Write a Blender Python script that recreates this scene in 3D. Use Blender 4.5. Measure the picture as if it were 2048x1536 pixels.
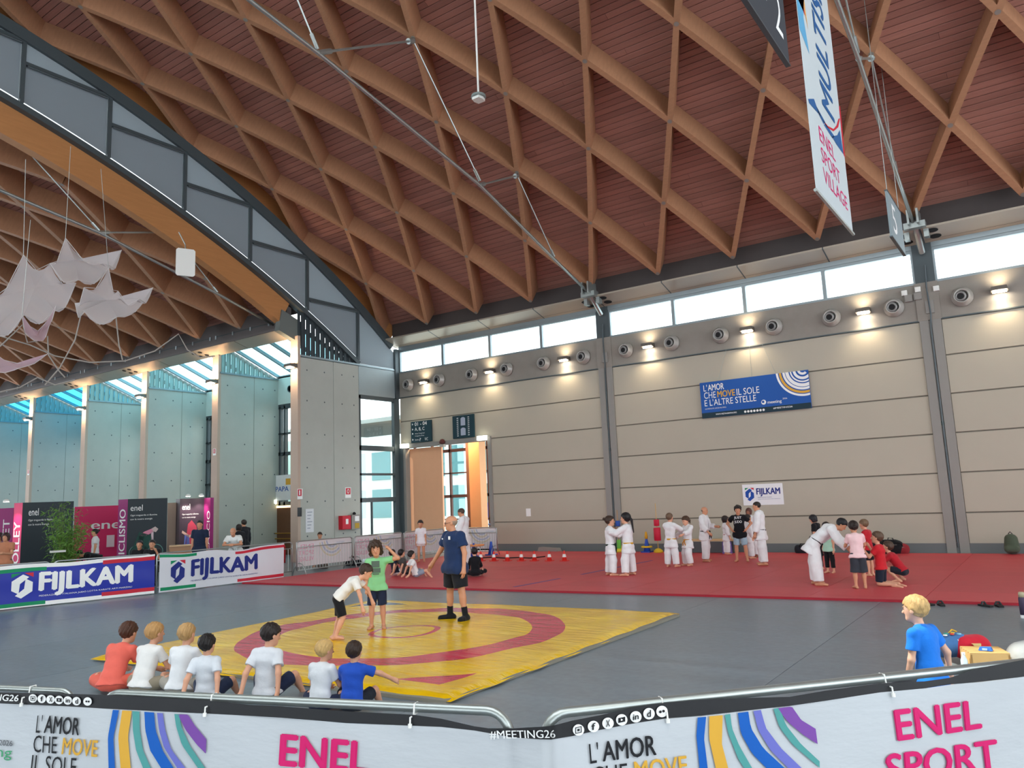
import bpy, bmesh, math, random
import numpy as np
from mathutils import Vector, Matrix
random.seed(7); np.random.seed(7)
SC = bpy.context.scene
for _o in list(bpy.data.objects): bpy.data.objects.remove(_o)
COL = SC.collection
PI = math.pi

# ------------------------------------------------------------------ camera
CW, CH = 1024.0, 768.0                       # centre of the 2048 x 1536 frame
CF, EYE, HC, ROLL, VX = 1540.0, 2.2, 996.0, 0.0424, -1200.0
def _cam():
    n = np.array([ROLL, 1.0, -(HC-CH)/CF]); down = n/np.linalg.norm(n)
    d = np.array([VX-CW, HC-ROLL*(VX-CW)-CH, CF]); X = -d/np.linalg.norm(d)
    Z = -down; Y = np.cross(Z, X)
    return np.stack([X, Y, Z])
RC = _cam(); CPOS = np.array([0.0, 0.0, EYE])
cam_d = bpy.data.cameras.new('camera'); cam_d.sensor_width = 36.0; cam_d.lens = CF*36.0/2048.0
cam_d.clip_end = 500; cam = bpy.data.objects.new('camera', cam_d); COL.objects.link(cam)
_m = np.eye(4); _m[:3, 0] = RC[:, 0]; _m[:3, 1] = -RC[:, 1]; _m[:3, 2] = -RC[:, 2]; _m[:3, 3] = CPOS
cam.matrix_world = Matrix(_m.tolist()); SC.camera = cam
def ray(x, y): return RC @ np.array([x-CW, y-CH, CF])
def onZ(x, y, z=0.0):
    d = ray(x, y); return CPOS + d*(z-EYE)/d[2]
def onY(x, y, Y):
    d = ray(x, y); return CPOS + d*Y/d[1]
def onX(x, y, X):
    d = ray(x, y); return CPOS + d*X/d[0]
def atD(x, y, D):
    d = ray(x, y); return CPOS + d*D/math.hypot(d[0], d[1])
def proj(p):
    c = RC.T @ (np.array(p, float)-CPOS); return CW+CF*c[0]/c[2], CH+CF*c[1]/c[2]

# ------------------------------------------------------------------ sky, sun, exposure
W = bpy.data.worlds.new('sky'); SC.world = W; W.use_nodes = True
_nt = W.node_tree; _bg = _nt.nodes['Background']
_bg.inputs[0].default_value = (0.88, 0.945, 1.0, 1); _bg.inputs[1].default_value = 2.2
SUN_DIR = Vector((13.07, 3.4, -18.7)).normalized()
_sd = bpy.data.lights.new('sun', 'SUN'); _sd.energy = 3.0; _sd.angle = 0.01; _sd.color = (1.0, 0.95, 0.86)
sun = bpy.data.objects.new('sun', _sd); COL.objects.link(sun); sun.rotation_euler = SUN_DIR.to_track_quat('-Z', 'Y').to_euler()
SC.view_settings.view_transform = 'Standard'; SC.view_settings.look = 'None'
SC.view_settings.exposure = 1.0; SC.view_settings.gamma = 1.0; SC.view_settings.use_curve_mapping = False

# ------------------------------------------------------------------ materials
MATS = {}
def lin(c):
    return tuple((v/12.92 if v <= .04045 else ((v+.055)/1.055)**2.4) for v in c)
def hexc(h):
    return lin(tuple(int(h[i:i+2], 16)/255 for i in (0, 2, 4)))
def M(name, col, rough=.6, metal=0., var=0., vscale=4., bump=0., bscale=30., stretch=(1, 1, 1), rnd=0., spec=.4, emit=0., ecol=None, sheen=0., alpha=1.0, coat=0.):
    if name in MATS: return MATS[name]
    if isinstance(col, str): col = hexc(col)
    m = bpy.data.materials.new(name); m.use_nodes = True; nt = m.node_tree; N = nt.nodes; L = nt.links
    b = N['Principled BSDF']; b.inputs['Base Color'].default_value = (*col, 1); b.inputs['Roughness'].default_value = rough
    b.inputs['Metallic'].default_value = metal; b.inputs['Specular IOR Level'].default_value = spec
    if sheen: b.inputs['Sheen Weight'].default_value = sheen
    if coat: b.inputs['Coat Weight'].default_value = coat; b.inputs['Coat Roughness'].default_value = .15
    if emit:
        b.inputs['Emission Color'].default_value = (*(ecol or col), 1); b.inputs['Emission Strength'].default_value = emit
    if alpha < 1: b.inputs['Alpha'].default_value = alpha
    if var or bump or rnd:
        tc = N.new('ShaderNodeTexCoord'); mp = N.new('ShaderNodeMapping'); mp.inputs['Scale'].default_value = stretch
        L.new(tc.outputs['Object'], mp.inputs['Vector'])
        last = None
        if var or rnd:
            mul = N.new('ShaderNodeMath'); mul.operation = 'MULTIPLY'; mul.inputs[1].default_value = var*2
            nz = N.new('ShaderNodeTexNoise'); nz.inputs['Scale'].default_value = vscale; nz.inputs['Detail'].default_value = 5; nz.inputs['Roughness'].default_value = .6
            if rnd:
                oi = N.new('ShaderNodeObjectInfo'); ad = N.new('ShaderNodeVectorMath'); ad.operation = 'MULTIPLY_ADD'
                L.new(oi.outputs['Random'], ad.inputs[0]); ad.inputs[1].default_value = (37., 53., 71.); L.new(mp.outputs[0], ad.inputs[2]); L.new(ad.outputs[0], nz.inputs['Vector'])
            else: L.new(mp.outputs[0], nz.inputs['Vector'])
            sub = N.new('ShaderNodeMath'); sub.operation = 'SUBTRACT'; sub.inputs[1].default_value = .5
            L.new(nz.outputs['Fac'], sub.inputs[0]); L.new(sub.outputs[0], mul.inputs[0])
            fac = mul
            if rnd:
                s2 = N.new('ShaderNodeMath'); s2.operation = 'MULTIPLY_ADD'; s2.inputs[1].default_value = rnd*2; s2.inputs[2].default_value = -rnd
                L.new(oi.outputs['Random'], s2.inputs[0]); a2 = N.new('ShaderNodeMath'); L.new(mul.outputs[0], a2.inputs[0]); L.new(s2.outputs[0], a2.inputs[1]); fac = a2
            one = N.new('ShaderNodeMath'); one.inputs[1].default_value = 1.0; L.new(fac.outputs[0], one.inputs[0])
            vm = N.new('ShaderNodeVectorMath'); vm.operation = 'SCALE'; vm.inputs[0].default_value = col; L.new(one.outputs[0], vm.inputs['Scale'])
            L.new(vm.outputs[0], b.inputs['Base Color'])
        if bump:
            n2 = N.new('ShaderNodeTexNoise'); n2.inputs['Scale'].default_value = bscale; n2.inputs['Detail'].default_value = 4; L.new(mp.outputs[0], n2.inputs['Vector'])
            bp = N.new('ShaderNodeBump'); bp.inputs['Strength'].default_value = bump; bp.inputs['Distance'].default_value = .02
            L.new(n2.outputs['Fac'], bp.inputs['Height']); L.new(bp.outputs[0], b.inputs['Normal'])
    MATS[name] = m; return m
def glass_mat(name, tint, gloss=.12, rough=.02):
    if name in MATS: return MATS[name]
    m = bpy.data.materials.new(name); m.use_nodes = True; nt = m.node_tree; N = nt.nodes; L = nt.links
    N.remove(N['Principled BSDF']); out = N['Material Output']
    t = N.new('ShaderNodeBsdfTransparent'); t.inputs[0].default_value = (*tint, 1)
    g = N.new('ShaderNodeBsdfGlossy'); g.inputs['Roughness'].default_value = rough; g.inputs[0].default_value = (.9, .95, 1, 1)
    mx = N.new('ShaderNodeMixShader'); mx.inputs[0].default_value = gloss
    L.new(t.outputs[0], mx.inputs[1]); L.new(g.outputs[0], mx.inputs[2]); L.new(mx.outputs[0], out.inputs[0])
    MATS[name] = m; return m
def cloth_mat(name, col, trans=.3):
    if name in MATS: return MATS[name]
    m = bpy.data.materials.new(name); m.use_nodes = True; nt = m.node_tree; N = nt.nodes; L = nt.links
    N.remove(N['Principled BSDF']); out = N['Material Output']
    d = N.new('ShaderNodeBsdfDiffuse'); d.inputs[0].default_value = (*col, 1)
    t = N.new('ShaderNodeBsdfTranslucent'); t.inputs[0].default_value = (*col, 1)
    mx = N.new('ShaderNodeMixShader'); mx.inputs[0].default_value = trans
    L.new(d.outputs[0], mx.inputs[1]); L.new(t.outputs[0], mx.inputs[2]); L.new(mx.outputs[0], out.inputs[0])
    MATS[name] = m; return m
def net_mat(name, col, cover=.55):
    if name in MATS: return MATS[name]
    m = cloth_mat(name, col, .5); nt = m.node_tree; N = nt.nodes; L = nt.links; out = N['Material Output']
    src = out.inputs[0].links[0].from_socket
    tr = N.new('ShaderNodeBsdfTransparent'); mx = N.new('ShaderNodeMixShader'); mx.inputs[0].default_value = cover
    L.new(tr.outputs[0], mx.inputs[1]); L.new(src, mx.inputs[2]); L.new(mx.outputs[0], out.inputs[0]); return m

# ------------------------------------------------------------------ mesh helpers
class MB:
    def __init__(s): s.v = []; s.f = []; s.mi = []
    def add(s, vs, fs, mi=0):
        o = len(s.v); s.v += [tuple(map(float, v)) for v in vs]; s.f += [tuple(i+o for i in f) for f in fs]; s.mi += [mi]*len(fs); return s
    def box(s, a, b, mi=0):
        x0, y0, z0 = [min(p, q) for p, q in zip(a, b)]; x1, y1, z1 = [max(p, q) for p, q in zip(a, b)]
        return s.add([(x0, y0, z0), (x1, y0, z0), (x1, y1, z0), (x0, y1, z0), (x0, y0, z1), (x1, y0, z1), (x1, y1, z1), (x0, y1, z1)],
              [(0, 3, 2, 1), (4, 5, 6, 7), (0, 1, 5, 4), (1, 2, 6, 5), (2, 3, 7, 6), (3, 0, 4, 7)], mi)
    def hexa(s, p, mi=0):      # 8 points, bottom loop then top loop
        return s.add(p, [(0, 3, 2, 1), (4, 5, 6, 7), (0, 1, 5, 4), (1, 2, 6, 5), (2, 3, 7, 6), (3, 0, 4, 7)], mi)
    def tube(s, pts, r, n=8, cap=True, mi=0):
        pts = [Vector(p) for p in pts]; k = len(pts); rr = r if isinstance(r, (list, tuple)) else [r]*k
        rings = []; up = None
        for i in range(k):
            t = (pts[min(i+1, k-1)]-pts[max(i-1, 0)]).normalized()
            if up is None:
                up = Vector((0, 0, 1)) if abs(t.z) < .9 else Vector((1, 0, 0))
            a = t.cross(up).normalized(); up = a.cross(t).normalized()
            rings.append([pts[i]+(a*math.cos(2*PI*j/n)+up*math.sin(2*PI*j/n))*rr[i] for j in range(n)])
        vs = [v for r_ in rings for v in r_]; fs = []
        for i in range(k-1):
            for j in range(n):
                j2 = (j+1) % n; fs.append((i*n+j, i*n+j2, (i+1)*n+j2, (i+1)*n+j))
        if cap: fs += [tuple(range(n-1, -1, -1)), tuple((k-1)*n+j for j in range(n))]
        return s.add(vs, fs, mi)
    def lathe(s, prof, n=16, c=(0, 0, 0), axis='z', mi=0):
        vs = []; fs = []
        for r, h in prof:
            for j in range(n):
                a = 2*PI*j/n; q = (r*math.cos(a), r*math.sin(a), h)
                if axis == 'y': q = (q[0], q[2], q[1])
                if axis == 'x': q = (q[2], q[0], q[1])
                vs.append((c[0]+q[0], c[1]+q[1], c[2]+q[2]))
        for i in range(len(prof)-1):
            for j in range(n):
                j2 = (j+1) % n; fs.append((i*n+j, i*n+j2, (i+1)*n+j2, (i+1)*n+j))
        fs += [tuple(range(n-1, -1, -1)), tuple((len(prof)-1)*n+j for j in range(n))]
        return s.add(vs, fs, mi)
    def prism(s, poly, axis, a, b, mi=0):       # poly: 2-D outline, extruded along axis from a to b
        def P(u, v, w): return {'x': (w, u, v), 'y': (u, w, v), 'z': (u, v, w)}[axis]
        n = len(poly); vs = [P(u, v, a) for u, v in poly]+[P(u, v, b) for u, v in poly]
        fs = [tuple(range(n-1, -1, -1)), tuple(range(n, 2*n))]+[(i, (i+1) % n, n+(i+1) % n, n+i) for i in range(n)]
        return s.add(vs, fs, mi)
    def grid(s, fn, nu, nv, mi=0, thick=None):
        vs = [fn(i/nu, j/nv) for j in range(nv+1) for i in range(nu+1)]
        fs = [(j*(nu+1)+i, j*(nu+1)+i+1, (j+1)*(nu+1)+i+1, (j+1)*(nu+1)+i) for j in range(nv) for i in range(nu)]
        return s.add(vs, fs, mi)
    def mesh(s, name, mats, smooth=False, fix=True):
        me = bpy.data.meshes.new(name); me.from_pydata(s.v, [], s.f)
        for m in (mats if isinstance(mats, (list, tuple)) else [mats]): me.materials.append(m)
        if any(s.mi): me.polygons.foreach_set('material_index', s.mi)
        if fix:
            bm = bmesh.new(); bm.from_mesh(me); bmesh.ops.recalc_face_normals(bm, faces=bm.faces); bm.to_mesh(me); bm.free()
        if smooth: me.polygons.foreach_set('use_smooth', [True]*len(me.polygons))
        me.update(); return me
    def build(s, name, mats, parent=None, smooth=False, loc=None, fix=True):
        o = bpy.data.objects.new(name, s.mesh(name, mats, smooth, fix)); COL.objects.link(o)
        if parent is not None: o.parent = parent
        if loc is not None: o.location = loc
        return o
def inst(name, me, parent=None, loc=(0, 0, 0), rot=(0, 0, 0), scale=None):
    o = bpy.data.objects.new(name, me); COL.objects.link(o); o.location = loc; o.rotation_euler = rot
    if scale: o.scale = scale
    if parent is not None: o.parent = parent
    return o
def tag(o, label=None, cat=None, group=None, kind=None):
    if label: o['label'] = label
    if cat: o['category'] = cat
    if group: o['group'] = group
    if kind: o['kind'] = kind
    return o
def empty(name, loc=(0, 0, 0), rz=0.):
    o = bpy.data.objects.new(name, None); COL.objects.link(o); o.location = loc; o.rotation_euler = (0, 0, rz); o.empty_display_size = .1; return o
def struct(o): o['kind'] = 'structure'; return o
def keep(o, parent):        # parent while keeping the mesh in world coordinates
    o.parent = parent; o.matrix_parent_inverse = parent.matrix_world.inverted() if parent.type != 'EMPTY' else Matrix.LocRotScale(parent.location, parent.rotation_euler, parent.scale).inverted(); return o

# common materials
m_plank = M('ceiling_plank_wood', 'a17266', .6, var=.22, vscale=3, stretch=(.25, 6, 6), rnd=.14, spec=.25)
m_lam = M('glulam_wood', 'a87b5d', .55, var=.2, vscale=3, stretch=(1, 1, 5), rnd=.07, spec=.3)
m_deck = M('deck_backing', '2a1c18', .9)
m_arch = M('arch_glulam', 'b27b4c', .5, var=.16, vscale=2.2, stretch=(1, .6, 6), spec=.3)
m_panel = M('wall_panel_paint', 'b3ac9c', .7, var=.04, vscale=1.2, bump=.05, bscale=60, rnd=.015)
m_band = M('concrete_band', '8f8981', .75, var=.12, vscale=2.5, bump=.15, bscale=25)
m_colm = M('grey_column_steel', '8e8b86', .55, var=.05, vscale=3)
m_dark = M('dark_grey_frame', '4d565a', .45, var=.05, vscale=3, metal=.2)
m_alu = M('aluminium_frame', '8d979b', .35, metal=.6, var=.05)
m_steel = M('galvanised_steel', 'a9b0ae', .35, metal=.75, var=.12, vscale=14)
m_fascia = M('dark_fascia', '4a4241', .6, var=.08)
m_soff = M('soffit_metal', 'a89d8e', .35, metal=.25, var=.06, vscale=1.5)
m_black = M('black_rubber', '141416', .7)
m_white = M('white_plastic', 'e8e8e4', .45)
m_conc = M('pier_concrete', 'b0b4ad', .75, var=.08, vscale=1.3, bump=.1, bscale=30)
m_blind = cloth_mat('blind_fabric', hexc('9aa1a6'), .4)
m_glass = glass_mat('clear_glass', (.92, .97, .97), .10)
m_sky_glass = glass_mat('tinted_skylight_glass', (.62, .88, .93), .08)
m_sky_glass2 = glass_mat('blue_skylight_glass', (.22, .66, .82), .08)
m_corr = M('corrugated_metal', '8fa5a2', .4, metal=.35, var=.06)
m_corrd = M('corrugated_dark', '3d464b', .5, metal=.3)
# ================================================================== floor
def floor_mat():
    m = bpy.data.materials.new('grey_floor_vinyl'); m.use_nodes = True; nt = m.node_tree; N = nt.nodes; L = nt.links; b = N['Principled BSDF']
    tc = N.new('ShaderNodeTexCoord'); geo = N.new('ShaderNodeNewGeometry'); mp = N.new('ShaderNodeMapping'); mp.inputs['Scale'].default_value = (.35, 2.2, 1)
    mp.inputs['Rotation'].default_value = (0, 0, .12)
    L.new(geo.outputs['Position'], mp.inputs['Vector'])
    n1 = N.new('ShaderNodeTexNoise'); n1.inputs['Scale'].default_value = 1.1; n1.inputs['Detail'].default_value = 6; n1.inputs['Roughness'].default_value = .65; L.new(mp.outputs[0], n1.inputs['Vector'])
    n2 = N.new('ShaderNodeTexNoise'); n2.inputs['Scale'].default_value = 9; n2.inputs['Detail'].default_value = 5; L.new(geo.outputs['Position'], n2.inputs['Vector'])
    cr = N.new('ShaderNodeValToRGB'); e = cr.color_ramp.elements; e[0].position = .3; e[0].color = (*hexc('565f68'), 1); e[1].position = .72; e[1].color = (*hexc('7a8690'), 1)
    mix = N.new('ShaderNodeMath'); mix.operation = 'MULTIPLY_ADD'; mix.inputs[1].default_value = .35; L.new(n2.outputs['Fac'], mix.inputs[0]); 
    sc = N.new('ShaderNodeMath'); sc.operation = 'MULTIPLY'; sc.inputs[1].default_value = .68; L.new(n1.outputs['Fac'], sc.inputs[0]); L.new(sc.outputs[0], mix.inputs[2])
    oi = N.new('ShaderNodeObjectInfo'); rn = N.new('ShaderNodeMath'); rn.operation = 'MULTIPLY_ADD'; rn.inputs[1].default_value = .12; L.new(oi.outputs['Random'], rn.inputs[0]); L.new(mix.outputs[0], rn.inputs[2])
    L.new(rn.outputs[0], cr.inputs[0])
    # scuffs: thin pale scratches
    n3 = N.new('ShaderNodeTexNoise'); n3.inputs['Scale'].default_value = 2.6; n3.inputs['Detail'].default_value = 8; n3.inputs['Roughness'].default_value = .75; L.new(geo.outputs['Position'], n3.inputs['Vector'])
    r3 = N.new('ShaderNodeValToRGB'); r3.color_ramp.elements[0].position = .68; r3.color_ramp.elements[1].position = .74; L.new(n3.outputs['Fac'], r3.inputs[0])
    mc = N.new('ShaderNodeMix'); mc.data_type = 'RGBA'; L.new(r3.outputs['Color'], mc.inputs[0]); L.new(cr.outputs['Color'], mc.inputs[6]); mc.inputs[7].default_value = (*hexc('9a9c99'), 1)
    L.new(mc.outputs[2], b.inputs['Base Color'])
    rr = N.new('ShaderNodeMapRange'); rr.inputs['To Min'].default_value = .22; rr.inputs['To Max'].default_value = .44; L.new(n1.outputs['Fac'], rr.inputs[0]); L.new(rr.outputs[0], b.inputs['Roughness'])
    bp = N.new('ShaderNodeBump'); bp.inputs['Strength'].default_value = .12; bp.inputs['Distance'].default_value = .01; L.new(n1.outputs['Fac'], bp.inputs['Height']); L.new(bp.outputs[0], b.inputs['Normal'])
    b.inputs['Specular IOR Level'].default_value = .5
    return m
m_floor = floor_mat()
floor = struct(MB().box((-80, -18, -.3), (16, 40, -.012)).build('floor', M('floor_screed', '3a3d40', .8)))
# vinyl strips laid side by side, seam on x = -2.97
_xs = -2.97
_strip = MB().box((0, -18, -.012), (2.994, 40, 0)).mesh('floor_strip', m_floor)
for i in range(-26, 7):
    inst('floor_strip', _strip, floor, (_xs+3*i+.003, 0, 0))

# ================================================================== wooden barrel vaults
def arc_pt(yc, zc, r, a): return (yc+r*math.cos(a), zc+r*math.sin(a))
def lamella_mesh(R, da, dx, depth, w, name, n=4):
    mb = MB(); T = Vector((dx, 0, 0)); pts = []
    for i in range(n+1):
        t = i/n; a = da*t; nrm = Vector((0, math.cos(a), math.sin(a))); tan = Vector((dx, -R*da*math.sin(a), R*da*math.cos(a))).normalized()
        side = tan.cross(nrm).normalized()*(w/2); x = Vector((dx*t, 0, 0))
        pts.append([x+nrm*R-side, x+nrm*R+side, x+nrm*(R+depth)+side, x+nrm*(R+depth)-side])
    vs = [p for q in pts for p in q]; fs = [(3, 2, 1, 0), tuple(4*n+j for j in range(4))]
    for i in range(n):
        for j in range(4): fs.append((4*i+j, 4*i+(j+1) % 4, 4*i+4+(j+1) % 4, 4*i+4+j))
    return mb.add(vs, fs).mesh(name, m_lam)
def vault(cname, yc, zc, R, a0, da, rows, x0, x1, xt, s, depth, w, a_deck0, a_deck1, plank=None, hole=None):
    # deck backing
    def quad_strip(r0, r1, xa, xb, aa, ab, n):
        mb = MB()
        for i in range(n):
            p = aa+(ab-aa)*i/n; q = aa+(ab-aa)*(i+1)/n
            A0 = arc_pt(yc, zc, r0, p); A1 = arc_pt(yc, zc, r0, q); B0 = arc_pt(yc, zc, r1, p); B1 = arc_pt(yc, zc, r1, q)
            hs = [g for g in (hole or []) if p > g[2]-1e-6 and q < g[3]+1e-6]
            if hs:
                g = hs[0]
                for (u, v) in ((xa, g[0]), (g[1], xb)):
                    mb.hexa([(u, *A0), (v, *A0), (v, *A1), (u, *A1), (u, *B0), (v, *B0), (v, *B1), (u, *B1)])
                continue
            mb.hexa([(xa, *A0), (xb, *A0), (xb, *A1), (xa, *A1), (xa, *B0), (xb, *B0), (xb, *B1), (xa, *B1)])
        return mb
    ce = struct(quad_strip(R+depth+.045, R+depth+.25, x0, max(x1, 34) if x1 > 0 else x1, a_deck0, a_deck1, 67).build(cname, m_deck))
    lm = lamella_mesh(R, da, -s/2, depth, w, 'lamella'); rm = lamella_mesh(R, da, s/2, depth, w, 'lamella')
    k0 = int(math.floor((x0-xt)/s))-1; k1 = int(math.ceil((x1-xt)/s))+1
    plates = MB()
    for r in range(rows):
        for k in range(k0, k1+1):
            x = xt+s*k+(s/2 if r % 2 else 0)
            if x < x0-.05 or x > x1: continue
            a = a0+da*r; y_, z_ = arc_pt(yc, zc, R-.01, a)
            plates.add([(x+.075*math.cos(q)*1.0, y_-.075*math.sin(q)*math.sin(a), z_+.075*math.sin(q)*math.cos(a)) for q in [PI/4*j for j in range(8)]], [tuple(range(8))])
            if x-s/2 >= x0-.1: inst('lamella', lm, ce, (x, yc, zc), (a, 0, 0))
            if x+s/2 <= x1+.1: inst('lamella', rm, ce, (x, yc, zc), (a, 0, 0))
    o = plates.build('node_plates', M('node_plate_steel', '8f8880', .5, metal=.3), ce); o['kind'] = 'stuff'
    return ce
def plank_rows(ce, yc, zc, R, a_from, a_to, pw, x0, x1, split, joined=False):
    n = int((a_to-a_from)*R/pw); da = pw/R; hw = (pw-.016)/2
    c = .012
    prof = [(-hw+c, 0), (hw-c, 0), (hw, c), (hw, .04), (-hw, .04), (-hw, c)]      # tangential, radial
    def pl(L):
        return MB().prism([(R+v, u) for u, v in prof], 'x', 0, L)
    if joined:
        mb = MB()
        for i in range(n):
            a = a_from+da*(i+.5); ca, sa = math.cos(a), math.sin(a)
            P = [(yc+(R+v)*ca-u*sa, zc+(R+v)*sa+u*ca) for u, v in prof]
            mb.prism(P, 'x', x0, x1)
        o = mb.build('deck_boards', m_plank, ce); o['kind'] = 'stuff'; return
    Ls = {}
    for i in range(n):
        a = a_from+da*(i+.5); xs = split[i % len(split)]
        for (u, v) in ((x0, xs-.004), (xs+.004, x1)):
            L = round(v-u, 3)
            if L not in Ls: Ls[L] = pl(L).mesh('ceiling_plank', m_plank)
            inst('ceiling_plank', Ls[L], ce, (u, yc, zc), (a, 0, 0))
VY, VZ, VR = .7, -23.24, 42.0
VA0 = math.atan2(10.25-VZ, 26.05-VY); VDA = 2.9/VR; VS = 2.86; VXT = -14.17
GX = -25.40                                   # gable plane between the two vaults
_hy = .35
vault('ceiling', VY, VZ, VR, VA0, VDA, 7, -25.62, 12.0, VXT, VS, .78, .17, math.radians(51.2), math.radians(118.2), hole=[(-14.9, -13.1, math.radians(81.1), math.radians(86.3)), (-24.0, 30.0, math.radians(87.1), math.radians(106.0))])  # unseen roof openings, added for a sun patch and overhead light
for _i in range(54):      # unseen white blades added under the added roof opening to block direct sun
    keep_y0, keep_y1 = -11.0, 2.9
    MB().box((-24+_i, keep_y0, 19.3), (-23.96+_i, keep_y1, 20.9)).build('added_sun_baffle', m_white, bpy.data.objects['ceiling'])
ce_main = bpy.data.objects['ceiling']
plank_rows(ce_main, VY, VZ, VR+.78, math.radians(52.0), math.radians(79.7), .208, -25.6, 12.0, [-9.0, -13.6, -5.2, -17.1, -1.2, -11.3])
LY, LZ, LR = -3.42, -33.4, 49.3
LA0 = math.atan2(9.95-LZ, 20.0-LY); LDA = 2.95/LR; LS = 3.0; LXT = -28.2
ce_left = vault('ceiling_left', LY, LZ, LR, LA0, LDA, 6, -66.0, -25.9, LXT, LS, .95, .2, math.radians(60.6), math.radians(105))
plank_rows(ce_left, LY, LZ, LR+.95, math.radians(61.2), math.radians(81), .21, -66, -25.9, None, joined=True)
# arched glulam and metal trims on the gable plane
def arch_band(yc, zc, r0, r1, a0, a1, xa, xb, n=40):
    mb = MB(); vs = []; fs = []
    for i in range(n+1):
        a = a0+(a1-a0)*i/n; A = arc_pt(yc, zc, r0, a); B = arc_pt(yc, zc, r1, a)
        vs += [(xa, *A), (xb, *A), (xb, *B), (xa, *B)]
    for i in range(n):
        for j in range(4): fs.append((4*i+j, 4*i+(j+1) % 4, 4*i+4+(j+1) % 4, 4*i+4+j))
    fs += [(0, 1, 2, 3), tuple(4*n+j for j in range(4))]
    return mb.add(vs, fs)
AE = math.radians(93)
struct(arch_band(VY, VZ, VR-.02, VR+.80, math.radians(52.1), AE, -25.74, -25.56).build('trim_1', m_arch))
struct(arch_band(VY, VZ, VR-.42, VR-.02, math.radians(51.9), AE, -25.62, -25.30).build('trim_2', m_dark))
struct(arch_band(LY, LZ, LR-.05, LR+.92, LA0-.004, AE, -26.0, -25.62).build('trim_3', m_arch))
struct(arch_band(LY, LZ, LR+.92, LR+1.12, LA0-.09, AE, -25.72, -25.36).build('trim_4', m_dark))
# ================================================================== right-hand wall
YW = 26.9
wall = struct(MB().box((-20.05, YW+.03, 0), (34, YW+.3, 7.2)).box((-25.3, YW+.03, 4.75), (-20.05, YW+.3, 7.2)).build('wall_right', M('panel_joint_backing', '6f6a61', .9)))  # grey backing that shows in the joints between panels
COLX = [-14.17, -2.70, 8.74]
bays = [(-25.30, -14.47), (-13.87, -3.0), (-2.40, 8.44)]
for bi, (xa, xb) in enumerate(bays):
    for r in range(6):
        u = -20.0 if (bi == 0 and r < 4) else xa
        z0 = 1.2*r+.012; z1 = 1.2*(r+1)-.012 if r < 5 else 7.13
        if bi == 0 and r == 4 or False: pass
        b = .012
        mb = MB().add([(u, YW+.05, z0), (xb, YW+.05, z0), (xb, YW+.05, z1), (u, YW+.05, z1), (u+b, YW, z0+b), (xb-b, YW, z0+b), (xb-b, YW, z1-b), (u+b, YW, z1-b)],
                      [(0, 1, 5, 4), (1, 2, 6, 5), (2, 3, 7, 6), (3, 0, 4, 7), (4, 5, 6, 7)])
        mb.build('wall_panel', m_panel, wall)
    MB().box((xa-.02, YW-.03, 7.16), (xb+.02, YW+.25, 8.36)).build('concrete_band', m_band, wall)
    MB().box((xa, YW-.05, 7.13), (xb, YW+.1, 7.17)).build('drip_edge', m_dark, wall)
MB().box((8.44, YW, 0), (34, YW+.2, 8.36)).build('wall_panel', m_panel, wall)
struct(MB().box((-20.0, YW-.02, .0), (34, YW+.02, .3)).build('baseboard_right', M('grey_baseboard', '6c6f70', .6)))
for cx_ in COLX:
    c = struct(MB().box((cx_-.3, YW-.06, 0), (cx_-.045, YW+.2, 7.15)).box((cx_+.045, YW-.06, 0), (cx_+.3, YW+.2, 7.15)).box((cx_-.05, YW-.01, 0), (cx_+.05, YW+.2, 7.15)).build('column', m_colm))
    MB().box((cx_-.33, YW-.07, 7.15), (cx_+.33, YW+.2, 8.36)).build('column_head', m_band, c)
    MB().box((cx_-.28, YW-.05, 8.36), (cx_+.28, YW+.2, 9.7)).build('column_neck', m_dark, c)
    MB().tube([(cx_+.05, YW-.12, 8.9), (cx_+.02, YW-.13, 8.2), (cx_+.05, YW-.13, 7.3), (cx_, YW-.08, 6.9), (cx_, YW-.04, .2)], .025, 6).build('cable_conduit', m_dark, c)
    MB().box((cx_-.07, YW-.12, 7.35), (cx_+.16, YW-.06, 7.75)).build('junction_box', m_colm, c)
    MB().box((cx_-.05, YW-.05, 3.85), (cx_+.03, YW, 3.97)).build('socket_box', M('green_box', '2f4a42', .5), c)
# high window strip, four panes to each bay
wn = 0
for bi, (xa, xb) in enumerate([(-25.28, -14.42), (-13.9, -2.98), (-2.42, 8.46)]):
    wn += 1; fr = MB(); zt, zb = 9.36, 8.33
    fr.box((xa, YW-.03, zt), (xb, YW+.12, zt+.1)).box((xa, YW-.06, zt+.1), (xb, YW+.12, zt+.26)).box((xa, YW-.04, zb), (xb, YW+.12, zb+.07))
    L = (xb-xa)/4
    for i in range(5):
        x = xa+L*i; fr.box((x-.06, YW-.02, zb), (x+.06, YW+.1, zt+.05))
    w = struct(fr.build('window_%d' % wn, m_alu))
    for i in range(4):
        MB().box((xa+L*i+.06, YW+.03, zb+.07), (xa+L*(i+1)-.06, YW+.04, zt)).build('window_pane', m_glass, w)
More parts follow.
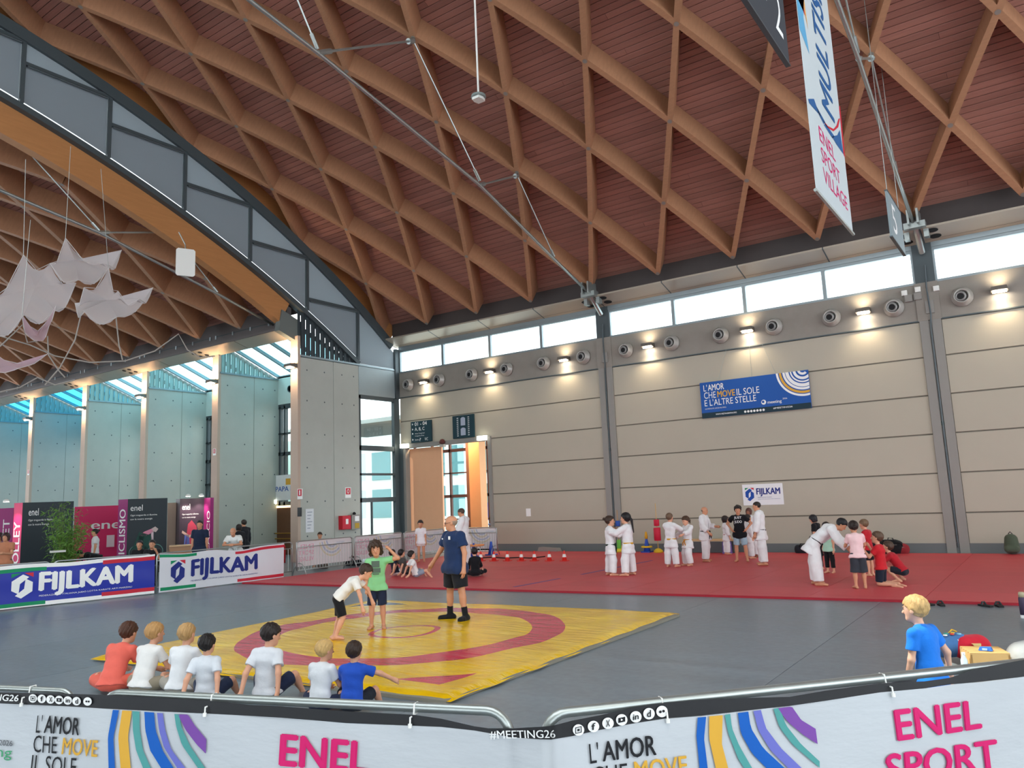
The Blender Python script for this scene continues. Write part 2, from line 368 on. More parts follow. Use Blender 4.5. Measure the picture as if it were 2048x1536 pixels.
# soffit and gutter beam along the springing line
sof = struct(MB().box((-25.5, 26.68, 9.66), (34, 26.95, 11.0)).build('trim_5', m_fascia))
for i in range(13):
    x = -25.47+2.86*i
    MB().hexa([(x+.02, 26.9, 9.60), (x+2.84, 26.9, 9.60), (x+2.84, 26.0, 9.86), (x+.02, 26.0, 9.86), (x+.02, 26.9, 9.66), (x+2.84, 26.9, 9.66), (x+2.84, 26.0, 9.92), (x+.02, 26.0, 9.92)]).build('soffit_panel', m_soff, sof)
    MB().hexa([(x-.02, 26.9, 9.595), (x+.02, 26.9, 9.595), (x+.02, 26.0, 9.855), (x-.02, 26.0, 9.855), (x-.02, 26.9, 9.65), (x+.02, 26.9, 9.65), (x+.02, 26.0, 9.91), (x-.02, 26.0, 9.91)]).build('soffit_joint', m_dark, sof)
for cx_ in COLX[:2]:
    for dx, y in ((-.38, 26.25), (.42, 26.2), (-.34, 26.6), (.46, 26.55)):
        n = Vector((0, .26, .9)).normalized()
        z = 9.60+(26.9-y)/.9*.26-.012
        MB().add([(cx_+dx+.17*math.cos(q), y+.12*math.sin(q), z-.12*math.sin(q)*.29) for q in [2*PI*j/16 for j in range(16)]], [tuple(range(16))]).build('soffit_hole', m_black, sof)
    br = MB().box((cx_-.3, 25.75, 9.86), (cx_+.3, 26.1, 10.05)).box((cx_-.16, 25.55, 9.95), (cx_-.1, 26.2, 10.4)).box((cx_+.1, 25.55, 9.95), (cx_+.16, 26.2, 10.4)).box((cx_-.34, 26.05, 9.6), (cx_-.2, 26.3, 9.9)).box((cx_+.2, 26.05, 9.6), (cx_+.34, 26.3, 9.9)).tube([(cx_, 26.0, 9.95), (cx_+.02, 26.75, 9.3)], .09, 8)
    br.build('tie_bracket', m_steel, sof)

# ================================================================== gable between the vaults
gab = struct(MB().box((GX-.25, 24.3, 7.12), (GX+.04, YW, 8.42)).build('wall_gable', M('gable_beam_metal', '97a3a6', .45, metal=.2, var=.06)))
MB().box((GX-.3, 21.0, 8.44), (GX+.07, YW, 8.52)).build('coping', m_alu, gab)
def z_up(y): return VZ+math.sqrt((VR-.40)**2-(y-VY)**2)
def z_lo(y): return LZ+math.sqrt((LR+1.12)**2-(y-LY)**2)
MY = [26.85, 24.31, 21.39, 18.51, 15.62, 12.76, 9.98, 7.1, 4.2, 1.3]
def curve_poly(ya, yb, flo, fhi, n=8):
    ys = [ya+(yb-ya)*i/n for i in range(n+1)]
    return [(y, flo(y)) for y in ys]+[(y, fhi(y)) for y in reversed(ys)]
m_tri = cloth_mat('light_infill_fabric', hexc('aab3b8'), .4)
for i in range(len(MY)-1):
    ya, yb = MY[i], MY[i+1]; zt = z_up(ya) if i else 8.6
    if i:
        MB().box((GX-.08, ya-.06, max(z_lo(ya), 8.5)), (GX+.06, ya+.06, z_up(ya)+.1)).build('mullion', m_dark, gab)
        mb = MB(); mb.prism(curve_poly(ya-.07, yb+.07, lambda y: max(z_lo(y)+.10, 8.55), lambda y: zt-.05), 'x', GX-.06, GX-.05)
        mb.build('roller_blind', m_blind, gab)
        MB().box((GX-.09, yb+.06, zt-.06), (GX+.05, ya-.06, zt+.06)).tube([(GX+.07, yb+.1, zt-.10), (GX+.07, ya-.1, zt-.10)], .035, 6).build('transom', m_dark, gab)
        MB().prism(curve_poly(ya-.07, yb+.07, lambda y: zt+.05, lambda y: max(z_up(y)+.06, zt+.06)), 'x', GX-.03, GX-.02).build('infill_panel', m_tri, gab)
    else:
        MB().prism(curve_poly(ya, yb+.07, lambda y: 8.55, lambda y: z_up(y)+.06), 'x', GX-.03, GX-.02).build('infill_panel', m_tri, gab)
MB().prism(curve_poly(26.8, 1.3, lambda y: max(z_lo(y)-.05, 8.5), lambda y: z_up(y)+.3, 24), 'x', GX-.20, GX-.19).build('sun_diffuser_sheet', cloth_mat('sun_diffuser', (.9, .93, .95), .8), gab)  # diffusing sheet added behind the gable slit to scatter direct sun
# dark corrugated triangle above the main pier, its shade put into the metal colour
def corrugated(xc, poly_lo, y0, y1, ztop, mat, parent, name='corrugated_infill'):
    mb = MB(); n = int((y1-y0)/.13); 
    for i in range(n):
        ya = y0+(y1-y0)*i/n; yb = y0+(y1-y0)*(i+1)/n; d = .03 if i % 2 else -.03
        za, zb = ztop(ya), ztop(yb)
        if min(za, zb) <= poly_lo+.01: continue
        mb.hexa([(xc-.02+d, ya, poly_lo), (xc+.02+d, ya, poly_lo), (xc+.02+d, yb, poly_lo), (xc-.02+d, yb, poly_lo), (xc-.02+d, ya, za), (xc+.02+d, ya, za), (xc+.02+d, yb, zb), (xc-.02+d, yb, zb)])
    return mb.build(name, mat, parent)
corrugated(GX-.12, 8.5, 21.0, 24.2, lambda y: z_lo(y)-.2, m_corrd, gab)
# glazed bay between pier and corner
gw = MB()
for z0, z1 in ((6.95, 7.12), (4.6, 4.82), (3.48, 3.58), (2.28, 2.48), (0, .08)): gw.box((GX-.14, 24.3, z0), (GX+.02, YW, z1))
gw.box((GX-.14, 24.3, 0), (GX+.02, 24.42, 7.1)).box((GX-.14, 26.55, 0), (GX+.04, YW, 7.1)).box((GX-.1, 25.05, 0), (GX-.02, 25.12, 2.3))
g4 = struct(gw.build('window_4', m_dark))
for z0, z1 in ((4.82, 6.95), (3.58, 4.6), (2.48, 3.48), (.08, 2.28)):
    MB().box((GX-.08, 24.42, z0), (GX-.07, 26.55, z1)).build('window_pane', m_glass, g4)
struct(MB().box((GX-.02, YW-.28, 7.1), (GX+.12, YW, 9.5)).box((GX+.0, YW-.1, 0), (GX+.28, YW+.04, 4.75)).build('trim_6', m_dark))

# ================================================================== left bay: concrete fins, skylights
def z_sky(y): return 9.98-(y-20.95)*.418
FIN = [-25.38, -30.9, -36.9, -42.9, -49.2, -55.3, -61.3]
m_post = M('pier_edge_lamp_tint', 'b9a595', .65, var=.05)  # warm lamp light on the pier edges is put into this colour
lw = struct(MB().box((-66, 24.2, 7.2), (-25.8, 24.45, 8.56)).build('wall_left', M('white_band_paint', 'c9d6cf', .5, var=.05)))
for i, fx in enumerate(FIN):
    f = struct(MB().box((fx-.44, 21.0, 0), (fx, 22.78, 8.42)).box((fx-.44, 22.82, 0), (fx, 24.3, 8.42)).box((fx-.42, 22.7, 0), (fx-.02, 22.9, 8.40)).build('concrete_pier', m_conc))
    MB().box((fx-.45, 20.86, 0), (fx+.01, 21.0, 9.32)).build('pier_edge', m_post, f)
    if i: MB().box((fx-.45, 20.95, 8.42), (fx+.05, 24.25, 8.5)).build('pier_coping', m_alu, f); corrugated(fx-.2, 8.48, 21.0, 24.2, lambda y: z_sky(y)-.08, m_corr, f)
    # tie holes left by the formwork
    hb = MB()
    for y in (21.35, 22.3, 23.3, 24.0):
        for z in (1.0, 2.4, 3.8, 5.2, 6.6, 7.9):
            hb.add([(fx+.003, y+.035*math.cos(q), z+.035*math.sin(q)) for q in [PI/4*j for j in range(8)]], [tuple(range(8))])
    o = hb.build('formwork_hole', m_dark, f); o['kind'] = 'stuff'
wn = 5
for i in range(len(FIN)-1):
    xb, xa = FIN[i]-.44, FIN[i+1]
    # sloping skylight: rafters and panes
    n = 4; L = (xb-xa)/n; rf = MB()
    for k in range(n+1):
        x = xa+L*k
        rf.hexa([(x-.05, 20.7, z_sky(20.7)-.1), (x+.05, 20.7, z_sky(20.7)-.1), (x+.05, 24.3, z_sky(24.3)-.1), (x-.05, 24.3, z_sky(24.3)-.1), (x-.05, 20.7, z_sky(20.7)+.06), (x+.05, 20.7, z_sky(20.7)+.06), (x+.05, 24.3, z_sky(24.3)+.06), (x-.05, 24.3, z_sky(24.3)+.06)])
    rf.box((xa, 24.2, 8.5), (xb, 24.34, 8.62))
    w = struct(rf.build('window_%d' % wn, m_alu)); wn += 1
    gm = m_sky_glass if i < 3 else m_sky_glass2
    for k in range(n):
        u, v = xa+L*k+.05, xa+L*(k+1)-.05
        MB().hexa([(u, 20.7, z_sky(20.7)), (v, 20.7, z_sky(20.7)), (v, 24.3, z_sky(24.3)), (u, 24.3, z_sky(24.3)), (u, 20.7, z_sky(20.7)+.01), (v, 20.7, z_sky(20.7)+.01), (v, 24.3, z_sky(24.3)+.01), (u, 24.3, z_sky(24.3)+.01)]).build('skylight_pane', gm, w)
    # window under the band
    fr = MB(); 
    for z0, z1 in ((6.98, 7.2), (5.72, 5.8), (4.7, 4.86), (3.5, 3.62), (2.3, 2.48)): fr.box((xa, 24.22, z0), (xb, 24.4, z1))
    for x in (xa+.1, xa+.45, xa+L*2, xb-.1): fr.box((x-.06, 24.22, 0), (x+.06, 24.4, 7.1))
    w = struct(fr.build('window_%d' % wn, m_dark)); wn += 1
    for z0, z1 in ((5.8, 6.98), (4.86, 5.72), (3.62, 4.7), (2.48, 3.5), (0.05, 2.3)):
        MB().box((xa+.16, 24.3, z0), (xb-.1, 24.31, z1)).build('window_pane', m_glass, w)
    for k in range(3):
        MB().lathe([(.17, 0), (.17, -.04), (.13, -.05), (.12, .02)], 14, (xa+.9+1.3*k, 24.2, 7.9), 'y').build('vent_port', m_dark, lw)
# left soffit
ls = struct(MB().box((-66, 20.72, 9.4), (-25.9, 20.95, 10.7)).build('trim_7', m_fascia))
for i in range(13):
    x = -25.75-3.05*(i+1)
    MB().hexa([(x+.02, 20.95, 9.27), (x+3.03, 20.95, 9.27), (x+3.03, 20.15, 9.52), (x+.02, 20.15, 9.52), (x+.02, 20.95, 9.33), (x+3.03, 20.95, 9.33), (x+3.03, 20.15, 9.58), (x+.02, 20.15, 9.58)]).build('soffit_panel', m_soff, ls)
    if i % 2 == 1:
        for dx, y in ((-.28, 20.4), (.2, 20.4), (-.2, 20.7), (.28, 20.7)):
            z = 9.27+(20.95-y)/.8*.25-.012
            MB().add([(x+dx+.13*math.cos(q), y+.09*math.sin(q), z-.09*.31*math.sin(q)) for q in [2*PI*j/12 for j in range(12)]], [tuple(range(12))]).build('soffit_hole', m_black, ls)
MB().box((-66, 20.12, 9.50), (-25.7, 20.17, 9.60)).build('soffit_nosing', m_fascia, ls)
MB().box((-66, 20.86, 9.33), (-25.9, 20.97, 10.2)).build('eave_closure', m_fascia, ls)
# concrete/steel shoe where the lower arch lands on the pier
MB().hexa([(-25.85, 20.05, 9.45), (-25.55, 20.05, 9.45), (-25.55, 21.3, 9.0), (-25.85, 21.3, 9.0), (-25.85, 20.2, 10.35), (-25.55, 20.2, 10.35), (-25.55, 21.4, 9.9), (-25.85, 21.4, 9.9)]).build('arch_shoe', M('shoe_metal', '6f7674', .5, metal=.3), ls)

# ================================================================== steel ties under the vaults
def tie(label, X, chain, struts, cables, R_=.055):
    t = empty('tie_rod', (X, chain[0][0], chain[0][1])); tag(t, label, 'tie rod')
    def P(p): return (X, p[0], p[1])
    o = MB().tube([P(p) for p in chain], R_, 8).build('rod', m_steel, smooth=True); keep(o, t)
    for a, b in struts: keep(MB().tube([P(a), P(b)], .035, 6).tube([P(a), ((X), a[0]+(b[0]-a[0])*.12, a[1]+(b[1]-a[1])*.12)], .07, 8).tube([P(b), (X, b[0]+(a[0]-b[0])*.06, b[1]+(a[1]-b[1])*.06)], .09, 8).build('strut', m_steel), t)
    for a, b in cables: keep(MB().tube([P(a), P(b)], .022, 6).tube([P(b), (X, b[0]+(a[0]-b[0])*.09, b[1]+(a[1]-b[1])*.09)], .05, 8).build('cable', m_steel), t)
for X, lb in ((-14.17, 'long grey steel tie rod rising from the wall bracket across the middle of the vault'), (-2.73, 'steel tie rod at right, rising beside the white hanging banner')):
    tie(lb, X, [(26.0, 9.98), (23.4, 10.80), (19.0, 12.25), (12.3, 13.65), (8.5, 14.3), (2.0, 14.9)], [((19.0, 12.25), (21.2, 13.30)), ((12.3, 13.65), (15.96, 15.8))], [((15.96, 15.8), (19.02, 12.4)), ((21.2, 13.3), (23.4, 10.9)), ((10.0, 17.4), (12.3, 13.75))])
tie('steel tie rod under the left vault beside the brown glulam arch', -26.5, [(20.5, 9.9), (17.9, 10.71), (13.1, 12.03), (9.9, 12.6), (4, 13.2)], [((13.1, 12.03), (15.8, 12.75))], [((10.2, 14.6), (13.1, 12.1)), ((15.8, 12.75), (17.8, 10.8))])

struct(MB().box((-66, -18.3, 4.8), (34, -18, 19.5)).build('wall_back_added', m_conc))  # unseen upper end wall, added so that light enters only low down
# ================================================================== print / lettering helpers
def ink(h, rough=.55): return M('ink_'+h, h, rough, spec=.3)
_tc = {}; LAY = {}; SHEET = {}
def text_geo(s, bold=0.0):
    key = (s, bold)
    if key in _tc: return _tc[key]
    c = bpy.data.curves.new('t', 'FONT'); c.body = s; c.size = 1.0; c.resolution_u = 3; c.fill_mode = 'FRONT'
    o = bpy.data.objects.new('t', c); COL.objects.link(o); dg = bpy.context.evaluated_depsgraph_get(); oe = o.evaluated_get(dg); me = oe.to_mesh()
    v = np.array([q.co[:2] for q in me.vertices]) if len(me.vertices) else np.zeros((0, 2)); f = [tuple(p.vertices) for p in me.polygons]
    oe.to_mesh_clear(); bpy.data.objects.remove(o); bpy.data.curves.remove(c)
    lay = np.zeros(len(v))
    if len(v) and bold:
        sh = [(-bold, 0), (0, 0), (bold, 0)]+([(0, -bold*.6), (0, bold*.6)] if bold >= .02 else []); n0 = len(v)
        f = [tuple(i+k*n0 for i in q) for k in range(len(sh)) for q in f]; v = np.concatenate([v+np.array(s_) for s_ in sh]); lay = np.repeat(np.arange(len(sh)), n0)
    if len(v): v = v-v.min(0)
    _tc[key] = (v, f, v.max(0) if len(v) else np.array([1, 1])); LAY[key] = lay*.0007; return _tc[key]
class Surf:
    """flat or wavy sheet: origin o, unit axes u (along) and w (up), normal n; wave(u, w) offsets along n"""
    def __init__(s, o, u, w, wave=None, n=None):
        s.o = Vector(o); s.u = Vector(u).normalized(); s.w = Vector(w).normalized(); s.n = Vector(n).normalized() if n else s.u.cross(s.w).normalized(); s.wave = wave
    def P(s, a, b, off=0.):
        d = off+(s.wave(a, b) if s.wave else 0.)
        return s.o+s.u*a+s.w*b+s.n*d
def flat_art(name, surf, v2, faces, mat, parent, off=.004, cut=None, warp=None, lay=None):
    me = bpy.data.meshes.new(name)
    me.from_pydata([(a, b, 0 if lay is None else lay[i_]) for i_, (a, b) in enumerate(v2)], [], faces)
    if surf.wave and cut:
        bm = bmesh.new(); bm.from_mesh(me)
        xs = [v.co.x for v in bm.verts]; ys = [v.co.y for v in bm.verts]
        for lo, hi, ax in ((min(xs), max(xs), 0), (min(ys), max(ys), 1)):
            k = math.ceil(lo/cut)
            while k*cut < hi:
                no = (1, 0, 0) if ax == 0 else (0, 1, 0); co = (k*cut, 0, 0) if ax == 0 else (0, k*cut, 0)
                bmesh.ops.bisect_plane(bm, geom=bm.verts[:]+bm.edges[:]+bm.faces[:], plane_co=co, plane_no=no); k += 1
        bm.to_mesh(me); bm.free()
    for v in me.vertices:
        a, b = (v.co.x, v.co.y) if warp is None else warp(v.co.x, v.co.y)
        v.co = surf.P(a, b, off+v.co.z)
    me.materials.append(mat); me.update()
    # make the print face along the sheet normal
    if len(me.polygons):
        s_ = sum((Vector(p.normal).dot(surf.n)*p.area for p in me.polygons))
        if s_ < 0: me.flip_normals()
    o = bpy.data.objects.new(name, me); COL.objects.link(o)
    if parent is not None:
        if parent.name in SHEET: o.parent = SHEET[parent.name]      # print belongs to the sheet, sheet to the thing
        else: keep(o, parent)
    return o
def text_on(surf, s, box, mat, parent, bold=.0, off=.004, cut=None, rot=False, mirror=False, name='lettering', shear=0., warp=None):
    v, f, mx = text_geo(s, bold); v = v/mx
    a0, b0, a1, b1 = box
    if mirror: v = np.c_[1-v[:, 0], v[:, 1]]
    if shear: v = np.c_[v[:, 0]+shear*v[:, 1], v[:, 1]]
    if rot: v = np.c_[1-v[:, 1], v[:, 0]]
    v = np.c_[a0+v[:, 0]*(a1-a0), b0+v[:, 1]*(b1-b0)]
    return flat_art(name, surf, v, f, mat, parent, off, cut, warp, LAY[(s, bold)])
def poly_on(surf, pts, mat, parent, off=.003, cut=None, name='print_shape', warp=None):
    return flat_art(name, surf, pts, [tuple(range(len(pts)))], mat, parent, off, cut, warp)
def ring_on(surf, c, r0, r1, a0, a1, mat, parent, off=.003, n=24, lim=None, name='print_arc'):
    v = []; f = []
    for i in range(n+1):
        a = a0+(a1-a0)*i/n
        for r in (r0, r1):
            x, y = c[0]+r*math.cos(a), c[1]+r*math.sin(a)
            if lim: x = min(max(x, lim[0]), lim[2]); y = min(max(y, lim[1]), lim[3])
            v.append((x, y))
    for i in range(n): f.append((2*i, 2*i+1, 2*i+3, 2*i+2))
    return flat_art(name, surf, v, f, mat, parent, off)
def disc_on(surf, c, r, mat, parent, off=.003, n=20, name='print_disc', cut=None, warp=None):
    return poly_on(surf, [(c[0]+r*math.cos(2*PI*i/n), c[1]+r*math.sin(2*PI*i/n)) for i in range(n)], mat, parent, off, cut, name, warp)
def emblem_on(surf, box, mat, parent, off=.004, cut=None, green=None, red=None):
    a0, b0, a1, b1 = box
    def T(p): return [(a0+x*(a1-a0), b1-y*(b1-b0)) for x, y in p]
    L = [(.02, .30), (.52, .05), (.80, .17), (.40, .42), (.36, .82), (.02, .66)]
    poly_on(surf, T(L), mat, parent, off, cut, 'emblem'); poly_on(surf, T([(1-x, 1.04-y) for x, y in L]), mat, parent, off, cut, 'emblem')
    if green: poly_on(surf, T([(.0, .16), (.0, .0), (.44, .0)]), green, parent, off, cut, 'emblem')
    if red: poly_on(surf, T([(.58, .0), (1.0, .0), (1.0, .18)]), red, parent, off, cut, 'emblem')
W_, K_, MAG, GOLD, BLUE = ink('f0f1f0'), ink('17181d'), ink('d3186a'), ink('d9a63a'), ink('1b4ba3')
GREEN, RED, NAVY, TEAL, VIOL = ink('0d8a5c'), ink('c8283c'), ink('23307f'), ink('4f9a97'), ink('6b6fc0')
PURP = ink('7a4aa0'); BLUE2 = ink('0a5bb5'); DNAVY = ink('16323f')

# ================================================================== air nozzles and lamps on the concrete band
_nz = [MB().lathe([(.30, -.03), (.30, -.08), (.24, -.12), (.22, -.26), (.20, -.28), (.17, -.24), (.155, -.1)], 20, axis='y').mesh('flange', M('nozzle_grey', 'b3b0aa', .4, metal=.3), True),
       MB().lathe([(.02, -.17), (.15, -.19), (.165, -.23), (.15, -.27), (.10, -.275), (.09, -.18)], 16, (-.03, 0, -.01), 'y').mesh('swivel_ball', M('nozzle_ball', '8b8a88', .4, metal=.4), True),
       MB().lathe([(.088, -.20), (.088, -.262), (.085, -.262)], 14, (-.03, 0, -.01), 'y').mesh('throat', m_black)]
for i in range(13):
    x = -24.63+1.906*i
    where = ['in the corner above the direction signs', 'above the gap between the two dark signs', 'next after the tall dark sign', 'third pair nearest the doorway'][i] if i < 3 else None
    t = empty('air_nozzle', (x, YW-.03, 7.71))
    tag(t, ['round grey air nozzle nearest the corner of the hall', 'second round air nozzle from the corner', 'third round air nozzle from the corner', 'fourth round air nozzle from the corner', 'round air nozzle left of the last lamp before the first column', 'round air nozzle just left of the first wall column', 'round air nozzle just right of the first wall column',
            'eighth round air nozzle from the corner', 'round air nozzle above the left end of the blue wall banner', 'round air nozzle above the right end of the blue wall banner', 'round air nozzle right of the blue banner, left of a lamp', 'round air nozzle under the white boxes by the right column', 'round air nozzle right of the right-hand column'][i], 'air nozzle', 'air nozzles along the concrete band')
    for nm, me in zip(('flange', 'swivel_ball', 'throat'), _nz): inst(nm, me, t)
m_lampbody = M('lamp_body', '6f6962', .5, metal=.3)
m_glow = M('lamp_glow', (1, .93, .8), .4, emit=18., ecol=(1, .88, .7))
_lb = [MB().hexa([(-.22, -.38, -.06), (.22, -.38, -.06), (.22, -.02, -.10), (-.22, -.02, -.10), (-.2, -.36, .06), (.2, -.36, .06), (.2, -.02, .08), (-.2, -.02, .08)]).box((-.06, -.02, -.12), (.06, .06, .14)).mesh('lamp_housing', m_lampbody),
       MB().add([(.19*math.cos(2*PI*j/16), -.21+.15*math.sin(2*PI*j/16), -.085-.045*math.sin(2*PI*j/16)*-.4-.012) for j in range(16)], [tuple(range(16))]).mesh('lamp_lens', m_glow)]
def wall_lamp(loc, rz, label, power=48., col=(1, .80, .54), up=22., spot=True):
    t = empty('wall_lamp', loc, rz); tag(t, label, 'lamp', 'wall lamps with warm light')
    inst('lamp_housing', _lb[0], t); inst('lamp_lens', _lb[1], t, (0, 0, -.02))
    if spot:
        for nm, dz, e, rx in (('down_light', -.2, power, 0.16), ('up_light', .14, up, PI-.62)):
            ld = bpy.data.lights.new(nm, 'SPOT'); ld.energy = e; ld.spot_size = math.radians(118 if nm == 'down_light' else 140); ld.spot_blend = 1.0; ld.shadow_soft_size = .12; ld.color = col
            l = bpy.data.objects.new(nm, ld); COL.objects.link(l); l.parent = t; l.location = (0, -.30, dz); l.rotation_euler = (rx, 0, 0)
    return t
for i, x in enumerate([-23.58, -19.76, -15.95, -12.2, -8.37, -4.55, -.78, 3.0]):
    wall_lamp((x, YW-.03, 7.75), 0, ['wall lamp nearest the corner, above the dark direction sign', 'second wall lamp from the corner', 'wall lamp left of the first column', 'wall lamp right of the first column', 'wall lamp above the blue wall banner', 'wall lamp left of the right-hand column', 'wall lamp right of the right-hand column', 'wall lamp past the right edge'][i])
for i, fx in enumerate(FIN[:5]):
    wall_lamp((fx-.22, 20.86, 8.05), 0, ['lamp on the edge of the wide pier nearest the corner', 'lamp on the edge of the second concrete pier from the corner', 'lamp on the edge of the third concrete pier', 'lamp on the edge of the fourth concrete pier', 'lamp on the edge of the leftmost concrete pier'][i], 45., (1, .66, .38), 150.)
# little white boxes by the right-hand column
for x, z, s, lb in ((-3.32, 8.12, .16, 'small white box left of a pair by the right-hand column'), (-2.93, 8.16, .16, 'small white box touching the right-hand column head'), (-3.22, 7.93, .22, 'grey junction box lower left by the right-hand column'), (-2.95, 7.95, .22, 'grey junction box lower right by the right-hand column'), (-2.42, 8.1, .16, 'small white box right of the right-hand column')):
    t = empty('junction_box', (x, YW-.03, z)); tag(t, lb, 'box', 'junction boxes by the column')
    MB().box((-s/2, -.1, -s/2), (s/2, 0, s/2)).build('case', m_white if s < .2 else m_colm, t); MB().box((-s/2+.02, -.112, -s/2+.02), (s/2-.02, -.1, s/2-.02)).build('lid', m_white if s < .2 else m_colm, t)

# ================================================================== blue banner on the wall
t = empty('wall_banner', (-8.4, YW-.09, 4.76)); tag(t, 'wide blue banner with white lettering and gold arcs high on the right wall', 'banner')
bw, bh = 3.83, 1.30; S = Surf((-10.31, YW-.11, 4.76), (1, 0, 0), (0, 0, 1), n=(0, -1, 0))
SHEET[t.name] = keep(MB().box((-10.31, YW-.11, 4.76), (-10.31+bw, YW-.06, 6.06)).build('panel', ink('1d56a6')), t)
poly_on(S, [(0, 0), (bw, 0), (bw, .19), (0, .19)], DNAVY, t, .002, name='footer_strip')
def fx_(u0, v0, u1, v1): return (u0*bw, bh*(1-v1), u1*bw, bh*(1-v0))
text_on(S, "L'", fx_(.035, .07, .07, .25), W_, t); text_on(S, 'AMOR', fx_(.078, .07, .235, .25), W_, t, .02)
text_on(S, 'CHE', fx_(.035, .28, .15, .46), W_, t); text_on(S, 'MOVE', fx_(.165, .28, .335, .46), GOLD, t, .025); text_on(S, 'IL SOLE', fx_(.35, .28, .56, .46), W_, t)
text_on(S, "E L'ALTRE STELLE", fx_(.035, .49, .525, .67), W_, t)
text_on(S, 'XLVII MEETING PER L\'AMICIZIA FRA I POPOLI', fx_(.035, .73, .24, .765), W_, t)
text_on(S, 'WWW.MEETINGRIMINI.ORG', fx_(.135, .90, .335, .94), W_, t, .02); text_on(S, '#MEETING26', fx_(.67, .89, .84, .935), W_, t, .02)
for i in range(7): disc_on(S, ((.415+.028*i)*bw, .095), .042, W_, t, .004, 12)
disc_on(S, (.59*bw, .36), .085, W_, t, .004); disc_on(S, (.585*bw, .375), .045, ink('1d56a6'), t, .006)
text_on(S, 'meeting', fx_(.625, .70, .75, .80), W_, t, .01); text_on(S, '2026', fx_(.76, .66, .80, .70), W_, t)
for r0, r1, mt in ((.83, .90, W_), (.72, .80, GOLD), (.60, .68, W_), (.47, .58, W_), (.38, .43, W_), (.24, .33, W_), (.10, .18, W_)):
    ring_on(S, (.955*bw, bh+.03), r0, r1, PI*1.005, PI*1.75, mt, t, .003, 30, (0, 0, bw, bh))
for dx0, dx1 in ((.18, .28), (.5, .5), (.72, .62)):
    keep(MB().tube([(-10.31+dx0*bw, YW-.08, 6.06), (-10.31+dx1*bw, YW-.06, 7.15)], .006, 5).build('hanger_wire', m_steel), t)
# white poster
t = empty('wall_poster', (-8.4, YW-.02, 1.6)); tag(t, 'white poster with blue hexagonal emblem and lettering on the wall behind the judo group', 'poster')
SHEET[t.name] = keep(MB().box((-9.09, YW-.025, 1.6), (-7.70, YW-.012, 2.32)).build('sheet', ink('e9e9ec')), t)
S = Surf((-9.09, YW-.025, 1.6), (1, 0, 0), (0, 0, 1), n=(0, -1, 0))
emblem_on(S, (.09, .14, .40, .60), BLUE, t, green=GREEN, red=RED)
text_on(S, 'FIJLKAM', (.48, .29, 1.30, .58), NAVY, t, .04)
text_on(S, 'FEDERAZIONE ITALIANA', (.52, .25, 1.0, .275), NAVY, t); text_on(S, 'JUDO LOTTA KARATE ARTI MARZIALI', (.52, .185, 1.28, .21), NAVY, t)
# small notice on wall
tag(MB().box((-18.28, YW-.02, 1.42), (-18.05, YW-.008, 1.74)).build('notice_sheet', W_), 'small white notice taped to the wall right of the doorway', 'notice')

# ================================================================== doorway and what is behind it
dr = struct(MB().box((-25.3, YW-.08, 4.72), (-19.95, YW+.2, 4.9)).box((-20.12, YW-.08, 0), (-19.95, YW+.2, 4.72)).box((-25.12, YW-.04, 0), (-24.98, YW+.25, 4.72)).build('door_1', m_colm))
MB().box((-25.3, YW+.32, 0), (-23.07, YW+.42, 4.7)).build('door_leaf', M('orange_lit_panel', 'eab088', .6, var=.04), dr)  # warm orange light on the leaf is put into its base colour
m_or = M('orange_pillar', 'dda26f', .6, var=.04)
struct(MB().box((-22.9, 29.0, 0), (-22.25, 29.5, 6.2)).build('column', m_or))
struct(MB().box((-23.55, 29.6, 0), (-23.2, 29.9, 6.2)).build('column', M('brown_jamb', '6b4a3e', .6)))
fg = MB(); m_brown = M('brown_mullion', '6f4a40', .5)
for z in (.1, 1.15, 2.35, 3.65, 4.85, 6.1): fg.box((-31, 33.0, z), (-19, 33.15, z+(.16 if z in (2.35, 4.85) else .07)))
for x in (-30, -28.7, -27.4, -26.1, -24.8, -23.5, -22.2, -21): fg.box((x-.05, 33.0, 0), (x+.05, 33.15, 6.2))
w = struct(fg.build('window_20', m_brown)); MB().box((-31, 33.05, 0), (-19, 33.06, 6.2)).build('window_pane', m_glass, w)
struct(MB().box((-34, 27.2, -.3), (-19, 46, 0)).box((-66, 24.5, -.3), (-25.8, 60, 0)).build('floor_foyer', M('foyer_floor', '9a9a94', .4)))
struct(MB().box((-34, 27.3, 6.2), (-20, 33.2, 6.4)).build('ceiling_foyer', M('foyer_white', 'c9cfcc', .6)))
t = empty('added_foyer_lamp', (-23.6, 28.2, 6.0)); tag(t, 'added warm ceiling lamp, unseen, brightening the foyer behind the doorway', 'lamp')  # unseen lamp added to brighten the orange pillar
MB().lathe([(.3, .2), (.32, .05), (.28, 0)], 16).build('lamp_shade', m_lampbody, t); MB().lathe([(.26, .0), (.2, -.03), (.02, -.04)], 16).build('lamp_lens', m_glow, t)
_l = bpy.data.lights.new('added_foyer_light', 'POINT'); _l.energy = 320; _l.color = (1, .66, .36); _l.shadow_soft_size = .3; _o = bpy.data.objects.new('added_foyer_light', _l); COL.objects.link(_o); _o.parent = t; _o.location = (0, 0, -.25)
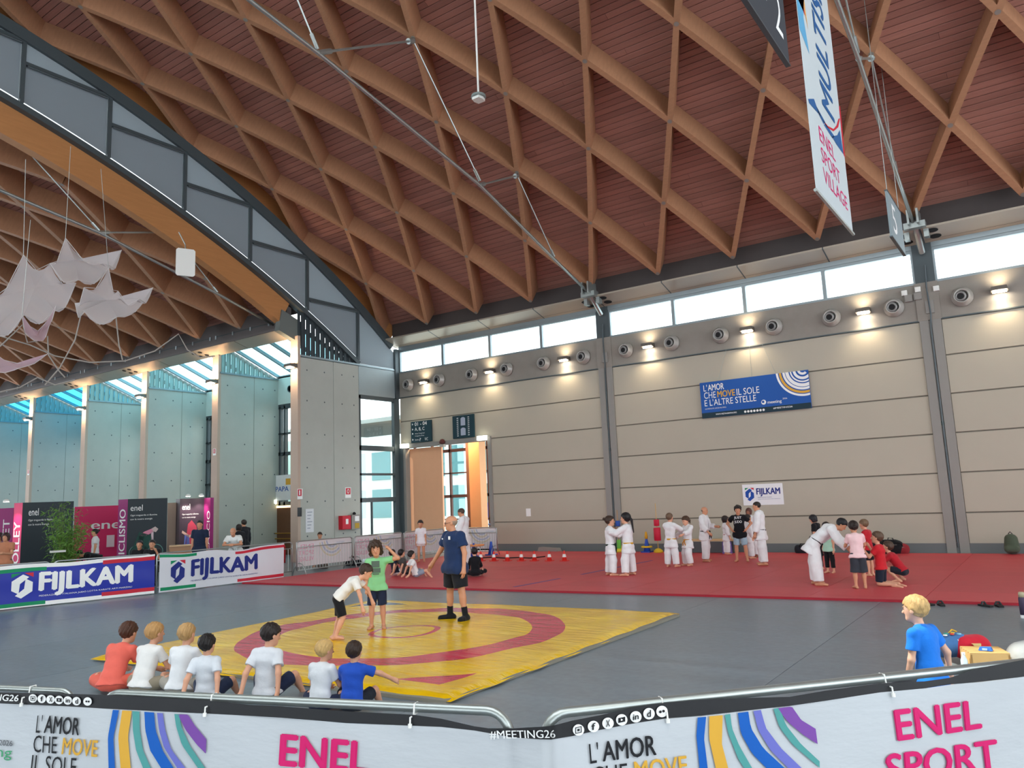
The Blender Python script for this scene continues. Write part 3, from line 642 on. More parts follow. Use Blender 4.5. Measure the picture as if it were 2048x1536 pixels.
# exterior buildings seen through the glass
def far_block(x0, y0, x1, y1, h, label, mat, face_y=None, step=3.0):
    b = MB().box((x0, y0, 0), (x1, y1, h)).build('building', mat); tag(b, label, 'building')
    n = int((x1-x0)/step)
    for i in range(n):
        for k, z in enumerate((1.0, 4.2)):
            u = x0+step*i+.4
            MB().box((u, y0-.03, z), (u+step-.8, y0-.01, z+2.4)).build('window', M('far_window_glass', '5f8d8f', .15, metal=.2), b)
    return b
far_block(-58, 48, -22, 58, 9.5, 'pale building across the yard seen through the doorway glass', M('far_pale', 'cfd8d4', .7))
far_block(-84, 40, -60, 55, 8.5, 'greenish pale building seen through the windows between the piers', M('far_green', 'b8cfc6', .7))
for i, x in enumerate((-27.0, -24.4, -29.6)):
    t = tag(MB().lathe([(.3, 0), (.3, 5.6), (.42, 5.8), (.42, 6.0)], 16, (x, 37.5, 0)).build('portico_column', ink('dfe6e4')), ['white round column behind the doorway glass, middle of three', 'white round column behind the doorway glass, right of three', 'white round column behind the doorway glass, left of three'][i], 'column')
t = tag(MB().box((-27.2, 36.0, 1.0), (-25.9, 36.1, 2.0)).box((-27.1, 36.02, 0), (-27.0, 36.08, 1)).box((-26.1, 36.02, 0), (-26.0, 36.08, 1)).build('info_board', ink('2f5ec0')), 'blue information board outside the glass doors', 'board')
S = Surf((-27.2, 36.0, 1.0), (1, 0, 0), (0, 0, 1), n=(0, -1, 0)); disc_on(S, (.6, .6), .25, ink('e7d23c'), t, .004)
for i, (x, lb) in enumerate(((-24.2, 'blue folding table outside the doorway, left one'), (-22.6, 'blue folding table outside the doorway, right one'))):
    t = empty('folding_table', (x, 30.6, 0)); tag(t, lb, 'table', 'blue tables outside the doorway')
    MB().box((-.6, -.35, .95), (.6, .35, 1.0)).build('table_top', ink('3a67b8'), t)
    for a in (-.5, .5):
        for b in (-.28, .28): MB().tube([(a, b, 0), (a, b, .95)], .02, 6).build('leg', m_steel, t)
# direction signs above the door
def sign(x0, z0, x1, z1, label):
    t = empty('direction_sign', ((x0+x1)/2, YW-.05, z0)); tag(t, label, 'sign')
    SHEET[t.name] = keep(MB().box((x0, YW-.12, z0), (x1, YW-.04, z1)).build('panel', ink('1b3a44')), t)
    keep(MB().box((x0+.1, YW-.04, z0+.1), (x1-.1, YW, z1-.1)).build('bracket', m_steel), t)
    return t, Surf((x0, YW-.12, z0), (1, 0, 0), (0, 0, 1), n=(0, -1, 0))
t, S = sign(-24.53, 4.93, -23.28, 5.92, 'dark teal direction sign with numbers and letters left above the doorway')
text_on(S, '01 - 04', (.25, .78, 1.0, .95), W_, t, .01); text_on(S, 'A, B, C', (.25, .53, .85, .70), W_, t, .01)
text_on(S, 'Area Congressi', (.25, .38, .85, .45), W_, t); text_on(S, 'Congress Area', (.25, .27, .82, .34), W_, t); text_on(S, 'Uscita', (.25, .1, .48, .17), W_, t); text_on(S, '?', (.52, .06, .62, .2), W_, t); text_on(S, 'WC', (.85, .06, 1.05, .2), W_, t)
for b in (.82, .58, .38, .1): poly_on(S, [(.08, b), (.16, b+.05), (.08, b+.1)], W_, t, .004)
t, S = sign(-22.0, 4.93, -20.8, 5.95, 'dark teal hall plan sign right above the doorway')
for b0, b1, w2 in ((.56, .93, .13), (.12, .46, .14)): poly_on(S, [(.6-w2, b0), (.6+w2, b0), (.6+w2, b1-.05), (.6+w2*.4, b1), (.6-w2*.4, b1), (.6-w2, b1-.05)], ink('a9b2c4'), t, .004)
for i in range(10):
    for a in (.25, .87): poly_on(S, [(a, .1+.088*i), (a+.09, .1+.088*i), (a+.09, .13+.088*i), (a, .13+.088*i)], W_, t, .004)
m_exit = M('exit_sign_glow', (1, 1, .86), .4, emit=3.0, ecol=(1, 1, .8))
for i, (p, Y) in enumerate((((810, 892), YW-.1), ((965, 876), YW-.1), ((547, 1004), 24.1))):
    q = onY(*p, Y); t = tag(MB().box((q[0]-.24, q[1]-.1, q[2]-.09), (q[0]+.24, q[1], q[2]+.09)).build('exit_light', m_exit), ['lit exit light at the left top of the doorway', 'lit exit light at the right top of the doorway', 'lit exit light under the white banner left of the wide pier'][i], 'exit light')
    keep(MB().box((q[0]-.26, q[1], q[2]-.11), (q[0]+.26, q[1]+.1, q[2]+.11)).build('exit_light_case', m_white), t)
q = onY(883, 884, YW-.2); t = tag(MB().lathe([(.03, 0), (.12, .03), (.14, .1), (.1, .2), (.03, .24)], 12, (q[0], YW-.15, q[2]-.1)).build('alarm_beacon', ink('5a2f2c')), 'small dark red alarm beacon between the two signs above the door', 'beacon')
keep(MB().box((q[0]-.12, YW-.2, q[2]-.22), (q[0]+.12, YW-.04, q[2]-.1)).build('beacon_base', ink('b9b1a6')), t)

# ================================================================== things on the wide pier
PX = FIN[0]+.005
def pier_rect(y0, z0, y1, z1, d, mat, name): return MB().box((PX, y0, z0), (PX+d, y1, z1)).build(name, mat)
SP = Surf((PX, 0, 0), (0, 1, 0), (0, 0, 1), n=(1, 0, 0))
def fire_plate(y0, z0, w, h, label, s):
    t = tag(pier_rect(y0, z0, y0+w, z0+h, .015, W_, 'fire_notice'), label, 'sign', 'red and white fire notices')
    poly_on(SP, [(y0+.03, z0+h*.33), (y0+w-.03, z0+h*.33), (y0+w-.03, z0+h-.03), (y0+.03, z0+h-.03)], RED, t, .018); text_on(SP, s, (y0+w*.3, z0+h*.42, y0+w*.7, z0+h*.85), W_, t, .02, .021)
q0 = onX(690, 975, PX); fire_plate(q0[1], q0[2]-.45, .33, .45, 'red fire hose notice above the red cabinet on the wide pier', 'O')
q = onX(677, 1032, PX); hb = empty('fire_hose_cabinet', (PX, q[1], q[2]-.55)); tag(hb, 'red fire hose cabinet on the wide concrete pier', 'cabinet')
keep(MB().box((PX, q[1], q[2]-.58), (PX+.22, q[1]+.5, q[2])).build('body', ink('c01f30')), hb); keep(MB().box((PX+.22, q[1]+.02, q[2]-.56), (PX+.235, q[1]+.48, q[2]-.02)).build('door', ink('c8283c')), hb); keep(MB().box((PX+.235, q[1]+.2, q[2]-.36), (PX+.24, q[1]+.34, q[2]-.14)).build('label_plate', W_), hb)
q = onX(695, 1030, PX); hb = empty('extinguisher_box', (PX, q[1]+.05, q[2]-.62)); tag(hb, 'grey extinguisher box with yellow panel right of the red cabinet', 'box')
keep(MB().box((PX, q[1]+.02, q[2]-.62), (PX+.24, q[1]+.52, q[2])).build('body', m_colm), hb); keep(MB().box((PX+.24, q[1]+.2, q[2]-.58), (PX+.25, q[1]+.45, q[2]-.36)).build('yellow_panel', ink('b8962f')), hb); keep(MB().box((PX+.24, q[1]+.2, q[2]-.28), (PX+.25, q[1]+.45, q[2]-.06)).build('label_plate', W_), hb); keep(MB().lathe([(.06, 0), (.08, .06), (.02, .12)], 8, (PX+.1, q[1]+.3, q[2])).build('knob', m_black), hb)
q = onX(611, 1018, PX); t = tag(pier_rect(q[1], q[2]-.95, q[1]+.42, q[2], .01, ink('d9dde2'), 'plan_sheet'), 'tall pale plan sheet on the left of the wide pier', 'notice')
for i in range(6): poly_on(SP, [(q[1]+.08, q[2]-.15-.13*i), (q[1]+.34-.05*(i % 3), q[2]-.15-.13*i), (q[1]+.34-.05*(i % 3), q[2]-.12-.13*i), (q[1]+.08, q[2]-.12-.13*i)], ink('8f98a6'), t, .013, name='print_line')
def edge_plate(p, w, h, label, s='I'):
    q = onY(*p, 20.85); t = tag(MB().box((q[0]-w/2, 20.84, q[2]-h/2), (q[0]+w/2, 20.86, q[2]+h/2)).build('fire_notice', W_), label, 'sign', 'red and white fire notices'); S = Surf((q[0]-w/2, 20.84, q[2]-h/2), (1, 0, 0), (0, 0, 1), n=(0, -1, 0))
    poly_on(S, [(.03, h*.3), (w-.03, h*.3), (w-.03, h-.02), (.03, h-.02)], RED, t, .003); text_on(S, s, (w*.4, h*.4, w*.6, h*.85), W_, t, .02, .006)
edge_plate((600, 988), .3, .42, 'red fire extinguisher notice on the edge of the wide pier'); edge_plate((429, 904), .22, .3, 'small red notice on the edge of the second pier'); edge_plate((57, 945), .22, .3, 'small red notice on the edge of the far left pier')
q = onY(600, 1024, 20.85); tag(MB().box((q[0]-.1, 20.8, q[2]-.18), (q[0]+.1, 20.86, q[2]+.18)).box((q[0]-.07, 20.79, q[2]-.14), (q[0]+.07, 20.8, q[2]-.02)).build('alarm_button', ink('3b3f42')), 'dark alarm box on the edge of the wide pier', 'alarm')
t = empty('fire_extinguisher', (-25.95, 20.6, 0)); tag(t, 'red fire extinguisher standing at the foot of the wide pier', 'extinguisher')
MB().lathe([(.085, 0), (.09, .05), (.09, .62), (.05, .72), (.03, .75)], 12).build('cylinder', ink('b51f2c'), t, True); MB().box((-.03, -.1, .75), (.03, .05, .84)).build('valve', m_black, t)
# white banner above the brown side door in the left bay
q = onY(548, 962, 24.1); t = empty('door_banner', (q[0], 24.1, 2.55)); tag(t, 'white banner with yellow and blue lettering above the brown side door', 'banner')
MB().box((0, -.02, 0), (4.6, .02, 1.2)).build('sheet', ink('e6e9ea'), t); S = Surf((q[0], 24.08, 2.55), (1, 0, 0), (0, 0, 1), n=(0, -1, 0))
poly_on(S, [(.9, .72), (3.6, .72), (3.6, 1.02), (.9, 1.02)], GOLD, t); text_on(S, 'Grazie', (1.3, .77, 2.3, .98), W_, t); text_on(S, 'PAPA LEONE A RIMINI', (.15, .42, 4.2, .66), ink('3a63ad'), t, .02); text_on(S, 'WWW', (1.7, .22, 2.6, .32), ink('3a63ad'), t)
t = empty('side_door', (-29.7, 24.15, 0)); tag(t, 'brown wooden double door with brass bars left of the wide pier', 'door')
MB().box((-1.6, 0, 0), (-.02, .06, 2.2)).build('door_leaf', M('brown_door_wood', '6e4a33', .5, var=.2, stretch=(6, 1, 1)), t); MB().box((.02, 0, 0), (1.6, .06, 2.2)).build('door_leaf', MATS['brown_door_wood'], t)
for z in (.75, 1.0): MB().tube([(-1.5, -.1, z), (1.5, -.1, z)], .03, 8).build('push_bar', M('brass', 'c79a4a', .3, metal=.8), t)
MB().box((-1.5, -.03, 2.2), (1.5, .05, 2.3)).build('lintel_light', M('lintel_glow', (1, .7, .35), .5, emit=1.5), t)

# ================================================================== hanging signs and banner over the hall (all in the tie plane)
HX = -2.60
def hang_surf(): return Surf((HX, 0, 0), (0, 1, 0), (0, 0, 1), n=(-1, 0, 0))
SH = Surf((HX-.02, 0, 0), (0, 1, 0), (0, 0, 1), n=(-1, 0, 0)); SHP = Surf((HX+.02, 0, 0), (0, 1, 0), (0, 0, 1), n=(1, 0, 0))
def yz(x, y): q = onX(x, y, HX); return q[1], q[2]
by0, bz0 = yz(1632, 378); by1, _z = yz(1706, 470); bz0 = (bz0+_z)/2; btop = 13.0
t = empty('hanging_banner', (HX, (by0+by1)/2, bz0)); tag(t, 'long white hanging banner with blue and magenta lettering and paint splashes', 'banner')
SHEET[t.name] = keep(MB().box((HX-.004, by0, bz0), (HX+.004, by1, btop)).build('sheet', M('banner_sheet', 'c0cace', .6)), t)
keep(MB().tube([(HX, by0-.05, bz0), (HX, by1+.05, bz0)], .03, 8).build('bottom_bar', m_steel), t); keep(MB().tube([(HX, by0-.05, btop), (HX, by1+.05, btop)], .03, 8).build('top_bar', m_steel), t)
for y in (by0+.1, by1-.1): keep(MB().tube([(HX, y, btop), (HX, y, z_up(y)+1.25)], .012, 5).build('hanger_wire', m_steel), t)
SB = Surf((HX, 0, 0), (0, 1, 0), (0, 0, 1), n=(-1, 0, 0))
wB = by1-by0
# the camera stands on the -x side of nothing: the sheet's visible face is the one turned towards +x or -x as the eye sees it
SB = Surf((HX, 0, 0), (0, 1, 0), (0, 0, 1), n=(1, 0, 0))
m_bt = ink('2b5f96')
def b_(u, z): return (by0+u*wB, z)
text_on(SB, 'MULTISPORT', (by0+.42*wB, 8.75, by0+.78*wB, 12.9), m_bt, t, .02, .008, rot=True)
for s, (pa, pb) in (('ENEL', ((1646, 272), (1672, 325))), ('SPORT', ((1646, 308), (1678, 372))), ('VILLAGE', ((1644, 342), (1690, 420)))):
    ya, za = yz(*pa); yb, zb = yz(*pb); zt_ = (za+zb)/2
    text_on(SB, s, (by0+.24*wB, 0, by0+.24*wB+{'ENEL': .42, 'SPORT': .5, 'VILLAGE': .66}[s]*wB, 1), MAG, t, .0, .008, warp=(lambda zc: (lambda a, b: (a, zc-.13+.27*b)))({'ENEL': 8.03, 'SPORT': 7.66, 'VILLAGE': 7.30}[s]))
def pxy(pts): return [yz(x/4.8+1560, y/4.8+200) for x, y in pts]
poly_on(SB, pxy([(266, -10), (322, -10), (345, 60), (390, 160), (275, 30)]), m_bt, t, .008, name='swoosh'); poly_on(SB, pxy([(345, 60), (430, 215), (415, 232), (365, 130)]), m_bt, t, .008, name='swoosh'); poly_on(SB, pxy([(430, 225), (520, 350), (500, 370), (418, 240)]), m_bt, t, .008, name='swoosh'); poly_on(SB, pxy([(495, 352), (545, 340), (570, 290), (605, 520), (540, 430)]), m_bt, t, .008, name='swoosh')
poly_on(SB, pxy([(400, 185), (455, 250), (510, 280), (540, 245), (558, 180), (572, 180), (555, 262), (510, 302), (448, 265)]), RED, t, .008, name='swoosh'); poly_on(SB, pxy([(562, 60), (572, 60), (622, 560), (606, 520)]), RED, t, .008, name='swoosh')
for pts, c in (([(.0, 10.2), (.0, 9.6), (.2, 9.4), (.14, 10.0), (.22, 10.5)], '5fa6cf'), ([(.0, 10.9), (.0, 10.2), (.2, 10.1), (.12, 10.6)], 'c03a4a'), ([(.12, 10.5), (.24, 9.9), (.2, 10.7)], 'd9a25a'), ([(.0, 11.7), (.0, 10.9), (.16, 10.9), (.1, 11.4)], '3a3f52'), ([(.04, 12.4), (.02, 11.8), (.2, 11.2), (.26, 11.9)], 'd9b35a'), ([(.1, 11.6), (.26, 10.8), (.22, 11.7)], '9fc9d3'), ([(.0, 12.9), (.0, 12.2), (.2, 12.0), (.1, 12.9)], 'b5443f')):
    poly_on(SB, [b_(*p) for p in pts], ink(c), t, .007, name='paint_splash')
def hang_sign(y0, z0, y1, z1, col, label, cat='sign'):
    t = empty('hanging_sign', (HX, (y0+y1)/2, z0)); tag(t, label, cat)
    SHEET[t.name] = keep(MB().box((HX-.05, y0, z0), (HX+.0, y1, z1)).build('panel', ink(col)), t)
    [keep(MB().box((HX-.06, y0-.02, zz-.03), (HX+.01, y1+.02, zz)).build('frame_rail', m_dark), t) for zz in (z0, z1+.03)]
    for y in (y0+.15, y1-.15): keep(MB().tube([(HX-.02, y, z1), (HX-.02, y, min(z_up(y), 17)+1.25)], .01, 5).build('hanger_wire', m_steel), t)
    return t
sy1, sz0 = yz(1580, 137); sz0 = 8.55
t = hang_sign(sy1-2.6, sz0, sy1, sz0+2.3, '3f454b', 'dark grey hanging sign with white numerals near the top of the hall')
text_on(SB, '0', (sy1-1.95, sz0+.75, sy1-1.25, sz0+1.95), W_, t, .0, .006); poly_on(SB, [(sy1-1.03, sz0+.5), (sy1-1.0, sz0+.5), (sy1-1.0, sz0+2.0), (sy1-1.03, sz0+2.0)], W_, t, .006)
text_on(SB, '2', (sy1-.62, sz0+.28, sy1-.24, sz0+.95), W_, t, .0, .006); text_on(SB, 'Row', (sy1-.62, sz0+1.08, sy1-.2, sz0+1.25), W_, t, .0, .006); text_on(SB, 'Fila', (sy1-.62, sz0+1.36, sy1-.26, sz0+1.53), W_, t, .0, .006)
gy0 = yz(1772, 365)[0]; gy1 = yz(1811, 507)[0]; gz0 = 8.1
t = hang_sign(gy0, gz0, gy1, gz0+1.15, '8d9ba0', 'small pale grey hanging sign close to the right tie rod bracket')
text_on(SB, '5', (gy0+.35, gz0+.2, gy0+.95, gz0+.95), W_, t, .0, .006)
# pendant sensor on a white rod
q = atD(957, 195, 16.0); t = empty('pendant_sensor', tuple(q)); tag(t, 'white pendant unit on a thin rod hanging under the wooden vault', 'pendant')
MB().tube([(0, 0, .05), (0, 0, 5.5)], .022, 6).build('rod', m_white, t); MB().lathe([(.05, .10), (.16, .05), (.17, .0), (.15, -.01)], 20).build('dish', M('pendant_grey', '7f8886', .4), t, True); MB().prism([(-.09, -.12), (.09, -.12), (.12, .0), (.09, .12), (-.09, .12), (-.12, 0)], 'z', -.07, -.01).build('unit', m_white, t)
# white antenna panel by the arch
q = onX(371, 525, -24.6); t = empty('antenna_panel', tuple(q)); tag(t, 'white rectangular antenna panel hanging in front of the brown glulam arch', 'panel')
t.rotation_euler = (0, 0, math.atan2(-q[0], q[1])+.15)
b = MB(); 
for z_, s_ in ((-.5, .27), (-.44, .32), (.44, .32), (.5, .27)): pass
b.prism([(-.26, -.5), (.26, -.5), (.32, -.44), (.32, .44), (.26, .5), (-.26, .5), (-.32, .44), (-.32, -.44)], 'y', -.04, .03); b.build('panel', m_white, t); MB().tube([(0, .03, .3), (0, .12, .7), (-.2, .3, 1.2)], .02, 6).build('arm', m_steel, t)

# ================================================================== white net sails in the left bay
m_net = net_mat('net_white', hexc('f0eaec'), .58); m_net2 = net_mat('net_pink', hexc('e3c4d0'), .58)
rn = random.Random(3)
def sail(pts, tris_center, label, D=27.0, mat=m_net, sag=.35):
    P = [Vector(atD(x, y, D+dd)) for x, y, dd in pts]; c = Vector(atD(tris_center[0], tris_center[1], D+tris_center[2])); mb = MB(); n = len(P); K = 5
    for i in range(n):
        a, b = P[i], P[(i+1) % n]; vs = []; 
        for r in range(K+1):
            for s_ in range(K+1-r):
                u = r/K; v = s_/K; w = 1-u-v; q = c*u+a*w+b*v; q = q+Vector((0, 0, -sag*4*w*v*(1-u)-.0)); vs.append(q)
        idx = {}; k = 0
        for r in range(K+1):
            for s_ in range(K+1-r): idx[(r, s_)] = k; k += 1
        fs = []
        for r in range(K):
            for s_ in range(K-r):
                fs.append((idx[(r, s_)], idx[(r, s_+1)], idx[(r+1, s_)]))
                if s_+1 <= K-r-1: fs.append((idx[(r, s_+1)], idx[(r+1, s_+1)], idx[(r+1, s_)]))
        mb.add(vs, fs)
    t = empty('net_sail', P[0]); tag(t, label, 'net', 'white net sails in the left bay')
    keep(mb.build('netting', mat, None, True, fix=False), t)
    hem = MB()
    for i in range(n): hem.tube([P[i], P[i]*.5+P[(i+1) % n]*.5+Vector((0, 0, -sag)), P[(i+1) % n]], .011, 5)
    keep(hem.build('hem', ink('c9c5c4')), t)
    keep(MB().tube([P[0], P[0]+Vector((rn.uniform(-.6, .6), rn.uniform(-.5, .5), 3.2))], .008, 4).build('suspension_wire', m_steel), t)
sail([(47, 510, 0), (100, 527, .6), (152, 566, 1.0), (110, 622, .2), (48, 630, -.4), (-15, 665, -1), (-20, 600, -.4)], (70, 575, .3), 'large white net sail at far left under the wooden vault')
sail([(131, 476, .5), (206, 527, .6), (243, 500, 1.4), (219, 534, .8), (157, 560, 0), (100, 527, .4)], (150, 520, .9), 'white net sail with the highest peak, above the other sails')
sail([(217, 536, .3), (236, 582, .5), (278, 598, .7), (306, 575, 1.5), (234, 634, .2), (166, 621, -.2), (150, 606, .3), (168, 575, .2)], (215, 600, .5), 'white net sail with a long pointed right tip', 27.0, m_net)
sail([(44, 630, 0), (52, 668, .2), (86, 681, .4), (98, 652, .2), (112, 612, 0), (76, 662, .6)], (75, 672, .2), 'small pinkish net sail hanging below the large sail', 26.6, m_net2, .1)
sail([(-20, 700, 0), (36, 727, .3), (96, 707, .8), (40, 736, .2), (-20, 742, 0)], (20, 730, .2), 'low pinkish net sail at the left edge above the booths', 26.6, m_net2, .1)
def rope(pts, D, label):
    P = [Vector(atD(x, y, D)) for x, y in pts]; tag(MB().tube(P, .022, 5).build('rope', M('grey_rope', 'a39c95', .7)), label, 'rope', 'slack ropes in the left bay')
rope([(0, 672), (60, 690), (110, 712), (180, 725), (250, 722), (310, 702), (357, 668), (375, 700), (400, 715), (430, 712)], 27.5, 'long slack rope looping below the net sails to the soffit')
rope([(163, 625), (150, 680), (120, 735), (90, 770)], 27.5, 'rope slanting down from the middle net sail'); rope([(232, 635), (238, 690), (245, 720)], 27.5, 'short rope hanging from the right-hand net sail')
rope([(95, 672), (97, 710), (118, 742), (130, 755)], 27.5, 'short rope below the small pinkish sail'); rope([(0, 784), (40, 775), (75, 755), (110, 770), (150, 760)], 27.5, 'low rope along the left soffit')
rope([(0, 693), (45, 650), (55, 685), (75, 682)], 27.2, 'rope tied under the large left net sail')
# ================================================================== red tatami area
MZ = .04
def front_y(x): return 14.63+(x+20.3)*.0805
m_mat = M('red_mat_vinyl', 'c7434c', .5, var=.05, vscale=2, bump=.12, bscale=90, rnd=.05, spec=.4)
m_edge = M('red_mat_edge', 'a31b2c', .6)
mat = empty('judo_mat', (-10, 20, 0)); tag(mat, 'large red judo mat covering the floor in front of the right wall', 'mat')
_full = MB().box((.004, .004, 0), (1.996, .996, MZ)).mesh('mat_tile', [m_mat])
x = -20.3; i = 0
while x < 9.6:
    for k in range(13):
        y1 = 26.45-k; y0 = y1-1
        ya, yb = front_y(x), front_y(x+2)
        if y1 <= min(ya, yb)+.02: continue
        if y0 >= max(ya, yb): keep(inst('mat_tile', _full, None, (x, y0, 0)), mat)
        else:
            pa, pb = max(y0, ya), max(y0, yb)
            poly = [(x+.004, min(pa, y1-.01)), (x+1.996, min(pb, y1-.01)), (x+1.996, y1-.004), (x+.004, y1-.004)]
            keep(MB().prism(poly, 'z', 0, MZ).build('mat_tile', m_mat), mat)
    x += 2; i += 1
keep(MB().hexa([(-20.3, front_y(-20.3)-.03, 0), (9.6, front_y(9.6)-.03, 0), (9.6, front_y(9.6)-.002, 0), (-20.3, front_y(-20.3)-.002, 0), (-20.3, front_y(-20.3)-.03, .045), (9.6, front_y(9.6)-.03, .045), (9.6, front_y(9.6)-.002, .045), (-20.3, front_y(-20.3)-.002, .045)]).build('mat_border', m_edge), mat)
for pa, pb, lb in (((1028, 1174), (1120, 1157), 'short purple tape line on the red mat near its front edge'), ((1163, 1149), (1304, 1121), 'long purple tape line on the red mat running past the two girls')):
    a, b = Vector(onZ(*pa, MZ)), Vector(onZ(*pb, MZ)); d = (b-a).normalized(); n = Vector((-d.y, d.x, 0))*.045
    tag(MB().hexa([a-n, b-n, b+n, a+n]+[p+Vector((0, 0, .004)) for p in (a-n, b-n, b+n, a+n)]).build('floor_tape', ink('6a4a86')), lb, 'tape')

# ================================================================== yellow wrestling mat
C0 = [Vector((-12.42, 6.30, 0)), Vector((-5.75, 6.80, 0)), Vector((-5.85, 13.25, 0)), Vector((-12.95, 12.80, 0))]
def bil(u, v): return (C0[0]*(1-u)+C0[1]*u)*(1-v)+(C0[3]*(1-u)+C0[2]*u)*v
def ymat_material():
    m = bpy.data.materials.new('yellow_mat_vinyl'); m.use_nodes = True; nt = m.node_tree; N = nt.nodes; L = nt.links; b = N['Principled BSDF']
    geo = N.new('ShaderNodeNewGeometry'); sb = N.new('ShaderNodeVectorMath'); sb.operation = 'SUBTRACT'; sb.inputs[1].default_value = (-9.22, 9.80, 0); L.new(geo.outputs['Position'], sb.inputs[0])
    fl = N.new('ShaderNodeVectorMath'); fl.operation = 'MULTIPLY'; fl.inputs[1].default_value = (1, 1, 0); L.new(sb.outputs[0], fl.inputs[0])
    ln = N.new('ShaderNodeVectorMath'); ln.operation = 'LENGTH'; L.new(fl.outputs[0], ln.inputs[0])
    def mth(op, a, v):
        n = N.new('ShaderNodeMath'); n.operation = op; L.new(a, n.inputs[0])
        if isinstance(v, (int, float)): n.inputs[1].default_value = v
        else: L.new(v, n.inputs[1])
        return n.outputs[0]
    d = ln.outputs['Value']
    r1 = mth('MULTIPLY', mth('GREATER_THAN', d, 2.13), mth('LESS_THAN', d, 2.68)); r2 = mth('MULTIPLY', mth('GREATER_THAN', d, .50), mth('LESS_THAN', d, .60))
    rg = mth('MAXIMUM', r1, r2)
    sx = N.new('ShaderNodeSeparateXYZ'); L.new(geo.outputs['Position'], sx.inputs[0]); X, Y = sx.outputs[0], sx.outputs[1]
    # red corner triangle (front) : x - y > -14.15, x < -6.2, y > 7.17
    tri = mth('MULTIPLY', mth('MULTIPLY', mth('GREATER_THAN', mth('SUBTRACT', X, Y), -14.13), mth('LESS_THAN', X, -6.22)), mth('GREATER_THAN', Y, 7.18))
    rg = mth('MAXIMUM', rg, tri)
    tri2 = mth('MULTIPLY', mth('MULTIPLY', mth('LESS_THAN', mth('SUBTRACT', X, Y), -24.0), mth('GREATER_THAN', X, -12.45)), mth('LESS_THAN', Y, 12.42))
    nz = N.new('ShaderNodeTexNoise'); nz.inputs['Scale'].default_value = 1.3; nz.inputs['Detail'].default_value = 3; L.new(geo.outputs['Position'], nz.inputs['Vector'])
    cy = N.new('ShaderNodeValToRGB'); cy.color_ramp.elements[0].color = (*hexc('e2ae00'), 1); cy.color_ramp.elements[1].color = (*hexc('f4c80c'), 1); cy.color_ramp.elements[0].position = .3; cy.color_ramp.elements[1].position = .7; L.new(nz.outputs['Fac'], cy.inputs[0])
    mx = N.new('ShaderNodeMix'); mx.data_type = 'RGBA'; L.new(rg, mx.inputs[0]); L.new(cy.outputs[0], mx.inputs[6]); mx.inputs[7].default_value = (*hexc('c8304a'), 1)
    m2 = N.new('ShaderNodeMix'); m2.data_type = 'RGBA'; L.new(tri2, m2.inputs[0]); L.new(mx.outputs[2], m2.inputs[6]); m2.inputs[7].default_value = (*hexc('4a5570'), 1)
    L.new(m2.outputs[2], b.inputs['Base Color']); b.inputs['Roughness'].default_value = .24; b.inputs['Specular IOR Level'].default_value = .55
    n2 = N.new('ShaderNodeTexNoise'); n2.inputs['Scale'].default_value = 3.2; n2.inputs['Detail'].default_value = 4; mp = N.new('ShaderNodeMapping'); mp.inputs['Rotation'].default_value = (0, 0, .7); mp.inputs['Scale'].default_value = (.5, 2.4, 1); L.new(geo.outputs['Position'], mp.inputs['Vector']); L.new(mp.outputs[0], n2.inputs['Vector'])
    bp = N.new('ShaderNodeBump'); bp.inputs['Strength'].default_value = .9; bp.inputs['Distance'].default_value = .035; L.new(n2.outputs['Fac'], bp.inputs['Height']); L.new(bp.outputs[0], b.inputs['Normal'])
    return m
ym = empty('wrestling_mat', (-9.25, 9.8, 0)); tag(ym, 'yellow vinyl wrestling mat with a red ring and small centre circle', 'mat')
NU = 70; rng = np.random.RandomState(5)
def wr(x, y):
    h = 0
    for k, (fx2, fy2, ph, am) in enumerate(((1.1, 2.3, .4, .010), (2.7, -1.4, 1.7, .007), (4.9, 3.7, .3, .004), (-3.1, 5.9, 2.2, .004), (7.3, -6.1, .9, .002))): h += am*math.sin(fx2*x+fy2*y+ph)
    return h
def yfn(u, v):
    p = bil(u, v); e = min(u, v, 1-u, 1-v); rag = .05*math.sin(9*u*6.3+1)*math.sin(7*v*6.3+2)
    z = .074+wr(p.x, p.y)*min(1, e*12+.25)
    if e < 1e-6:
        c = bil(.5, .5); d = (p-c).normalized(); p = p+d*(.03+rag*.6); z = .028
    return (p.x, p.y, z)
keep(MB().grid(yfn, NU, NU).build('vinyl_cover', ymat_material(), None, True), ym)
def sub(a, b): return [bil(a, a), bil(b, a), bil(b, b), bil(a, b)]
q = [bil(.012, .004), bil(.997, -.010), bil(1.012, .985), bil(.01, .985)]
keep(MB().prism([(p.x, p.y) for p in q], 'z', .002, .042).build('foam_base', M('foam_grey', '8b877a', .8)), ym)

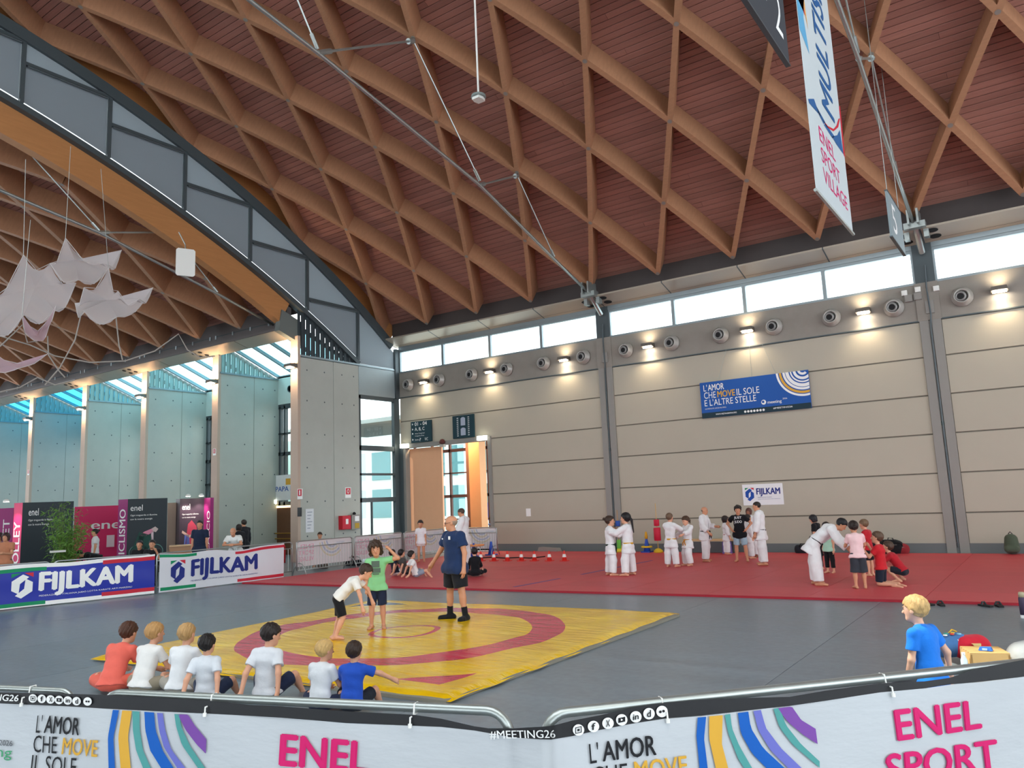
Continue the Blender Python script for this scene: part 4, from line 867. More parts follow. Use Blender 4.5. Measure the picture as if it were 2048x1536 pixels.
# ================================================================== crowd barriers
def barrier(a, b, h, label, group, bars=True, feet=True, nb=18, tube_r=.019, bot=.17):
    a, b = Vector((a[0], a[1], 0)), Vector((b[0], b[1], 0)); d = (b-a); L = d.length; rz = math.atan2(d.y, d.x)
    t = empty('crowd_barrier', tuple(a), rz); tag(t, label, 'barrier', group)
    r = .12; z_ = bot if feet else .005; pts = [(.02, 0, z_), (.02, 0, h-r)]
    for i in range(1, 6): an = PI-PI/2*i/6; pts.append((.02+r+r*math.cos(an), 0, h-r+r*math.sin(an)))
    pts += [(.02+r, 0, h), (L-.02-r, 0, h)]
    for i in range(1, 6): an = PI/2-PI/2*i/6; pts.append((L-.02-r+r*math.cos(an), 0, h-r+r*math.sin(an)))
    pts += [(L-.02, 0, h-r), (L-.02, 0, z_)]
    MB().tube(pts, tube_r, 10).build('top_frame', m_steel, t, True)
    MB().tube([(.02, 0, bot), (L-.02, 0, bot)], tube_r*.85, 8).build('bottom_rail', m_steel, t, True)
    MB().tube([(.02, 0, h-.2), (L-.02, 0, h-.2)], tube_r*.8, 8).build('upper_rail', m_steel, t, True)
    if bars:
        bm_ = MB().tube([(0, 0, bot), (0, 0, h-.2)], .007, 6).mesh('upright_bar', m_steel)
        for i in range(1, nb): inst('upright_bar', bm_, t, (L*i/nb, 0, 0))
    if feet:
        for x in (.12, L-.12):
            s = 1 if x > 1 else -1
            MB().tube([(x, -.34, .015), (x, -.26, .22), (x, -.14, .36), (x, 0, .40), (x, .14, .36), (x, .26, .22), (x, .34, .015)], .017, 8).build('foot', m_steel, t, True)
    return t, L, rz
# far row along the left edge of the red mat (seen from behind)
FB = [((-20.45, 16.75), (-20.45, 19.2)), ((-20.42, 19.25), (-20.42, 21.7)), ((-20.4, 21.75), (-20.4, 24.1)), ((-20.35, 24.25), (-18.1, 24.55))]
for i, (a, b) in enumerate(FB):
    t, L, rz = barrier(a, b, 1.1, ['far barrier with reversed magenta lettering next to the white sports banner', 'far barrier in front of the wide pier and the red cabinet', 'far barrier in front of the glazed bay', 'far barrier across the doorway, right end of the row'][i], 'far crowd barriers with white banners', nb=20)
    off = -.05 if False else .05
    sh = MB().box((.02, off-.004, .28), (L-.02, off, 1.07)).build('banner_sheet', M('thin_banner', 'd9d6d8', .7), t)
    d = Vector((b[0]-a[0], b[1]-a[1], 0)).normalized(); n = Vector((d.y, -d.x, 0))
    S = Surf(Vector((a[0], a[1], 0))-n*(off-.006)+n*0, d, (0, 0, 1), n=n)
    PK = ink('d59ab0'); GB = ink('adb6cb'); GG = ink('cfc6ab')
    for s_, z in (('ENEL', .84), ('SPORT', .64), ('VILLAGE', .44)): text_on(S, s_, (.12, z, .75, z+.14), PK, t, .015, .004, mirror=True)
    for k, mt in enumerate((GB, GG, GB, GG)): ring_on(S, (1.55, 1.08), .22+.1*k, .27+.1*k, PI*1.05, PI*1.75, mt, t, .004, 16, (0, .28, L, 1.07))
    text_on(S, 'MEETING', (1.75, .92, 2.1, .98), GB, t, 0, .004, mirror=True)
# front-left barriers with the two sports banners
def sports_banner(a, b, label, base, fg, em, small, sag, ht=1.08):
    a3, b3 = Vector((a[0], a[1], 0)), Vector((b[0], b[1], 0)); d = (b3-a3); L = d.length; d.normalize(); n = Vector((d.y, -d.x, 0))
    wave = lambda u, w: .02*math.sin(u*2.3)+.012*math.sin(u*7.1+w*3)+.006*math.sin(w*9+u)
    top = lambda u: ht-sag*math.sin(PI*min(max(u/L, 0), 1))*(.6+.4*math.sin(u*3.1))
    S = Surf(a3+n*.07, d, (0, 0, 1), wave, n)
    wp = lambda u, w: (u, .03+(w-.03)*(top(u)-.03)/(ht-.03))
    t = empty('sports_banner', tuple(a3+d*(L/2))); tag(t, label, 'banner')
    sh = MB().grid(lambda u, v: S.P(*wp(u*L, .03+(ht-.03)*v)), 60, 10).build('sheet', base, None, True, fix=False); keep(sh, t); SHEET[t.name] = sh
    return t, S, L, wp
FZ = [((-21.83, 7.3), (-21.27, 9.62)), ((-21.26, 9.66), (-20.69, 12.0)), ((-20.67, 12.1), (-20.55, 14.5)), ((-20.55, 14.55), (-20.45, 16.6))]
for i, (a, b) in enumerate(FZ): barrier(a, b, 1.09, ['barrier behind the left half of the blue sports banner', 'barrier behind the right half of the blue sports banner', 'barrier behind the white sports banner', 'short barrier at the right end of the white sports banner'][i], 'barriers under the sports banners', nb=12, feet=False)
def px_on(p, a, b):      # pixel onto the vertical plane through a-b, returns distance along and height
    a3 = np.array([a[0], a[1], 0.]); d = np.array([b[0]-a[0], b[1]-a[1], 0.]); Ln = np.linalg.norm(d); d /= Ln; n = np.array([d[1], -d[0], 0]); r = ray(*p); tt = ((a3-CPOS)@n)/(r@n); q = CPOS+r*tt; return float((q-a3)@d), float(q[2])
ba, bb = (-21.75, 7.6), (-20.68, 12.05)
t, S, L, wp = sports_banner(ba, bb, 'blue sports federation banner with white lettering, green and red stripes', ink('1f2f9e', .4), None, None, None, .04)
hb_ = 1.08
u0 = px_on((0, 1160), ba, bb)[0]; u1 = L
def U(x): return px_on((x, 1150), ba, bb)[0]
C_ = .12
poly_on(S, [(0, .98), (L, .98), (L, 1.08), (0, 1.08)], W_, t, .004, C_, 'stripe', wp); poly_on(S, [(0, .03), (L, .03), (L, .13), (0, .13)], W_, t, .004, C_, 'stripe', wp)
poly_on(S, [(0, .90), (U(92), .90), (U(92), .99), (0, .99)], GREEN, t, .006, C_, 'stripe', wp); poly_on(S, [(0, .06), (U(92), .06), (U(92), .15), (0, .15)], GREEN, t, .006, C_, 'stripe', wp)
poly_on(S, [(U(203), .93), (L, .93), (L, 1.03), (U(203), 1.03)], RED, t, .006, C_, 'stripe', wp); poly_on(S, [(U(203), .10), (L, .10), (L, .2), (U(203), .2)], RED, t, .006, C_, 'stripe', wp)
_b = (U(22), .24, U(66), .86); emblem_on(S, _b, W_, t, .008, C_, GREEN, RED)
text_on(S, 'FIJLKAM', (U(77), .24, U(265), .87), W_, t, .05, .008, C_, warp=wp); text_on(S, 'FEDERAZIONE ITALIANA JUDO LOTTA KARATE ARTI MARZIALI', (U(79), .24, U(263), .29), W_, t, .0, .008, None, warp=wp)
ba, bb = (-20.66, 12.15), (-20.45, 16.2)
t, S, L, wp = sports_banner(ba, bb, 'white sports federation banner with dark blue lettering, green and red stripes', ink('d9dbe2', .5), None, None, None, .10)
poly_on(S, [(0, .98), (U(390), .98), (U(390), 1.06), (0, 1.06)], GREEN, t, .006, C_, 'stripe', wp); poly_on(S, [(U(318), .07), (U(388), .07), (U(388), .16), (U(318), .16)], GREEN, t, .006, C_, 'stripe', wp)
poly_on(S, [(U(468), .96), (L, .96), (L, 1.04), (U(468), 1.04)], RED, t, .006, C_, 'stripe', wp); poly_on(S, [(U(473), .06), (L, .06), (L, .15), (U(473), .15)], RED, t, .006, C_, 'stripe', wp)
emblem_on(S, (U(338), .22, U(366), .86), NAVY, t, .008, C_, GREEN, RED); text_on(S, 'FIJLKAM', (U(378), .23, U(512), .88), NAVY, t, .045, .008, C_, warp=wp); text_on(S, 'FEDERAZIONE ITALIANA JUDO LOTTA KARATE ARTI MARZIALI', (U(378), .23, U(512), .28), NAVY, t, 0, .008, None, warp=wp)

# ================================================================== foreground barriers and their banner
P2a, P2b = onZ(212, 1389, 1.09), onZ(1000, 1426, 1.09); P3a, P3b = onZ(1118, 1430, 1.09), onZ(1972, 1337, 1.09); P1b = onZ(118, 1380, 1.09); P1a = onZ(-60, 1372, 1.09)
d2 = (P2b-P2a)/np.linalg.norm(P2b-P2a); d3 = (P3b-P3a)/np.linalg.norm(P3b-P3a); d1 = (P1b-P1a)/np.linalg.norm(P1b-P1a)
A2, B2 = P2a-d2*.03, P2b+d2*.07; A3, B3 = P3a-d3*.1, P3a+d3*3.5; A1, B1 = P2a-d2*2.6, P2a-d2*.22
barrier(A1, B1, 1.1, 'foreground barrier at the left edge of the picture', 'foreground crowd barriers', nb=10)
barrier(A2, B2, 1.1, 'foreground barrier in front of the seated boys', 'foreground crowd barriers', nb=14, tube_r=.026)
barrier(A3, B3, 1.1, 'foreground barrier on the right, running towards the boy in bright blue', 'foreground crowd barriers', nb=16, tube_r=.026)
NN = []
def seg_plane(x):
    if x < 205: a, d = P2a, d2
    elif x < 1024: a, d = P2a, d2
    elif x < 1104: a, d = B2, (A3-B2)/np.linalg.norm(A3-B2)
    else: a, d = P3a, d3
    n = np.array([d[1], -d[0], 0.]); n /= np.linalg.norm(n)
    return a, n
def fgp(x, y, off=.062):     # point on the banner (vertical plane just in front of the barrier)
    a, n = seg_plane(x); r = ray(x, y); t_ = ((a+n*off-CPOS)@n)/(r@n); return CPOS+r*t_, n
BAND = [(-80, 1382, 1403), (0, 1385, 1407), (137, 1388, 1413), (204, 1390, 1417), (240, 1391, 1419), (410, 1401, 1427), (500, 1410, 1432), (560, 1413, 1435.5), (691, 1423, 1446), (828, 1430, 1451.6), (883, 1438, 1454), (948, 1453, 1461), (976, 1457, 1466), (1023, 1457, 1475), (1025, 1457, 1475), (1080, 1454, 1479), (1103, 1452, 1479.5), (1105, 1452, 1479), (1145, 1441.6, 1472.5), (1200, 1431, 1460), (1270, 1415, 1446.6), (1330, 1406, 1437), (1400, 1400, 1431.5), (1500, 1396, 1420.6), (1580, 1394, 1412), (1650, 1382, 1402), (1760, 1367, 1385), (1850, 1363, 1376.5), (1900, 1356, 1369), (1960, 1336, 1363.8), (2048, 1320, 1353.5), (2150, 1304, 1338)]
fb = empty('event_banner', tuple(np.array([P2b[0], P2b[1], 0]))); tag(fb, 'long white event banner with black top strip tied along the foreground barriers', 'banner')
xs = []
for (xa, ta, ba_), (xb, tb, bb_) in zip(BAND[:-1], BAND[1:]):
    n = max(1, int((xb-xa)/14))
    for k in range(n): f = k/n; xs.append((xa+(xb-xa)*f, ta+(tb-ta)*f, ba_+(bb_-ba_)*f))
xs.append(BAND[-1])
wh = MB(); bk = MB(); vw = []; vb = []
for x, yt, yb in xs:
    p0, n = fgp(x, yt); p1, n = fgp(x, yb); vb.append((Vector(p0), Vector(p1), Vector(n)))
def fold_d(x, y, z): return .0055*math.sin(x*3.1+y*2.7-z*4)+.0025*math.sin(x*6+y*3+z*6)
def fold(p, n, k): return p+n*fold_d(p.x, p.y, p.z)
cols = len(vb); ROWS = 14
g = []
for c, (p0, p1, n) in enumerate(vb):
    z1 = p1.z
    g.append([fold(Vector((p1.x, p1.y, z1+(.06-z1)*r/ROWS)), n, r) for r in range(ROWS+1)])
vs = [v for col in g for v in col]; fs = [(c*(ROWS+1)+r, (c+1)*(ROWS+1)+r, (c+1)*(ROWS+1)+r+1, c*(ROWS+1)+r+1) for c in range(cols-1) for r in range(ROWS)]
SHEET[fb.name] = keep(MB().add(vs, fs).build('white_sheet', M('banner_vinyl_white', 'bfc4c9', .42, bump=.25, bscale=3.5, stretch=(1, 1, 3)), None, True, fix=False), fb)
vs = [v for p0, p1, n in vb for v in (p0-n*.004, p1-n*.002)]; fs = [(2*c, 2*c+2, 2*c+3, 2*c+1) for c in range(cols-1)]
keep(MB().add(vs, fs).build('black_strip', M('banner_vinyl_black', '17181c', .5, bump=.2, bscale=4), None, True, fix=False), fb)
def px_art(v2, faces, mat, name, off=.071, cut=None, lay=None, fk=1.):
    me = bpy.data.meshes.new(name); me.from_pydata([(a, b, 0 if lay is None else lay[i_]) for i_, (a, b) in enumerate(v2)], [], faces)
    for v in me.vertices:
        p, n = fgp(v.co.x, v.co.y, off+v.co.z); p = p+n*fold_d(*p)*fk; v.co = p
    me.materials.append(mat); me.update(); s_ = sum(Vector(p.normal).dot(Vector(CPOS.tolist())-Vector(p.center))*p.area for p in me.polygons)
    if s_ < 0: me.flip_normals()
    o = bpy.data.objects.new(name, me); COL.objects.link(o); o.parent = SHEET[fb.name]; return o
def px_text(s, quad, mat, bold=0., fk=1., off=.071):
    v, f, mx = text_geo(s, bold); v = v/mx; TL, TR, BR, BL = [np.array(q, float) for q in quad]
    o = np.array([(BL*(1-a)+BR*a)*(1-b)+(TL*(1-a)+TR*a)*b for a, b in v]); return px_art(o, f, mat, 'lettering', off, lay=LAY[(s, bold)], fk=fk)
def px_poly(pts, mat, name='print_stripe'):
    n = len(pts)//2; L_ = pts[:n]; R_ = pts[n:][::-1]
    # quad strip between left and right edge polylines, resampled
    def rs(P, k):
        P = np.array(P, float); s = np.r_[0, np.cumsum(np.hypot(*np.diff(P, axis=0).T))]; q = np.linspace(0, s[-1], k); return np.c_[np.interp(q, s, P[:, 0]), np.interp(q, s, P[:, 1])]
    k = 14; A = rs(L_, k); B = rs(R_, k); v = [tuple(p) for ab in zip(A, B) for p in ab]; f = [(2*i, 2*i+1, 2*i+3, 2*i+2) for i in range(k-1)]
    return px_art(v, f, mat, name)
def c1(L_, R_, ox, oy, s): return [(x/s+ox, y/s+oy) for x, y in L_]+[(x/s+ox, y/s+oy) for x, y in R_]
cols7 = [BLUE2, GOLD, TEAL, BLUE2, VIOL, TEAL, PURP]
left7 = [([(826, 803), (795, 1000), (803, 1260)], [(850, 1260), (835, 1000), (871, 806)]), ([(895, 807), (870, 1000), (892, 1260)], [(965, 1260), (940, 1000), (965, 811)]), ([(970, 812), (975, 950), (1000, 1100), (1062, 1260)], [(1118, 1260), (1050, 1100), (1025, 950), (1022, 815)]),
 ([(1058, 817), (1065, 950), (1100, 1100), (1195, 1260)], [(1285, 1260), (1190, 1100), (1140, 950), (1130, 822)]), ([(1152, 824), (1165, 950), (1200, 1080), (1310, 1260)], [(1372, 1260), (1250, 1090), (1210, 950), (1195, 828)]), ([(1280, 832), (1290, 920), (1330, 1060), (1462, 1260)], [(1515, 1260), (1390, 1070), (1330, 930), (1315, 835)]), ([(1305, 834), (1360, 950), (1440, 1060), (1503, 1125)], [(1510, 1020), (1430, 920), (1380, 838), (1372, 836)])]
right7 = [([(770, 458), (765, 530), (782, 690)], [(815, 690), (795, 540), (803, 455)]), ([(815, 453), (815, 540), (850, 690)], [(900, 690), (865, 560), (868, 449)]), ([(876, 448), (890, 520), (930, 620), (975, 690)], [(1005, 690), (935, 570), (905, 500), (898, 444)]),
 ([(928, 441), (940, 520), (985, 600), (1075, 690)], [(1150, 690), (1030, 580), (980, 500), (970, 436)]), ([(990, 434), (1010, 510), (1060, 590), (1160, 690)], [(1215, 690), (1100, 580), (1040, 500), (1020, 430)]), ([(1070, 426), (1095, 500), (1150, 570), (1252, 657)], [(1252, 632), (1180, 565), (1120, 490), (1095, 422)]), ([(1086, 424), (1130, 480), (1190, 530), (1245, 565)], [(1237, 505), (1180, 470), (1145, 420), (1135, 418)])]
for (L_, R_), c in zip(left7, cols7): px_poly(c1(L_, R_, 0, 1200, 3.657), c)
for (L_, R_), c in zip(right7, cols7): px_poly(c1(L_, R_, 1000, 1200, 1.954), c)
GR = ink('3c9a6a'); GY = ink('5a5d63')
px_text("L'", [(73, 1430), (84, 1431), (80, 1467), (69, 1466)], K_); px_text('AMOR', [(90, 1431), (161, 1436), (158, 1471), (85, 1467)], K_, .02)
px_text('CHE', [(66, 1471), (113, 1474), (112, 1508), (64, 1505)], K_); px_text('MOVE', [(126, 1475), (198, 1480), (196, 1514), (122, 1509)], GOLD, .02); px_text('IL SOLE', [(63, 1510), (154, 1516), (152, 1552), (60, 1546)], K_)
px_text('2026', [(-2, 1480), (24, 1482), (23, 1493), (-3, 1491)], GY, .01); px_text('meeting', [(-88, 1488), (23, 1497), (21, 1522), (-90, 1513)], GR)
px_text('ENEL', [(559, 1468), (742, 1483), (738, 1547), (556, 1532)], MAG, .035); px_text('SPORT', [(545, 1545), (760, 1560), (755, 1625), (540, 1610)], MAG, .035)
px_text('MEETING26', [(-60, 1386), (39, 1390), (36, 1403), (-62, 1399)], W_, .02, 0.); px_text('#MEETING26', [(978, 1461.5), (1110, 1460), (1111, 1477.5), (980, 1479)], W_, .01, 0.)
px_text("L'", [(1178, 1487), (1196, 1485), (1199, 1525), (1181, 1528)], K_); px_text('AMOR', [(1204, 1484), (1310, 1469), (1313, 1510), (1206, 1524)], K_, .02)
px_text('CHE', [(1184, 1535), (1254, 1526), (1257, 1564), (1187, 1573)], K_); px_text('MOVE', [(1267, 1523), (1372, 1510), (1376, 1548), (1271, 1561)], GOLD, .02)
px_text('ENEL', [(1785, 1420), (1960, 1398), (1966, 1457), (1793, 1482)], MAG, .03); px_text('SPORT', [(1768, 1508), (1995, 1478), (2003, 1538), (1772, 1569)], MAG, .03)
def px_disc(c, r, mat, sq=1.): return px_art([(c[0]+r*math.cos(2*PI*i/20), c[1]+r*sq*math.sin(2*PI*i/20)) for i in range(20)], [tuple(range(20))], mat, 'icon', .068, fk=0.)
def icons(cs, r, sl):
    for i, c in enumerate(cs):
        px_disc(c, r, W_); k = r
        def Q(x0, y0, x1, y1): return [(c[0]+x0*k, c[1]+y0*k+sl*x0*k), (c[0]+x1*k, c[1]+y0*k+sl*x1*k), (c[0]+x1*k, c[1]+y1*k+sl*x1*k), (c[0]+x0*k, c[1]+y1*k+sl*x0*k)]
        if i == 0:
            for b in (Q(-.55, -.55, .55, -.42), Q(-.55, .42, .55, .55), Q(-.55, -.55, -.42, .55), Q(.42, -.55, .55, .55), Q(-.2, -.2, .2, .2)): px_art(b, [(0, 1, 2, 3)], K_, 'icon', .072, fk=0.)
        elif i in (1, 2, 4, 5): px_text({1: 'f', 2: 'X', 4: 'in', 5: 'd'}[i], Q(-.35, -.6, .35, .6) if i != 4 else Q(-.5, -.5, .5, .5), K_, .02, 0., .073)
        elif i == 3: px_art(Q(-.6, -.42, .6, .42), [(0, 1, 2, 3)], K_, 'icon', .072, fk=0.); px_art([(c[0]-.15*k, c[1]-.22*k), (c[0]+.25*k, c[1]), (c[0]-.15*k, c[1]+.22*k)], [(0, 1, 2)], W_, 'icon', .076, fk=0.)
        else:
            for s_ in (-.28, .28): px_art([(c[0]+s_*k+.24*k*math.cos(2*PI*j/10), c[1]+sl*s_*k+.24*k*math.sin(2*PI*j/10)) for j in range(10)], [tuple(range(10))], K_, 'icon', .072, fk=0.)
icons([(1157, 1460), (1187, 1453), (1216, 1446.6), (1243.5, 1439.7), (1271.7, 1433.7), (1298, 1427.4), (1324, 1423)], 11.5, -.22)
icons([(65.6, 1396.9), (83.4, 1397.7), (101, 1399), (118, 1400), (135.4, 1401), (153, 1402.4), (175, 1403)], 8.5, .05)
for x, y in ((66, 1372), (428, 1395), (832, 1415), (1321, 1398), (1764, 1352)):
    p, n = fgp(x, y, .0); p = Vector((p[0], p[1], 1.1)); n = Vector(n)
    tag(MB().tube([p+n*.03+Vector((0, 0, -.03)), p+n*.02+Vector((0, 0, .022)), p-n*.02+Vector((0, 0, .022)), p-n*.03+Vector((0, 0, -.03)), p+n*.075+Vector((0, 0, -.035)), p+n*.078+Vector((0, 0, -.07))], .005, 6).tube([p+n*.078+Vector((0, 0, -.065)), p+n*.08+Vector((0, 0, -.085))], .011, 8).build('cable_tie', m_white), {66: 'white tie on the leftmost foreground barrier', 428: 'white tie on the barrier below the boy with dark hair', 832: 'white tie on the barrier right of the seated boys', 1321: 'white tie above the social media icons', 1764: 'white tie on the right barrier near the boy in bright blue'}[x], 'tie')
# ================================================================== people: smooth bodies grown from posed skeletons
def nrm(v): v = np.array(v, float); return v/np.linalg.norm(v)
class Field:
    def __init__(s, h): s.h = h; s.pr = []; s.mods = []
    def cap(s, a, b, r1, r2=None, k=.02, flat=None, cuts=()):
        s.pr.append(('c', np.array(a, float), np.array(b, float), r1, r1 if r2 is None else r2, k, flat, cuts)); return s
    def ell(s, c, ax, rad, k=.02, cuts=()):       # ax: 3 row unit vectors
        s.pr.append(('e', np.array(c, float), np.array(ax, float), np.array(rad, float), None, k, None, cuts)); return s
    def bounds(s):
        lo = np.full(3, 1e9); hi = -lo
        for p in s.pr:
            if p[0] == 'c':
                f = 1.0 if p[6] is None else 1/min(1., p[6][1]); R = max(p[3], p[4])*f
                lo = np.minimum(lo, np.minimum(p[1], p[2])-R); hi = np.maximum(hi, np.maximum(p[1], p[2])+R)
            else: R = max(p[3]); lo = np.minimum(lo, p[1]-R); hi = np.maximum(hi, p[1]+R)
        return lo-3*s.h, hi+3*s.h
    def mesh(s, post=None):
        h = s.h; lo, hi = s.bounds(); n = np.ceil((hi-lo)/h).astype(int)+1
        D = np.full(n, 1.0, np.float32)
        ax = [lo[i]+h*np.arange(n[i]) for i in range(3)]
        for p in s.pr:
            k = p[5]; m = k+2.5*h
            if p[0] == 'c':
                f = 1.0 if p[6] is None else 1/min(1., p[6][1]); R = max(p[3], p[4])*f+m
                l = np.minimum(p[1], p[2])-R; u = np.maximum(p[1], p[2])+R
            else: R = max(p[3])+m; l = p[1]-R; u = p[1]+R
            i0 = np.maximum(np.floor((l-lo)/h).astype(int), 0); i1 = np.minimum(np.ceil((u-lo)/h).astype(int)+1, n)
            if (i1 <= i0).any(): continue
            X = ax[0][i0[0]:i1[0], None, None]; Y = ax[1][None, i0[1]:i1[1], None]; Z = ax[2][None, None, i0[2]:i1[2]]
            if p[0] == 'c':
                a, b = p[1], p[2]; d = b-a; L2 = max(d@d, 1e-9)
                px, py, pz = X-a[0], Y-a[1], Z-a[2]
                t = np.clip((px*d[0]+py*d[1]+pz*d[2])/L2, 0, 1)
                qx, qy, qz = px-t*d[0], py-t*d[1], pz-t*d[2]
                if p[6] is None: q = qx*qx+qy*qy+qz*qz
                else:
                    e, sc = p[6][0], p[6][1]; c = qx*e[0]+qy*e[1]+qz*e[2]; q = qx*qx+qy*qy+qz*qz+c*c*(sc*sc-1)
                dd = np.sqrt(np.maximum(q, 0))-(p[3]+(p[4]-p[3])*t)
            else:
                px, py, pz = X-p[1][0], Y-p[1][1], Z-p[1][2]; A = p[2]; r = p[3]
                w = [(px*A[i][0]+py*A[i][1]+pz*A[i][2])/r[i] for i in range(3)]
                q = np.sqrt(w[0]**2+w[1]**2+w[2]**2); dd = (q-1)*r.min()*np.clip(q, .6, 1.6)**0
            for (c0, cn) in p[7]:
                dd = np.maximum(dd, (X-c0[0])*cn[0]+(Y-c0[1])*cn[1]+(Z-c0[2])*cn[2])
            V = D[i0[0]:i1[0], i0[1]:i1[1], i0[2]:i1[2]]
            if k > 0:
                hh = np.clip(.5+.5*(V-dd)/k, 0, 1); D[i0[0]:i1[0], i0[1]:i1[1], i0[2]:i1[2]] = V*(1-hh)+dd*hh-k*hh*(1-hh)
            else: D[i0[0]:i1[0], i0[1]:i1[1], i0[2]:i1[2]] = np.minimum(V, dd)
        if post is not None: D = post(D, ax)
        return surface_nets(D, lo, h)
def surface_nets(D, lo, h):
    sg = D < 0; nx, ny, nz = D.shape
    c = np.zeros((nx-1, ny-1, nz-1), np.uint8)
    for dx in (0, 1):
        for dy in (0, 1):
            for dz in (0, 1): c += sg[dx:nx-1+dx, dy:ny-1+dy, dz:nz-1+dz]
    act = np.argwhere((c > 0) & (c < 8)); idx = np.full(c.shape, -1, np.int64); idx[act[:, 0], act[:, 1], act[:, 2]] = np.arange(len(act))
    acc = np.zeros((len(act), 3)); cnt = np.zeros(len(act))
    cor = [(0, 0, 0), (1, 0, 0), (0, 1, 0), (1, 1, 0), (0, 0, 1), (1, 0, 1), (0, 1, 1), (1, 1, 1)]
    for a, b in ((0, 1), (2, 3), (4, 5), (6, 7), (0, 2), (1, 3), (4, 6), (5, 7), (0, 4), (1, 5), (2, 6), (3, 7)):
        A = act+cor[a]; B = act+cor[b]; va = D[A[:, 0], A[:, 1], A[:, 2]]; vb = D[B[:, 0], B[:, 1], B[:, 2]]
        m = (va < 0) != (vb < 0); t = np.where(m, va/np.where(m, va-vb, 1), 0)[:, None]
        acc += np.where(m[:, None], np.array(cor[a])+(np.array(cor[b])-np.array(cor[a]))*t, 0); cnt += m
    V = lo+h*(act+acc/np.maximum(cnt, 1)[:, None]); F = []
    for axn in range(3):
        sl0 = [slice(None)]*3; sl1 = [slice(None)]*3; sl0[axn] = slice(0, -1); sl1[axn] = slice(1, None)
        s0 = sg[tuple(sl0)]; s1 = sg[tuple(sl1)]; ch = np.argwhere(s0 != s1)
        u, v = [(1, 2), (2, 0), (0, 1)][axn]
        ch = ch[(ch[:, u] > 0) & (ch[:, v] > 0) & (ch[:, u] < D.shape[u]-1) & (ch[:, v] < D.shape[v]-1)]
        if not len(ch): continue
        eu = np.zeros(3, int); eu[u] = 1; ev = np.zeros(3, int); ev[v] = 1
        q = [idx[tuple((ch-a*eu-b*ev).T)] for a, b in ((1, 1), (0, 1), (0, 0), (1, 0))]
        f = np.stack(q, 1); flip = ~s0[tuple(ch.T)]; f[flip] = f[flip][:, ::-1]; F.append(f)
    return V, np.concatenate(F) if F else np.zeros((0, 4), int)
def field_obj(name, fld, mat, parent, post=None, relax=1):
    V, F = fld.mesh(post)
    if relax and len(F):
        for _ in range(relax):
            S_ = np.zeros_like(V); N_ = np.zeros(len(V))
            for a, b in ((0, 1), (1, 2), (2, 3), (3, 0)):
                np.add.at(S_, F[:, a], V[F[:, b]]); np.add.at(N_, F[:, a], 1); np.add.at(S_, F[:, b], V[F[:, a]]); np.add.at(N_, F[:, b], 1)
            V = V*.5+.5*S_/np.maximum(N_, 1)[:, None]
    me = bpy.data.meshes.new(name); me.vertices.add(len(V)); me.vertices.foreach_set('co', V.astype(np.float32).ravel())
    me.loops.add(F.size); me.loops.foreach_set('vertex_index', F.ravel().astype(np.int32)); me.polygons.add(len(F)); me.polygons.foreach_set('loop_start', (np.arange(len(F))*4).astype(np.int32)); me.polygons.foreach_set('loop_total', np.full(len(F), 4, np.int32))
    me.polygons.foreach_set('use_smooth', np.ones(len(F), bool)); me.update(calc_edges=True); me.validate(); me.materials.append(mat)
    o = bpy.data.objects.new(name, me); COL.objects.link(o); o.parent = parent; return o

